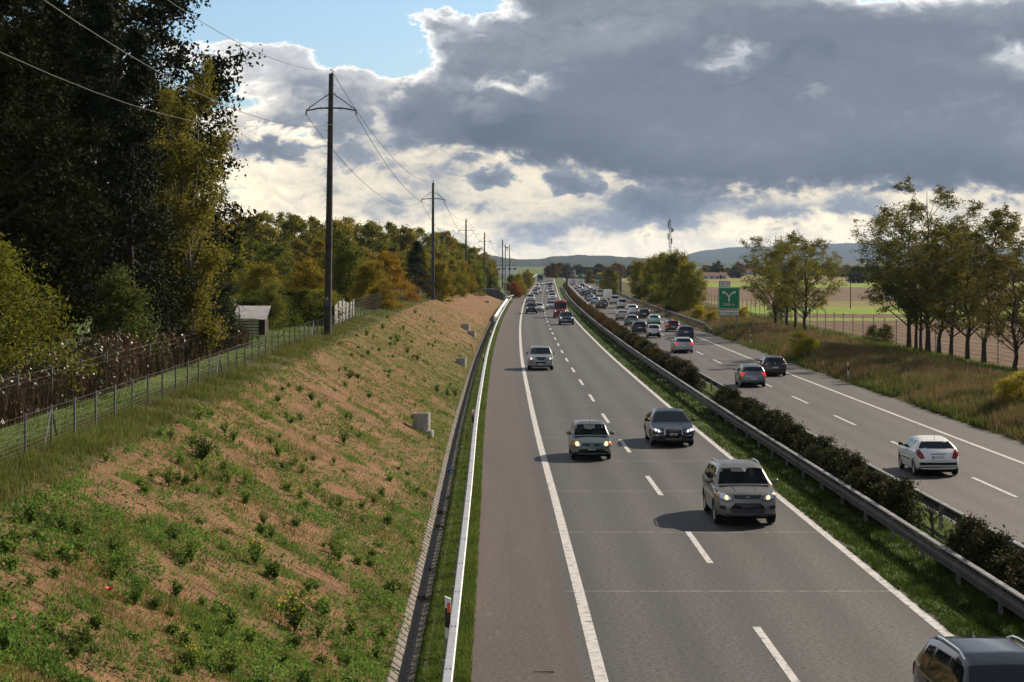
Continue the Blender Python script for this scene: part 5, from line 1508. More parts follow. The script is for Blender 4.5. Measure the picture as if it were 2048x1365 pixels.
c3 = make_car(dict(S['hatchback'], L=3.94, W=1.73, H=1.52, wb=2.46, fo=.78, prof=[(0, .52), (.03, .66), (.12, .78), (.25, .84), (.82, 1.0), (1.45, 1.42), (2.0, 1.52), (2.9, 1.47), (3.40, 1.38), (3.72, 1.04), (3.82, .92), (3.92, .72), (3.94, .58)], belt=[(0, .72), (.85, .93), (3.94, .98)], cowl=(.82, 1.0), rf=(1.45, 1.42), rr=(3.40, 1.40), rg=(3.72, 1.05), side=side2(.82, 1.45, 2.1, 3.05, .985, 1.40, 2.9), seams=(1.1, 2.15, 3.05), handles=((1.9, .88), (2.85, .90)), cr=.16,
    rear=[('tail_light', [(.60, .90), (.76, .88), (.78, .78), (.93, .70), (.96, .92), (.90, 1.0), (.66, .98)], m_redlit, .012, True), ('chrome_strip', [(-.64, .735), (.64, .735), (.64, .765), (-.64, .765)], m_chrome, .014, False), ('rear_bumper_insert', [(-.80, .28), (.80, .28), (.80, .40), (-.80, .40)], m_trim, .008, False)], rplate=(.60, 'GE 510·243', 0), antenna=3.1, extra=(oval_badge(.88, .03, .025, None, 'rear'),)))
golf = make_car(dict(S['hatchback'], pm=m_paint_blk, rear=[('tail_light', [(.56, .90), (.94, .88), (.95, 1.0), (.60, 1.0)], m_red, .012, True), ('reversing_lamp', [(.58, .865), (.80, .862), (.80, .89), (.58, .895)], m_head, .014, True), ('reflector', [(.78, .40), (.92, .40), (.92, .44), (.78, .44)], m_red, .012, True)], rplate=(.66, 'FH 172 KR', 1), extra=(oval_badge(.955, .045, .045, None, 'rear'),)))
bmwx = make_car(dict(S['estate'], rear=[('tail_light', [(.52, .80), (.93, .76), (.95, .94), (.60, .96)], m_redlit, .012, True), ('chrome_strip', [(-.3, .84), (.3, .84), (.3, .86), (-.3, .86)], m_chrome, .012, False), ('rear_bumper_insert', [(-.6, .26), (.6, .26), (.55, .36), (-.55, .36)], m_trim, .008, False)], extra=(oval_badge(.93, .035, .035, None, 'rear'),)))
lexus = make_car(dict(S['hatchback'], L=4.35, W=1.80, H=1.52, rear=[('tail_light', [(.50, .92), (.94, .84), (.95, .98), (.60, .99)], m_red, .012, True), ('rear_bumper_insert', [(-.82, .28), (.82, .28), (.80, .44), (-.80, .44)], m_trim, .008, False)], rplate=(.80, None, 0), antenna=None))
twingo = make_car(dict(S['small_hatchback'], pm=m_paint_blk, W=1.65, H=1.50, rear=[('tail_light', [(.66, .82), (.94, .82), (.95, 1.0), (.72, .98)], m_redlit, .014, True), ('brake_light', [(-.16, 1.36), (.16, 1.36), (.16, 1.40), (-.16, 1.40)], m_redlit, .02, False), ('reflector', [(.74, .45), (.90, .45), (.90, .52), (.74, .52)], m_redlit, .012, True)], rplate=(.60, None, 0)))
ml = make_car(dict(S['sport_utility'], W=1.92, H=1.76, bars=3, front=gfront(.99, lamp=m_lampc)[:2] + [('air_intake', [(-.55, .44), (.55, .44), (.60, .58), (-.60, .58)], m_trim, .01, False), ('bumper_blade', [(-.86, .60), (.86, .60), (.80, .64), (-.80, .64)], m_chrome, .014, False)]))
def beacons(root, cast, hw, L, H):
    for x in (-.62, -.25, .25, .62):
        h = cast('top', x, 2.05 - L / 2)[0]
        MB().tube([h, h + Vector((0, 0, .16))], [.085, .07], 8).build('beacon', m_head, root)
    MB().box((0, 2.05 - L / 2, H + .045), (hw * 1.5, .22, .05)).build('light_bar', m_white, root)
redvan = make_car(dict(S['van'], metal=False, front=gfront(1.10, lamp=m_lampc) + [('lower_bumper', [(-.82, .62), (.82, .62), (.84, .80), (-.84, .80)], m_trim, .012, False)], extra=(beacons,)))
blacksuv = make_car(dict(S['sport_utility'], pm=m_paint_blk, H=1.66, fin=3.8, dark_mirror=False))
protos = {k: make_car(v_) for k, v_ in S.items()}
used = set()


def place(proto, px, py, side, color, label, cat='car', dr=0.0, Yoff=None, group=None):
    """stand a vehicle on its carriageway where the photograph shows the foot of its near end"""
    e = 0.0 if side == 'L' else -.5
    Yn_ = (CAM_H - e) * FPX / (py - HOR)
    Xn = (px - 1024) * Yn_ / FPX
    r = Xn - float(sroad(Yn_))
    L_ = max((c.dimensions.y for c in proto.children if c.name.startswith('body')), default=4.3)
    Y = Yn_ + L_ / 2 - .35
    r = min(max(r, 2.9), 8.2) if side == 'L' else min(max(r, 15.9), 20.9)
    if proto.name in used:
        o = copy_tree(proto)
    else:
        o = proto
        used.add(proto.name)
    o.location = (r + float(sroad(Y)), Y, e + .008)
    o.rotation_euler = (0, 0, heading(Y) + (math.pi if side == 'R' else 0) + dr)
    for k in ('label', 'category', 'group'):
        if k in o: del o[k]
    tag(o, label, cat, group or ('oncoming traffic on the left carriageway' if side == 'L' else 'traffic on the right carriageway'))
    for c in o.children:
        if c.name.split('.')[0] in ('body', 'mirror', 'bonnet_rib'): c.color = (*color, 1)
    return o


bpy.context.view_layer.update()
P = protos
ko = place(kuga, 1493, 1052, 'L', BEIGE, 'champagne-silver sport utility with roof rails and lit headlamps, nearest whole oncoming car')
place(audi, 1346, 894, 'L', (.003, .0035, .005), 'black saloon with four-ring badge and bright white headlamps')
def open_windscreen(root, sp, dash, seat_y, wheel_x):
    """cut the body open behind the front and rear glass of one car and make that glass see-through"""
    import bmesh
    body = [c for c in root.children if c.name.startswith('body')][0]
    L, hw = sp['L'], sp['W'] / 2
    bm = bmesh.new()
    bm.from_mesh(body.data)
    kill = []
    for f in bm.faces:
        c = f.calc_center_median()
        if abs(f.normal.x) > .5 or abs(c.x) > hw * .70: continue
        y = c.y + L / 2
        if (sp['cowl'][0] + .06 < y < sp['rf'][0] - .03 or sp['rr'][0] + .04 < y < sp['rg'][0] - .02) and c.z > sp['cowl'][1] + .02: kill.append(f)
    bmesh.ops.delete(bm, geom=kill, context='FACES')
    bm.to_mesh(body.data)
    bm.free()
    m = bpy.data.materials.new('clear_windscreen')
    m.use_nodes = True
    N = NT(m.node_tree)
    p = N.n['Principled BSDF']
    p.inputs['Base Color'].default_value = (.004, .006, .01, 1)
    p.inputs['Roughness'].default_value = .03
    tr = N.n.new('ShaderNodeBsdfTransparent')
    tr.inputs['Color'].default_value = (.72, .80, .82, 1)
    mx = N.n.new('ShaderNodeMixShader')
    mx.inputs[0].default_value = .80
    N.l.new(p.outputs[0], mx.inputs[1])
    N.l.new(tr.outputs[0], mx.inputs[2])
    N.l.new(mx.outputs[0], N.n['Material Output'].inputs['Surface'])
    for c in root.children:
        if c.name.startswith(('windscreen', 'rear_window')):
            c.data = c.data.copy()
            c.data.materials.clear()
            c.data.materials.append(m)
    zc = sp['cowl'][1]
    MB().box((0, dash, zc - .08), (sp['W'] * .80, .36, .16)).box((0, 0, zc - .30), (sp['W'] * .86, L * .62, .04)).build('dashboard', m_trim, root)
    for sx in (-.36, .36):
        MB().box((sx, seat_y, zc - .12), (.46, .14, .62)).box((sx, seat_y + .02, zc + .26), (.26, .09, .17)).build('seat', m_trim, root)
    MB().tube([(wheel_x + .17 * math.cos(a), dash + .36 - .05 * math.sin(a), zc + .04 + .17 * math.sin(a)) for a in np.linspace(0, 6.283, 17)], .014, 6, caps=False).build('steering_wheel', m_trim, root)


def person(loc, label, cloth, hair, driving):
    """a seated figure grown over a small skeleton"""
    J = {'pelvis': (0, .05, .52, .15), 'waist': (0, .08, .68, .14), 'chest': (0, .06, .90, .155), 'neck': (0, .03, 1.06, .055), 'jaw': (0, -.005, 1.13, .075), 'head': (0, 0, 1.21, .098), 'crown': (0, .01, 1.28, .07)}
    E_ = [('pelvis', 'waist'), ('waist', 'chest'), ('chest', 'neck'), ('neck', 'jaw'), ('jaw', 'head'), ('head', 'crown')]
    for sg, k in ((1, 'l'), (-1, 'r')):
        hand = (sg * .15, -.50, 1.0) if driving else (sg * .10, -.28, .66)
        elbow = (sg * .27, -.18, .80) if driving else (sg * .27, -.05, .70)
        J.update({'sh' + k: (sg * .19, .05, .99, .065), 'el' + k: (*elbow, .05), 'wr' + k: (*hand, .035), 'hd' + k: (hand[0] * .9, hand[1] - .09, hand[2] + .01, .03), 'hip' + k: (sg * .10, 0, .50, .095), 'kn' + k: (sg * .13, -.44, .60, .07), 'an' + k: (sg * .13, -.62, .22, .045), 'toe' + k: (sg * .13, -.82, .20, .04)})
        E_ += [('chest', 'sh' + k), ('sh' + k, 'el' + k), ('el' + k, 'wr' + k), ('wr' + k, 'hd' + k), ('pelvis', 'hip' + k), ('hip' + k, 'kn' + k), ('kn' + k, 'an' + k), ('an' + k, 'toe' + k)]
    names = list(J)
    me = bpy.data.meshes.new('person')
    me.from_pydata([J[n][:3] for n in names], [(names.index(a), names.index(b)) for a, b in E_], [])
    o = link('person', me, None, loc)
    md = o.modifiers.new('skin', 'SKIN')
    me.update()
    lay = me.skin_vertices[0] if me.skin_vertices else None
    for i, n in enumerate(names):
        lay.data[i].radius = (J[n][3], J[n][3])
        lay.data[i].use_root = (n == 'pelvis')
    sb2 = o.modifiers.new('sub', 'SUBSURF')
    sb2.levels = sb2.render_levels = 1
    m = mat('clothing', cloth, .85)
    N, p = nodes_of(m)
    z = N.sep(N.n.new('ShaderNodeTexCoord').outputs['Object'])[2]
    c = N.mix(N.m('GREATER_THAN', z, 1.05), cloth, (.42, .24, .17))
    N.l.new(N.mix(N.m('GREATER_THAN', z, 1.265), c, hair), p.inputs['Base Color'])
    me.materials.append(m)
    tag(o, label, 'person')
    hr = lathe_x([(-.02, .001), (-.015, .06), (.03, .098), (.08, .10)], 10)
    nose = MB().add([(-.015, -.10, 1.19), (.015, -.10, 1.19), (0, -.095, 1.235), (0, -.125, 1.195)], [(0, 1, 3), (1, 2, 3), (2, 0, 3)])
    nose.build('nose', m, o)
    return o


mo = place(micra, 1183, 921, 'L', (.115, .145, .145), 'small grey-green hatchback with orange-lit headlamps in the left lane')
open_windscreen(mo, S['small_hatchback'], -.98, .18, .36)
bpy.context.view_layer.update()
person(mo.matrix_world @ Vector((.36, .0, 0)), 'driver in a grey top at the wheel of the small grey-green hatchback', (.16, .16, .17), (.30, .28, .26), True)
person(mo.matrix_world @ Vector((-.36, .02, 0)), 'passenger in dark clothes beside the driver of the grey-green hatchback', (.03, .03, .035), (.03, .02, .015), False)
open_windscreen(ko, S['sport_utility'], -1.15, .05, .38)
bpy.context.view_layer.update()
person(ko.matrix_world @ Vector((.38, -.12, .22)), 'driver in a dark top at the wheel of the champagne-silver sport utility', (.05, .05, .06), (.05, .035, .025), True)
place(kyron, 1081.5, 741, 'L', (.27, .29, .31), 'silver sport utility alone in the left lane with amber headlamps')
place(ml, 1133, 650.5, 'L', NAVY, 'dark navy sport utility in front of the red van')
place(redvan, 1121, 636.5, 'L', RED, 'red van with beacons on its roof', 'van')
o = blacksuv
o.location = (7.72, 30.9, .008)
used.add(blacksuv.name)
tag(o, 'black sport utility with silver roof rails, cut off by the bottom right corner', 'car', 'oncoming traffic on the left carriageway')
o.rotation_euler = (0, 0, R(1.5))
for c in o.children:
    if c.name.split('.')[0] in ('body', 'mirror'): c.color = (.003, .004, .006, 1)
for pr, px, py, col_, lb in (
        ('hatchback', 1102.6, 619.5, PALEB, 'pale grey-blue hatchback just behind the red van'), ('sport_utility', 1063, 628, NAVY, 'dark blue sport utility in the left lane beside a white saloon'), ('saloon', 1077, 624.5, WHITE, 'white saloon half hidden by the dark blue sport utility'), ('sport_utility', 1061, 605.5, (.45, .45, .45), 'silver sport utility following the dark blue one in the left lane'),
        ('hatchback', 1070, 590.5, (.3, .3, .31), 'dark-grilled grey hatchback farther back in the left lane'), ('saloon', 1075.5, 587, SILVER, 'silver saloon behind the dark-grilled hatchback'), ('hatchback', 1074.5, 577.5, WHITE, 'white hatchback leading the distant left-lane queue'), ('sport_utility', 1104.8, 602, WHITE, 'white car second behind the red van in the right lane'),
        ('hatchback', 1103, 593.5, SLATE, 'slate-grey hatchback third behind the red van'), ('saloon', 1100, 587.5, WHITE, 'white saloon fourth behind the red van'), ('hatchback', 1100, 582.5, SILVER, 'silver hatchback in front of the dark people carrier'), ('small_van', 1099.5, 577.5, NAVY, 'dark navy people carrier in the far right lane queue'),
        ('hatchback', 1093, 570, WHITE, 'white car in the far queue just right of the lane line'), ('saloon', 1098, 568.5, SILVER, 'silver car in the far queue beyond the dark people carrier'), ('hatchback', 1103, 569, WHITE, 'white car at the outer edge of the far queue'), ('hatchback', 1081, 571.5, WHITE, 'white car directly in front of the distant lorry'), ('hatchback', 1070, 566.5, SLATE, 'small dark car left of the distant lorry'), ('lorry', 1080.5, 566, (.05, .055, .06), 'dark lorry coming over the far rise')):
    place(P[pr], px, py, 'L', col_, lb, 'lorry' if pr == 'lorry' else 'car')
place(p207, 1874, 953, 'R', WHITE, 'white hatchback with red tail lamps, nearest on the right carriageway', dr=R(0))
place(c3, 1506, 775, 'R', (.15, .165, .18), 'slate-grey hatchback with lit tail lamps in the overtaking lane')
place(golf, 1549, 753, 'R', BLACK, 'black hatchback in the outer lane beside the slate-grey one')
place(bmwx, 1367.5, 707, 'R', (.36, .38, .40), 'silver estate car with red lights just ahead of the small silver microcar')
place(lexus, 1372, 679, 'R', (.035, .038, .05), 'dark charcoal hatchback in the outer lane ahead of the silver estate')
place(twingo, 1346.5, 664, 'R', BLACK, 'black small car with lit brake light in the outer lane')
for pr, px, py, col_, lb, ct in (
        ('microcar', 1307.7, 676.5, (.55, .56, .57), 'very short silver two-seater in the overtaking lane', 'car'), ('hatchback', 1279.5, 667.5, (.02, .022, .026), 'black hatchback left of the silver two-seater', 'car'), ('retro_city_car', 1309, 651, MINT, 'mint-green retro city car', 'car'), ('hatchback', 1264, 652.5, (.16, .17, .18), 'grey hatchback behind the hedge ahead of the black one', 'car'),
        ('hatchback', 1288.7, 637.5, (.02, .02, .025), 'black hatchback ahead of the mint-green city car', 'car'), ('saloon', 1245.6, 641, (.33, .32, .30), 'bronze-silver saloon in the overtaking lane', 'car'), ('sport_utility', 1264.6, 630.5, WHITE, 'white sport utility with an orange glint between saloon and vans', 'car'), ('small_van', 1244.6, 617.5, (.5, .51, .53), 'silver-grey van with lit tail lamps, nearest of the vans', 'van'),
        ('small_van', 1229.7, 609, (.5, .5, .5), 'silver small van between the grey van and the tall white van', 'van'), ('van', 1216, 602.5, (.70, .70, .66), 'tall white delivery van with red lights', 'van'), ('saloon', 1200, 619, (.05, .02, .022), 'dark red-black saloon close to the median', 'car'), ('hatchback', 1207, 614, SLATE, 'slate car half hidden behind the dark red-black saloon', 'car'),
        ('hatchback', 1191, 609, (.40, .48, .52), 'pale blue hatchback close to the median', 'car'), ('hatchback', 1180, 603.5, (.28, .36, .38), 'teal-grey hatchback with a bright red lamp', 'car'), ('sport_utility', 1177.5, 599.5, (.02, .02, .022), 'black sport utility close to the median, ahead of the teal-grey car', 'car'), ('hatchback', 1166.5, 593, NAVY, 'navy hatchback beside the far hedge', 'car'),
        ('small_van', 1200, 594, (.55, .56, .56), 'pale box van left of the tall white van', 'van'), ('hatchback', 1190, 589.5, GREY, 'grey hatchback left of the pale box van', 'car'), ('saloon', 1182.5, 586.5, GREY, 'grey saloon in the middle of the far jam', 'car'), ('sport_utility', 1174.5, 583.5, (.6, .64, .68), 'bluish-white car in the outer lane of the far jam', 'car'), ('saloon', 1161, 589, SILVER, 'silver saloon beside the far median hedge', 'car'),
        ('sport_utility', 1157.5, 584.5, (.45, .46, .47), 'silver sport utility ahead of the silver saloon', 'car'), ('hatchback', 1145.5, 579.5, (.5, .5, .5), 'silver hatchback at the gantry leg', 'car'), ('hatchback', 1164.5, 577, (.025, .03, .032), 'black hatchback in the outer lane under the gantry', 'car'), ('saloon', 1154.5, 578.5, WHITE, 'white saloon under the gantry', 'car'),
        ('sport_utility', 1134, 571, GREY, 'grey car left of the gantry leg', 'car'), ('van', 1146, 571.5, (.35, .36, .37), 'grey van beyond the gantry', 'van'), ('van', 1160, 571.5, (.4, .41, .41), 'grey high-sided van right of the far grey van', 'van'), ('hatchback', 1129, 568, WHITE, 'white car farthest along the right carriageway', 'car')):
    place(P[pr], px, py, 'R', col_, lb, ct)
# prototypes that nothing uses are taken away
for k, o in protos.items():
    if o.name not in used:
        for c in list(o.children_recursive): bpy.data.objects.remove(c)
        bpy.data.objects.remove(o)
# ------------------------------------------------------------------ power line
m_pole = speckle('weathered_pole', [(0.3, (0.030, 0.028, 0.027)), (0.7, (0.095, 0.085, 0.078))], 2.5, 0.85, 0.4, 30)
m_wire = mat('conductor', (0.05, 0.048, 0.046), 0.6, 0.2)
m_yellow = mat('yellow_enamel', (0.75, 0.48, 0.03), 0.5)
m_bluesign = mat('blue_enamel', (0.03, 0.10, 0.42), 0.5)
m_ins = mat('insulator', (0.06, 0.045, 0.04), 0.3)
ARM = 2.92
pole_data = [(10.6, -12, None, None), (0, 114, 655, 148), (0, 242, 866, 366), (0, 367, 932, 440), (0, 455, 969, 466), (0, 590, 1005, 481), (0, 730, 1019, 490)]
tops = []
names = ['nearest', 'second', 'third', 'fourth', 'fifth', 'sixth']
for i, (xx, Y, px, pt) in enumerate(pole_data):
    if px is None:
        tops.append((Vector((-10.6, Y, 19.0)), 16.85, None))
        continue
    X = (px - 1024) * Y / FPX
    zb = gz(X, Y) - .1
    zt = CAM_H + (HOR - pt) * Y / FPX
    h = zt - zb
    lean = .22 if i == 1 else 0
    g = empty('power_pole', (X, Y, zb))
    tag(g, f'tall dark power pole with a crossarm, {names[i - 1]} along the wood', 'power pole', 'power line poles')
    MB().tube([(0, 0, 0), (lean * .5, 0, h * .5), (lean, 0, h)], [.225, .19, .14], 12).build('pole', m_pole, g, smooth=40)
    za = h - 1.05 - (.95 if i == 1 else .9)
    arm = MB()
    for sg in (1, -1):
        arm.tube([(lean, 0, za), (lean + sg * ARM * .25, 0, za - .02), (lean + sg * ARM / 2, 0, za - .16)], [.05, .048, .04], 6)
    arm.build('crossarm', m_pole, g)
    for sg in (1, -1):
        MB().tube([(lean + sg * .10, 0, za + .85), (lean + sg * ARM / 2, 0, za - .12)], .028, 6).build('stay', m_pole, g)
    for cx, cz in ((ARM / 2, za - .16), (-ARM / 2, za - .16)):
        MB().tube([(lean + cx, 0, cz), (lean + cx, 0, cz - .10), (lean + cx, 0, cz - .13), (lean + cx, 0, cz - .22), (lean + cx, 0, cz - .25)], [.03, .06, .035, .06, .03], 8).build('insulator', m_ins, g)
    MB().tube([(lean + .02 * math.cos(a) * 6, 0, h + .02 + .12 + .12 * math.sin(a)) for a in np.linspace(-1.6, 2.6, 9)], .022, 5).build('top_hook', m_pole, g)
    if i == 1:
        hooks = MB()
        for hx, hz in ((.55, za - .04), (-.55, za - .04), (1.2, za - .02), (-1.2, za - .02), (.3, za + .75), (-.3, za + .75)):
            hooks.tube([(lean + hx - .06, -.05, hz + .16), (lean + hx - .06, -.05, hz), (lean + hx - .02, -.05, hz - .13), (lean + hx + .10, -.05, hz - .08)], .016, 5)
        hooks.build('climbing_hooks', m_pole, g)
        MB().add([(-.10, -.24, 2.15), (.10, -.24, 2.15), (0, -.24, 2.36), (-.10, -.21, 2.15), (.10, -.21, 2.15), (0, -.21, 2.36)], [(0, 1, 2), (5, 4, 3), (0, 3, 4, 1), (1, 4, 5, 2), (2, 5, 3, 0)]).build('warning_plate', m_yellow, g)
        MB().box((0, -.225, 1.98), (.20, .02, .22)).build('number_plate', m_bluesign, g)
        for k in range(26):
            MB().tube([(-.15 + lean * (2.6 + k * .45) / h, -.02, 2.6 + k * .45), (-.29 + lean * (2.6 + k * .45) / h, -.02, 2.63 + k * .45)], .014, 4).build('rung', m_pole, g)
    tops.append((Vector((X + lean, Y, zt + .2)), zb + za - .42, g))
for a in range(len(tops) - 1):
    (t0, a0, _), (t1, a1, _) = tops[a], tops[a + 1]
    span = t1.y - t0.y
    sag = 3.9 * (span / 126) ** 2 * (1.0 if a == 0 else .55)
    for wi, (x, ha, hb, nm) in enumerate(((-ARM / 2, a0, a1, 'left arm'), (ARM / 2, a0, a1, 'right arm'), (0, t0.z, t1.z, 'pole top'))):
        sg_ = sag * (.82 if wi == 2 else 1)
        pts = []
        for k in range(25):
            t = k / 24
            pts.append((t0.x + x + (t1.x - t0.x) * t, t0.y + span * t, ha + (hb - ha) * t - 4 * sg_ * t * (1 - t)))
        if a == 0: pts = pts[5:]
        o = MB().tube(pts, (.011 if a == 0 else .014 + .004 * a), 4).build('power_line', m_wire)
        where = 'coming from above the viewer to the nearest pole' if a == 0 else f'between the {names[a - 1]} and the {names[a]} pole'
        tag(o, f'sagging wire from the {nm}, {where}', 'wire', 'power line wires')

# ------------------------------------------------------------------ wire fence on top of the bank
m_fpost = mat('fence_post_steel', (0.10, 0.10, 0.105), 0.6, 0.3)
m_fwire = mat('fence_wire', (0.20, 0.20, 0.20), 0.5, 0.5)
o0 = rp(-10.4, 30)
fg = empty('wire_fence', o0)
tag(fg, 'grey wire fence on steel posts along the top of the bank', 'fence')
pm = MB().box((0, 0, .44), (.045, .045, 1.0)).mesh('post', m_fpost)
ypos = [34.6 + 2.48 * k for k in range(42)]
for k, y in enumerate(ypos):
    link('post', pm, fg, rel(rp(-10.4, y), o0), (0, 0, .1 * math.sin(k * 7.1)))
    if k in (4, 15, 30):
        b = rel(rp(-10.4, y), o0)
        for sg in (1, -1):
            MB().tube([(b[0], b[1] + sg * .75, b[2] - .05), (b[0], b[1], b[2] + .85)], .022, 5).build('brace', m_fpost, fg)
for hz in (.08, .16, .25, .35, .47, .60, .74, .89):
    pts = []
    for k, y in enumerate(ypos):
        b = rel(rp(-10.4, y), o0)
        pts.append((b[0], b[1] - .03, b[2] + hz + .006 * math.sin(k * 3.3 + hz * 9)))
    MB().tube(pts, .0045, 3, caps=False).build('wire', m_fwire, fg)
for y in np.arange(34.6, 92, .31):
    b = rel(rp(-10.4, float(y)), o0)
    MB().tube([(b[0], b[1], b[2] + .08), (b[0], b[1], b[2] + .89)], .0018, 3, caps=False).build('wire', m_fwire, fg)
# second wire fence beyond the first pole, and the older fence in the brambles
for lb, rr0, y0, y1, st, hh in (('farther wire fence with close posts running towards the second pole', -10.7, 139, 262, 2.6, 1.5), ('old wire fence half hidden in the brambles', -13.0, 40, 100, 4.0, 1.2)):
    o0 = rp(rr0, y0)
    fg2 = empty('wire_fence', o0)
    tag(fg2, lb, 'fence')
    pm2 = MB().box((0, 0, hh / 2), (.06, .06, hh)).mesh('post', m_fpost)
    ys_ = list(np.arange(y0, y1, st))
    for y in ys_: link('post', pm2, fg2, rel(rp(rr0, float(y)), o0))
    for hz in np.linspace(.15, hh - .05, 6):
        MB().tube([tuple(Vector(rel(rp(rr0, float(y)), o0)) + Vector((0, 0, hz))) for y in ys_], .006, 3, caps=False).build('wire', m_fwire, fg2)

# ------------------------------------------------------------------ pale board fence behind the first pole
m_board = speckle('bleached_boards', [(0.3, (0.14, 0.135, 0.125)), (0.7, (0.25, 0.245, 0.23))], 4, 0.85, 0.4, 40)
q0 = Vector(at(670, 655, 128)); q0.z = gz(q0.x, q0.y)
q1 = Vector(at(707, 641, 152)); q1.z = gz(q1.x, q1.y)
bf = empty('board_fence', q0)
tag(bf, 'pale upright board fence just right of the nearest power pole', 'fence')
nb_ = 26
hdb = math.atan2(q1.y - q0.y, q1.x - q0.x)
for k in range(nb_):
    p_ = q0.lerp(q1, k / (nb_ - 1)) - q0
    hh = 1.35 + .18 * math.sin(k * .24)
    MB().box((0, 0, hh / 2), (.80, .03, hh)).build('board', m_board, bf, p_, (0, 0, hdb + .06 * math.sin(k * 5)))
for hz in (.35, 1.05):
    MB().tube([(0, 0, hz), tuple(q1 - q0 + Vector((0, 0, hz)))], .04, 4).build('rail', m_board, bf, (.06, 0, 0))

# ------------------------------------------------------------------ shed with corrugated roof
q = Vector(at(500, 650, 113)); q.z = gz(q.x, q.y)
sh = empty('garden_shed', q)
tag(sh, 'small dark shed with a grey corrugated roof under the trees', 'shed')
m_dwood = speckle('dark_timber', [(0.3, (0.018, 0.015, 0.013)), (0.7, (0.05, 0.042, 0.036))], 3, 0.9)
m_corr = speckle('corrugated_sheet', [(0.3, (0.22, 0.225, 0.25)), (0.7, (0.33, 0.335, 0.37))], 1.5, 0.6, 0, 0, 4, .5, .3)
MB().box((0, .9, .45), (1.7, 1.6, .95)).build('wall', m_dwood, sh)
MB().box((-.4, .08, .45), (.6, .05, .85)).build('door', mat('shed_door', (.05, .045, .04), .8), sh)
rf_ = MB()
nco = 40
for k in range(nco * 4):
    x0, x1 = -1.0 + 2.0 * k / (nco * 4), -1.0 + 2.0 * (k + 1) / (nco * 4)
    z0, z1 = .03 * math.cos(k * math.pi / 2), .03 * math.cos((k + 1) * math.pi / 2)
    rf_.add([(x0, -.15, .88 + z0), (x1, -.15, .88 + z1), (x1, 1.95, 1.62 + z1), (x0, 1.95, 1.62 + z0)], [(0, 1, 2, 3)])
rf_.build('roof', m_corr, sh)

# ------------------------------------------------------------------ slatted timber bin
q = Vector(at(480, 692, 106)); q.z = gz(q.x, q.y)
sb_ = empty('timber_bin', q, .35)
tag(sb_, 'slatted timber bin of weathered boards beside the ivy-covered shrub', 'timber bin')
m_slat = speckle('weathered_slats', [(0.3, (0.30, 0.24, 0.18)), (0.7, (0.52, 0.45, 0.36))], 5, 0.9)
for k in range(7):
    MB().box((-.95 + k * .32, 0, .55), (.07, .07, 1.1)).build('post', m_dwood, sb_)
for k in range(6):
    MB().box((0, -.05, .22 + k * .17), (2.05, .025, .10)).build('slat', m_slat, sb_)
    MB().box((0, .9, .22 + k * .17), (2.05, .025, .10)).build('slat', m_slat, sb_)
    MB().box((1.0, .42, .22 + k * .17), (.025, .9, .10)).build('slat', m_slat, sb_)

# ------------------------------------------------------------------ concrete shafts in the bank
def shaft(px, py, rings, dia, label, tilt=0):
    q = on_ground(px, py)
    g = empty('concrete_shaft', q)
    tag(g, label, 'concrete shaft', 'concrete shafts in the bank')
    z = -.45
    for hh, off in rings:
        o_ = dia / 2
        n = 20
        mb = MB()
        vs = []
        for zz, rr_ in ((z, o_), (z + hh, o_), (z + hh, o_ - .08), (z + hh - .25, o_ - .08)):
            vs += [(off + rr_ * math.cos(6.2832 * i / n), rr_ * math.sin(6.2832 * i / n), zz) for i in range(n)]
        fs = [(k * n + i, k * n + (i + 1) % n, (k + 1) * n + (i + 1) % n, (k + 1) * n + i) for k in range(3) for i in range(n)]
        fs.append(tuple(3 * n + i for i in range(n)))
        mb.add(vs, fs).build('ring', m_concrete, g, smooth=40)
        z += hh + .006
    return g


shaft(849, 866, [(.55, .03), (.75, -.12)], .74, 'two-ring concrete shaft standing out of the bank, nearest one')
shaft(922, 731, [(.98, 0)], .78, 'single-ring concrete shaft by green grass at the bank foot')
shaft(943, 672, [(.95, 0)], .85, 'lower of two concrete shafts stepped down the far bank')
shaft(931, 660, [(1.05, 0)], .95, 'upper of two concrete shafts stepped down the far bank')
shaft(974, 606, [(.8, 0)], .9, 'small far concrete shaft below the bank top')
shaft(1006, 600, [(1.1, 0)], 1.5, 'dark concrete shaft at the far end of the bank')

# ------------------------------------------------------------------ end of the bank: retaining wall, railing, parapet, camera pole
m_wall = speckle('dark_concrete', [(0.3, (0.06, 0.058, 0.055)), (0.7, (0.15, 0.145, 0.135))], .8, 0.9, 0.3, 20)
wx, wy, wz = rp(-5.4, 406)
rw_ = empty('retaining_wall', (wx, wy, 0))
tag(rw_, 'dark concrete retaining wall closing the far end of the bank', 'wall')
MB().prism([(-3.6, 0), (3.1, 0), (3.1, 1.2), (1.6, 2.35), (-3.6, 2.65)], 'y', -.2, .2).build('wall', m_wall, rw_)
MB().prism([(-3.65, 2.66), (1.6, 2.36), (1.62, 2.5), (-3.65, 2.8)], 'y', -.28, .28).build('coping', m_concrete, rw_)
rx, ry, rz_ = rp(-1.9, 402)
rg_ = empty('railing', (rx, ry, 0.35))
tag(rg_, 'white barred railing panel beside the retaining wall', 'railing')
for hz in (.05, 1.75):
    MB().box((0, 0, hz), (1.3, .06, .06)).build('rail', m_white, rg_)
for k in range(9):
    MB().box((-.62 + k * .155, 0, .9), (.035, .035, 1.66)).build('bar', m_white, rg_)
cg = empty('camera_pole', rp(-2.4, 411, -.1))
tag(cg, 'thin pole with traffic camera and box beside the retaining wall', 'camera pole')
hcp = CAM_H + (HOR - 489) * 411 / FPX - gz(-1.6, 411)
MB().tube([(0, 0, 0), (0, 0, hcp)], [.14, .09], 8).build('pole', m_galvd, cg)
MB().box((.35, -.1, hcp - .55), (.38, .55, .30)).build('camera', m_galvd, cg)
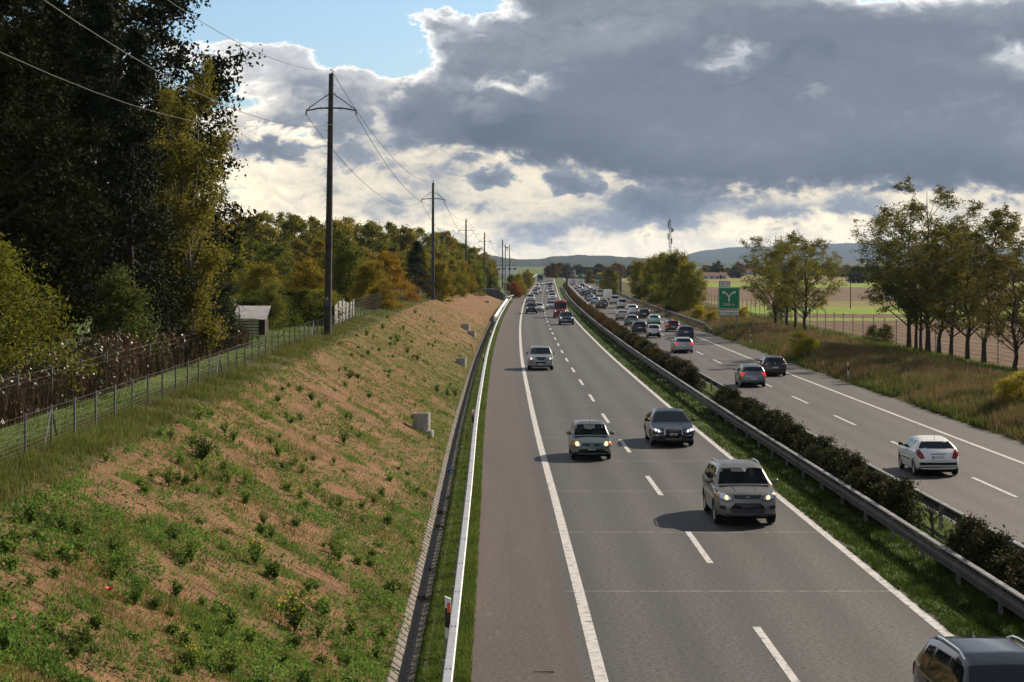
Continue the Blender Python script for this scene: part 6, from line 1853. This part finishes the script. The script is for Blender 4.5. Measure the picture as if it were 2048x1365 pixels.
MB().tube([(0, 0, hcp - .5), (.35, 0, hcp - .5)], .03, 5).build('bracket', m_galvd, cg)
MB().tube([(.0, 0, hcp), (.25, 0, hcp + .25)], .06, 6).build('lamp_head', m_galvd, cg)
pg_ = empty('parapet', rp(-1.72, 262))
tag(pg_, 'long low white parapet behind the far left crash barrier', 'parapet')
for y in np.arange(264, 396, 4.0):
    x, yy, z = rp(-1.72, float(y))
    MB().prism([(-.22, 0), (.22, 0), (.12, .75), (-.12, .75)], 'y', -1.98, 1.98).build('panel', m_white, pg_, rel((x, yy, z), pg_.location), (0, 0, heading(float(y))))

# ------------------------------------------------------------------ motorway sign
m_signg = mat('sign_green', (0.004, 0.21, 0.085), 0.45)
m_signw = mat('sign_white', (0.70, 0.70, 0.68), 0.45)
def plate_frame(g, name, w, h, z, m, border, mb_col, y=0.0, x=0.0, bev=.08):
    def rrect(w_, h_, b):
        return [(x - w_ / 2 + b, z - h_ / 2), (x + w_ / 2 - b, z - h_ / 2), (x + w_ / 2, z - h_ / 2 + b), (x + w_ / 2, z + h_ / 2 - b), (x + w_ / 2 - b, z + h_ / 2), (x - w_ / 2 + b, z + h_ / 2), (x - w_ / 2, z + h_ / 2 - b), (x - w_ / 2, z - h_ / 2 + b)]
    o = MB().prism(rrect(w, h, bev * .4), 'y', y - .02, y + .02).build(name, m, g)
    MB().prism(rrect(w - .10, h - .10, bev), 'y', y - .026, y - .018).build('border', mb_col, o)
    MB().prism(rrect(w - .10 - border * 2, h - .10 - border * 2, bev * .85), 'y', y - .032, y - .022).build('face', m, o)
    return o


YS = 226.0
X = (1458 - 1024) * YS / FPX
sg_ = empty('motorway_sign', (X, YS, gz(X, YS)))
tag(sg_, 'green motorway sign with forked arrow, 2000 m, reading Le Vengeron', 'sign')
z0 = gz(X, YS)
def zz(py): return CAM_H - (py - HOR) * YS / FPX - z0
zc, hc = (zz(575) + zz(618.5)) / 2, zz(575) - zz(618.5)
wS = 42.5 * YS / FPX
green = plate_frame(sg_, 'green_panel', wS, hc, zc, m_signg, .045, m_signw)
zl = (zz(620) + zz(631.5)) / 2
wl = plate_frame(sg_, 'name_panel', wS * .985, zz(620) - zz(631.5), zl, m_black, .01, m_signw, bev=.03)
MB().box((0, -.035, zl), (wS * .95, .012, (zz(620) - zz(631.5)) * .84)).build('white_face', m_signw, wl)
link('lettering', text_mesh('Le Vengeron', .46, m_black, spacing=1.02), wl, (0, -.045, zl - .02), (R(90), 0, 0))
link('lettering', text_mesh('2000 m', .42, m_signw, spacing=1.08), green, (0, -.037, zc - hc * .30), (R(90), 0, 0))
ar_ = MB()
def ribbon2(pts, w):
    vs = []
    for i, p_ in enumerate(pts):
        a, b = pts[max(i - 1, 0)], pts[min(i + 1, len(pts) - 1)]
        d = Vector((b[0] - a[0], b[1] - a[1])).normalized()
        vs += [(p_[0] - d.y * w, p_[1] + d.x * w), (p_[0] + d.y * w, p_[1] - d.x * w)]
    for i in range(len(pts) - 1):
        q = [vs[2 * i], vs[2 * i + 1], vs[2 * i + 3], vs[2 * i + 2]]
        ar_.prism(q, 'y', -.042, -.024)
zb = zc - hc * .17
ribbon2([(0, zb), (0, zb + .55)], .085)
for s_ in (1, -1):
    ribbon2([(s_ * x_, zb + z_) for x_, z_ in ((.02, .50), (.08, .68), (.20, .86), (.40, 1.02), (.58, 1.10))], .075)
    tip = (s_ * .82, zb + 1.20)
    ar_.prism([tip, (s_ * .68, zb + .86), (s_ * .60, zb + 1.02), (s_ * .48, zb + 1.20), (s_ * .44, zb + 1.27)], 'y', -.043, -.024)
ar_.build('forked_arrow', m_signw, green)
zn = (zz(562.5) + zz(574)) / 2
hn = zz(562.5) - zz(574)
num = plate_frame(sg_, 'number_panel', 1.32, hn, zn, m_black, .02, m_signw, x=-wS / 2 + .72, bev=.12)
MB().box((-wS / 2 + .72, -.036, zn), (1.14, .012, hn * .76)).build('white_face', m_signw, num)
link('lettering', text_mesh('9', .46, m_black), num, (-wS / 2 + 1.05, -.047, zn), (R(90), 0, 0))
fk = MB()
for s_ in (1, -1):
    fk.prism([(-wS / 2 + .46 - .035, zn - .22), (-wS / 2 + .46 + .035, zn - .22), (-wS / 2 + .46 + s_ * .24, zn + .16), (-wS / 2 + .46 + s_ * .15, zn + .20)], 'y', -.05 - .002 * s_, -.040)
fk.build('fork_symbol', m_black, num)
for px in (1444, 1473):
    MB().tube([((px - 1458) * YS / FPX, .07, -.2), ((px - 1458) * YS / FPX, .07, zz(576))], .06, 8).build('post', m_galvd, sg_)

# ------------------------------------------------------------------ gantry over the right carriageway
YG = 500.0
m_gan = mat('gantry_steel', (0.085, 0.085, 0.09), 0.6, 0.2)
xl, xr = (1133.5 - 1024) * YG / FPX, (1241 - 1024) * YG / FPX
gg = empty('sign_gantry', ((xl + xr) / 2, YG, -.5))
tag(gg, 'grey steel gantry frame spanning the right carriageway', 'gantry')
hwg = (xr - xl) / 2
ht = CAM_H - (535 - HOR) * YG / FPX + .5
for s_ in (-1, 1):
    MB().box((s_ * hwg, 0, ht / 2), (.52, .52, ht)).build('leg', m_gan, gg)
    MB().box((s_ * hwg, 0, .15), (1.1, 1.1, .3)).build('footing', m_concrete, gg)
MB().box((0, 0, ht - .28), (2 * hwg - .524, .45, .66)).build('beam', m_gan, gg)
hl = CAM_H - (556 - HOR) * YG / FPX + .5
MB().box((0, 0, hl), (2 * hwg - .524, .35, .40)).build('beam', m_gan, gg)
# ------------------------------------------------------------------ far signs
def far_sign(px, pt, pb, Y, w, label, fn=None, posts=1):
    X = (px - 1024) * Y / FPX
    b = gz(X, Y)
    g = empty('road_sign', (X, Y, b))
    tag(g, label, 'sign')
    zt = CAM_H - (pt - HOR) * Y / FPX - b
    zb_ = CAM_H - (pb - HOR) * Y / FPX - b
    plate_frame(g, 'panel', w, zt - zb_, (zt + zb_) / 2, m_signg, .05, m_signw)
    for s_ in (-1, 1): MB().tube([(s_ * w * .35, .08, -.2), (s_ * w * .35, .08, zt)], .06, 6).build('post', m_galvd, g)
    if fn: fn(g, zt, zb_)
    return g
m_tri = mat('sign_red', (0.55, 0.03, 0.03), .5)
def tri(g, zt, zb_):
    c = zb_ + .55
    MB().prism([(-.62, c - .5), (.62, c - .5), (0, c + .55)], 'y', -.05, -.034).build('warning_triangle', m_tri, g)
    MB().prism([(-.38, c - .37), (.38, c - .37), (0, c + .28)], 'y', -.058, -.052).build('triangle_face', m_signw, g)
    MB().box((0, -.040, c + 1.25), (1.2, .012, .18)).build('white_text_bar', m_signw, g)
    MB().box((0, -.040, c + .95), (1.4, .012, .16)).build('white_text_bar', m_signw, g)
far_sign(1196, 556, 571, 690, 1.95, 'green direction sign with a red warning triangle beyond the gantry', tri)
far_sign(1160, 548.5, 561, 860, 2.1, 'smaller green direction sign farther off, left of the triangle sign')
X = (1199 - 1024) * 760 / FPX
g = empty('road_sign', (X, 760, gz(X, 760)))
tag(g, 'yellow and blue panel on a post above the green triangle sign', 'sign')
for c_, z_, mm in ((0, 3.9, m_yellow), (0, 3.0, m_bluesign), (0, 2.2, m_yellow)):
    MB().box((c_, 0, z_), (2.0, .06, .62)).build('panel', mm, g)
MB().tube([(0, .08, 0), (0, .08, 4.2)], .07, 6).build('post', m_galvd, g)
X, Y, Z = rp(12.2, 640)
g = empty('warning_sign', (X, Y, Z))
tag(g, 'small red-edged triangular warning sign in the far median', 'sign')
MB().tube([(0, .05, 0), (0, .05, 1.9)], .05, 6).build('post', m_galvd, g)
MB().prism([(-.55, 1.1), (.55, 1.1), (0, 2.05)], 'y', -.02, .02).build('triangle', m_tri, g)
MB().prism([(-.34, 1.22), (.34, 1.22), (0, 1.80)], 'y', -.03, -.022).build('triangle_face', m_signw, g)

# ------------------------------------------------------------------ telecom mast behind the thicket
YM = 420.0
X = (1340 - 1024) * YM / FPX
g = empty('telecom_mast', (X, YM, gz(X, YM)))
tag(g, 'thin dark telecom mast with antennas rising above the right thicket', 'mast')
hm = CAM_H + (HOR - 440) * YM / FPX - gz(X, YM)
for sx, sy in ((-1, -1), (1, -1), (0, 1)):
    MB().tube([(sx * .35, sy * .35, 0), (sx * .16, sy * .16, hm)], .05, 5).build('leg', m_galvd, g)
lat = MB()
for k in range(22):
    z_ = hm * k / 22
    w0, w1 = .35 - .19 * k / 22, .35 - .19 * (k + 1) / 22
    s_ = 1 if k % 2 else -1
    lat.tube([(-s_ * w0, -w0, z_), (s_ * w1, -w1, z_ + hm / 22)], .025, 4).tube([(-s_ * w0, -w0, z_), (0, w1, z_ + hm / 22)], .025, 4)
lat.build('lattice', m_galvd, g)
MB().tube([(0, 0, hm - .2), (0, 0, hm + .9)], [.05, .03], 5).build('spike', m_galvd, g)
for sx, z_, w_, hh in ((-.38, -1.0, .22, 1.5), (.40, -2.2, .25, 1.0), (-.42, -3.6, .22, 1.4), (.36, -4.6, .22, 1.3)):
    MB().box((sx, -.1, hm + z_), (w_, .18, hh)).build('antenna_panel', m_galvd, g)
lt = lathe_x([(0, .02), (.10, .22), (.16, .32), (.18, .32)], 12)
lt.build('dish', m_galv, g, (.5, -.15, hm - 2.3), (0, 0, R(-60)))

# ------------------------------------------------------------------ tall fence posts by the field
o0 = rp(37.6, 118)
ff = empty('field_fence', o0)
tag(ff, 'tall wire fence on thin posts between the right verge and the field', 'fence')
pm3 = MB().tube([(0, 0, -.1), (0, 0, 2.45)], .045, 6).mesh('post', m_galvd)
ys_ = list(np.arange(118, 420, 5.0))
def rfield(y): return np.interp(y, [118, 160, 230, 420], [39.2, 39.0, 36.4, 34.0])
for y in ys_:
    link('post', pm3, ff, rel(rp(float(rfield(y)), float(y)), o0))
for hz in (.3, .8, 1.3, 1.8, 2.35):
    MB().tube([tuple(Vector(rel(rp(float(rfield(y)), float(y)), o0)) + Vector((0, 0, hz))) for y in ys_], .007, 3, caps=False).build('wire', m_galvd, ff)

# ------------------------------------------------------------------ buildings in the distance
m_brick = speckle('brick_wall', [(0.3, (0.20, 0.10, 0.07)), (0.7, (0.34, 0.19, 0.13))], 1.2, .9)
m_rend = speckle('render_wall', [(0.3, (0.36, 0.35, 0.33)), (0.7, (0.55, 0.54, 0.51))], .5, .9)
m_roofg = speckle('grey_tiles', [(0.3, (0.07, 0.07, 0.072)), (0.7, (0.14, 0.135, 0.13))], 1.0, .9)
m_roofb = speckle('brown_tiles', [(0.3, (0.11, 0.055, 0.04)), (0.7, (0.22, 0.12, 0.085))], 1.0, .9)
m_shut = mat('window_pane', (0.03, 0.035, 0.04), .2)
def house(px, Y, w, d, hw_, hr, label, wall, roof, hip=True, wins=3, rz=0.0, base=None, chim=True):
    X = (px - 1024) * Y / FPX
    b = gz(X, Y) if Y < 1400 else 0.0
    g = empty('house', (X, Y, b if base is None else base), rz)
    tag(g, label, 'house')
    MB().box((0, 0, hw_ / 2), (w, d, hw_)).build('wall', wall, g)
    e = .5
    rx = max(w / 2 - d / 2, .3) if hip else w / 2 + e
    V_ = [(-w / 2 - e, -d / 2 - e, hw_), (w / 2 + e, -d / 2 - e, hw_), (w / 2 + e, d / 2 + e, hw_), (-w / 2 - e, d / 2 + e, hw_), (-rx, 0, hw_ + hr), (rx, 0, hw_ + hr)]
    ro = MB().add(V_, [(0, 1, 5, 4), (1, 2, 5), (2, 3, 4, 5), (3, 0, 4), (3, 2, 1, 0)]).build('roof', roof, g)
    if chim: MB().box((rx * .5, .6, hw_ + hr * .9), (.6, .6, 1.6)).build('chimney', wall, ro)
    for k in range(wins):
        x = -w / 2 + w * (k + .5) / wins
        wd_ = MB().box((x, -d / 2 - .02, hw_ * .58), (1.1, .08, 1.3)).build('window', m_white, g)
        MB().box((x, -d / 2 - .07, hw_ * .58), (.9, .04, 1.1)).build('pane', m_shut, wd_)
    MB().box((w * .18 + .9, -d / 2 - .03, 1.05), (1.0, .08, 2.1)).build('door', m_dwood, g)
    return g


house(1137, 1180, 8.5, 8, 4.2, 2.4, 'pale house with a grey hipped roof beyond the gantry', m_rend, m_roofg, True, 3)
house(1098, 1120, 3.6, 4, 4.4, 1.6, 'small brick house in the gap between the two carriageways', m_brick, m_roofb, True, 1, chim=False)
X = (1098 - 1024) * 1122 / FPX
g = empty('aerial_mast', (X, 1124, 0))
tag(g, 'thin aerial mast rising over the small brick house', 'mast')
MB().tube([(0, 0, 0), (0, 0, 8), (0, 0, 12.2)], [.22, .16, .08], 6).build('pole', m_galvd, g)
MB().box((0, 0, 9.4), (.7, .3, 1.2)).build('antenna_panel', m_galvd, g)
house(1428, 980, 12, 7, 1.6, 1.7, 'long low farmhouse with brown roof across the fields', m_rend, m_roofb, False, 4)
house(1500, 1300, 9, 7, 2.2, 2.0, 'far farmhouse among trees left of the first verge trees', m_rend, m_roofb, False, 3)
house(1690, 1350, 8, 7, 2.6, 2.2, 'far house seen between the two groups of verge trees', m_rend, m_roofb, True, 3)
house(1455, 1380, 8, 7, 2.6, 2.2, 'far pale house above the motorway sign', m_rend, m_roofg, True, 3)
X = (1014 - 1024) * 900 / FPX
g = empty('warehouse', (X, 900, 0))
tag(g, 'white flat-roofed warehouse showing between the far left trees', 'warehouse')
hwh = CAM_H - (532 - HOR) * 900 / FPX
MB().box((0, 6, hwh / 2), (9.6, 12, hwh)).build('wall', mat('white_cladding', (.8, .8, .78), .6), g)
MB().box((0, 6, hwh + .12), (9.9, 12.3, .24)).build('roof', m_roofg, g)
MB().box((-2, -.05, 1.4), (2.5, .12, 2.8)).build('gate', m_galv, g)
for k in range(4): MB().box((-3.6 + k * 2.4, -.04, hwh - 1.4), (1.4, .1, .7)).build('window', m_shut, g)

# lattice pylon on the plain
YP = 1900.0
X = (1478 - 1024) * YP / FPX
g = empty('electricity_pylon', (X, YP, 0))
tag(g, 'faint lattice electricity pylon before the right-hand hills', 'pylon')
hp_ = CAM_H - (531 - HOR) * YP / FPX + 4
for sx, sy in ((-1, -1), (1, -1), (1, 1), (-1, 1)):
    MB().tube([(sx * 1.8, sy * 1.8, 0), (sx * .5, sy * .5, hp_ * .75), (0, 0, hp_ + 6)], [.2, .18, .14], 4).build('leg', m_galvd, g)
br = MB()
for k in range(8):
    z_, w_ = (hp_ + 4) * k / 8, 1.8 * (1 - k / 8) + .25
    br.tube([(-w_, -w_, z_), (w_ * .8, -w_ * .8, z_ + (hp_ + 4) / 8)], .09, 3).tube([(w_, -w_, z_), (-w_ * .8, -w_ * .8, z_ + (hp_ + 4) / 8)], .09, 3)
br.build('bracing', m_galvd, g)
for z_, w_ in ((hp_ + 1, 5.5), (hp_ + 4, 4)):
    MB().tube([(-w_, 0, z_), (w_, 0, z_)], .18, 4).build('crossarm', m_galvd, g)
# lone lamp post in the field
q = on_ground(1701, 618)
g = empty('field_pole', q)
tag(g, 'thin wooden pole standing in the green field', 'pole')
MB().tube([(0, 0, 0), (0, 0, 4.6)], [.09, .06], 6).build('pole', m_dwood, g)
MB().box((.2, 0, 4.5), (.6, .08, .1)).build('crosspiece', m_dwood, g)

# belts of trees on the plain, tree by tree
L_far = leafmat('far_tree_leaves', [(0.045, 0.060, 0.020), (0.085, 0.090, 0.026), (0.12, 0.10, 0.03), (0.10, 0.065, 0.025)], .25, var=.5)
fr = [make_tree(141 + i, 9, 4.4, .06, ROUND, 26, 6, 2600, .85, .6, L_far, tr=.02) for i in range(2)]
rr = random.Random(77)
k = 0
for x0, x1, y0, y1, hmin, hmax, n, nm in ((1400, 1720, 1000, 1390, 5, 9, 26, 'in the tree belt between fields and hills'), (1700, 2090, 760, 1300, 4, 8, 26, 'in the belt behind the right-hand clump'), (1100, 1300, 950, 1390, 5, 9, 12, 'beyond the gantry')):
    for i in range(n):
        px = x0 + (x1 - x0) * (i + rr.random()) / n
        Y = rr.uniform(y0, y1)
        X = (px - 1024) * Y / FPX
        s = rr.uniform(hmin, hmax) / 9
        tree_obj('distant_tree', fr[k % 2], (X, Y, gz(X, Y) - .1), f'small distant tree {nm}', 'tree', 'distant trees ' + nm, rr.uniform(0, 6), (s * rr.uniform(1, 1.5), s * rr.uniform(1, 1.5), s), rr.choice([(1, 1, 1), (1.3, 1.0, .8), (.8, .95, .8), (1.5, .9, .6)]))
        k += 1

# ------------------------------------------------------------------ small things
bq = Vector(at(1073, 408, 320))
bird = MB()
bird.add([(-.02, -.12, 0), (.02, -.12, 0), (0, .14, .02), (0, 0, .05), (0, 0, -.04)], [(0, 3, 1), (1, 3, 2), (2, 3, 0), (0, 1, 4), (1, 2, 4), (2, 0, 4)])
bird.add([(0, -.05, .02), (0, .06, .02), (.16, .02, .09), (.30, .05, .03)], [(0, 1, 2), (1, 3, 2)]).add([(0, -.05, .02), (0, .06, .02), (-.16, .02, .09), (-.30, .05, .03)], [(1, 0, 2), (3, 1, 2)])
tag(bird.build('bird', m_black, None, bq), 'tiny dark bird flying in the bright sky above the road', 'bird')
x, y, z = rp(-1.95, 74.5, -.16)
bt = lathe_x([(-.14, .001), (-.14, .04), (.06, .042), (.10, .018), (.14, .016), (.14, .001)], 10)
tag(bt.build('plastic_bottle', mat('blue_plastic', (.02, .16, .55), .25), None, (x, y, z + .10), (0, 0, .4), smooth=40), 'blue plastic bottle lying in the drainage trough', 'bottle')
x, y, z = rp(.62, 37.4, .02)
st = MB().tube([(-.16, 0, 0), (.1, .01, 0), (.24, .0, .004)], [.008, .012, .02], 5)
tag(st.build('stick', speckle('dry_stick', [(.3, (.10, .07, .05)), (.7, (.3, .25, .19))], 9), None, (x, y, z)), 'dry stick lying across the hard shoulder near the bottom edge', 'stick')
rr = random.Random(55)
for k, (r, Y) in enumerate(((-1.9, 46.2), (-1.8, 50.5), (-1.95, 58.7), (-2.0, 62), (-1.75, 66))):
    L_ = np.random.default_rng(k)
    Pq = L_.normal(size=(70, 3)) * np.array([.13, .20, .02]) + np.array([0, 0, .05])
    o = link('leaf_litter', np_mesh('leaf_litter', leaf_quads(Pq, .07, L_, .6), quadF(70), L_stalk), None, rp(r, Y, -.14))
    tag(o, 'dead brown leaves drifted into the drainage trough', 'leaves', None, 'stuff')
# ------------------------------------------------------------------ far hills and haze
m_hill = speckle('forested_hill', [(0.3, (0.012, 0.018, 0.012)), (0.5, (0.022, 0.030, 0.018)), (0.7, (0.038, 0.044, 0.026))], 0.012, 0.95, 1.0, .05, 8, 0.05)
m_hillf = speckle('hillside_fields', [(0.35, (0.018, 0.026, 0.016)), (0.5, (0.034, 0.042, 0.022)), (0.6, (0.075, 0.075, 0.04)), (0.7, (0.03, 0.036, 0.02))], 0.0035, 0.95, 0.6, .02, 6, 0.05)
def hill(name, D, depth, pts, m, bump, seed, trees=0.0):
    """a ridge at distance D with the given skyline, sloping down to the plain on both sides"""
    xs = np.linspace(pts[0][0], pts[-1][0], 420)
    top = np.interp(xs, [p[0] for p in pts], [p[1] for p in pts])
    Xc = (xs - 1024) * D / FPX
    Hc = np.maximum(CAM_H + (HOR - top) * D / FPX, 0)
    ts = np.linspace(-1, 1, 34)
    V_ = []
    for t in ts:
        prof_ = (1 - abs(t)) ** 0.8 * (1 if t <= 0 else 1)
        Yv = D + t * depth + 0 * Xc
        Xv = Xc * (Yv / D)
        n = fbm(Xv / bump, Yv / bump, seed, 5)
        Z = Hc * prof_ * (.72 + .56 * n * (1 - prof_) + .28 * prof_) + trees * (fbm(Xv / 34, Yv / 34, seed + 3, 4) - .35) * (Hc > 5) * prof_ ** .3
        V_.append(np.stack([Xv, Yv, Z - (2.0 if abs(t) > .99 else 0)], -1))
    Vv = np.concatenate(V_)
    n = len(xs)
    i, j = np.meshgrid(np.arange(len(ts) - 1), np.arange(n - 1), indexing='ij')
    a = (i * n + j).ravel()
    o = link(name, np_mesh(name, Vv, np.stack([a, a + 1, a + n + 1, a + n], -1), m, smooth=False))
    o['kind'] = 'structure'
    return o


hill('hill', 5600, 1300, [(300, 527), (700, 516), (900, 510), (985, 511), (1020, 519), (1075, 521), (1105, 514), (1150, 512), (1220, 513), (1275, 518), (1340, 524), (1420, 530), (1500, 535)], m_hill, 200, 3, 11.0)
hill('hill', 10500, 2500, [(900, 527), (1250, 524), (1360, 516), (1400, 503), (1440, 498), (1500, 494), (1620, 490), (1700, 486), (1800, 488), (1900, 492), (2048, 497), (2300, 500), (2700, 515)], m_hill, 650, 5, 14.0)
hill('hill', 7400, 1500, [(1150, 530), (1330, 527), (1420, 523), (1520, 522), (1650, 520), (1800, 524), (2000, 520), (2300, 522), (2700, 527)], m_hillf, 300, 8, 6.0)
# the air
m_air = bpy.data.materials.new('haze')
m_air.use_nodes = True
nt = m_air.node_tree
nt.nodes.clear()
pv = nt.nodes.new('ShaderNodeVolumePrincipled')
pv.inputs['Color'].default_value = (0.46, 0.66, 1.0, 1)
pv.inputs['Density'].default_value = 0.000032
pv.inputs['Anisotropy'].default_value = 0.2
out = nt.nodes.new('ShaderNodeOutputMaterial')
nt.links.new(pv.outputs[0], out.inputs['Volume'])
hz = MB().box((2000, 6900, 74), (20400, 14100, 154)).build('haze', m_air)
hz['kind'] = 'stuff'
hz['label'] = 'thin blue haze over the whole valley'
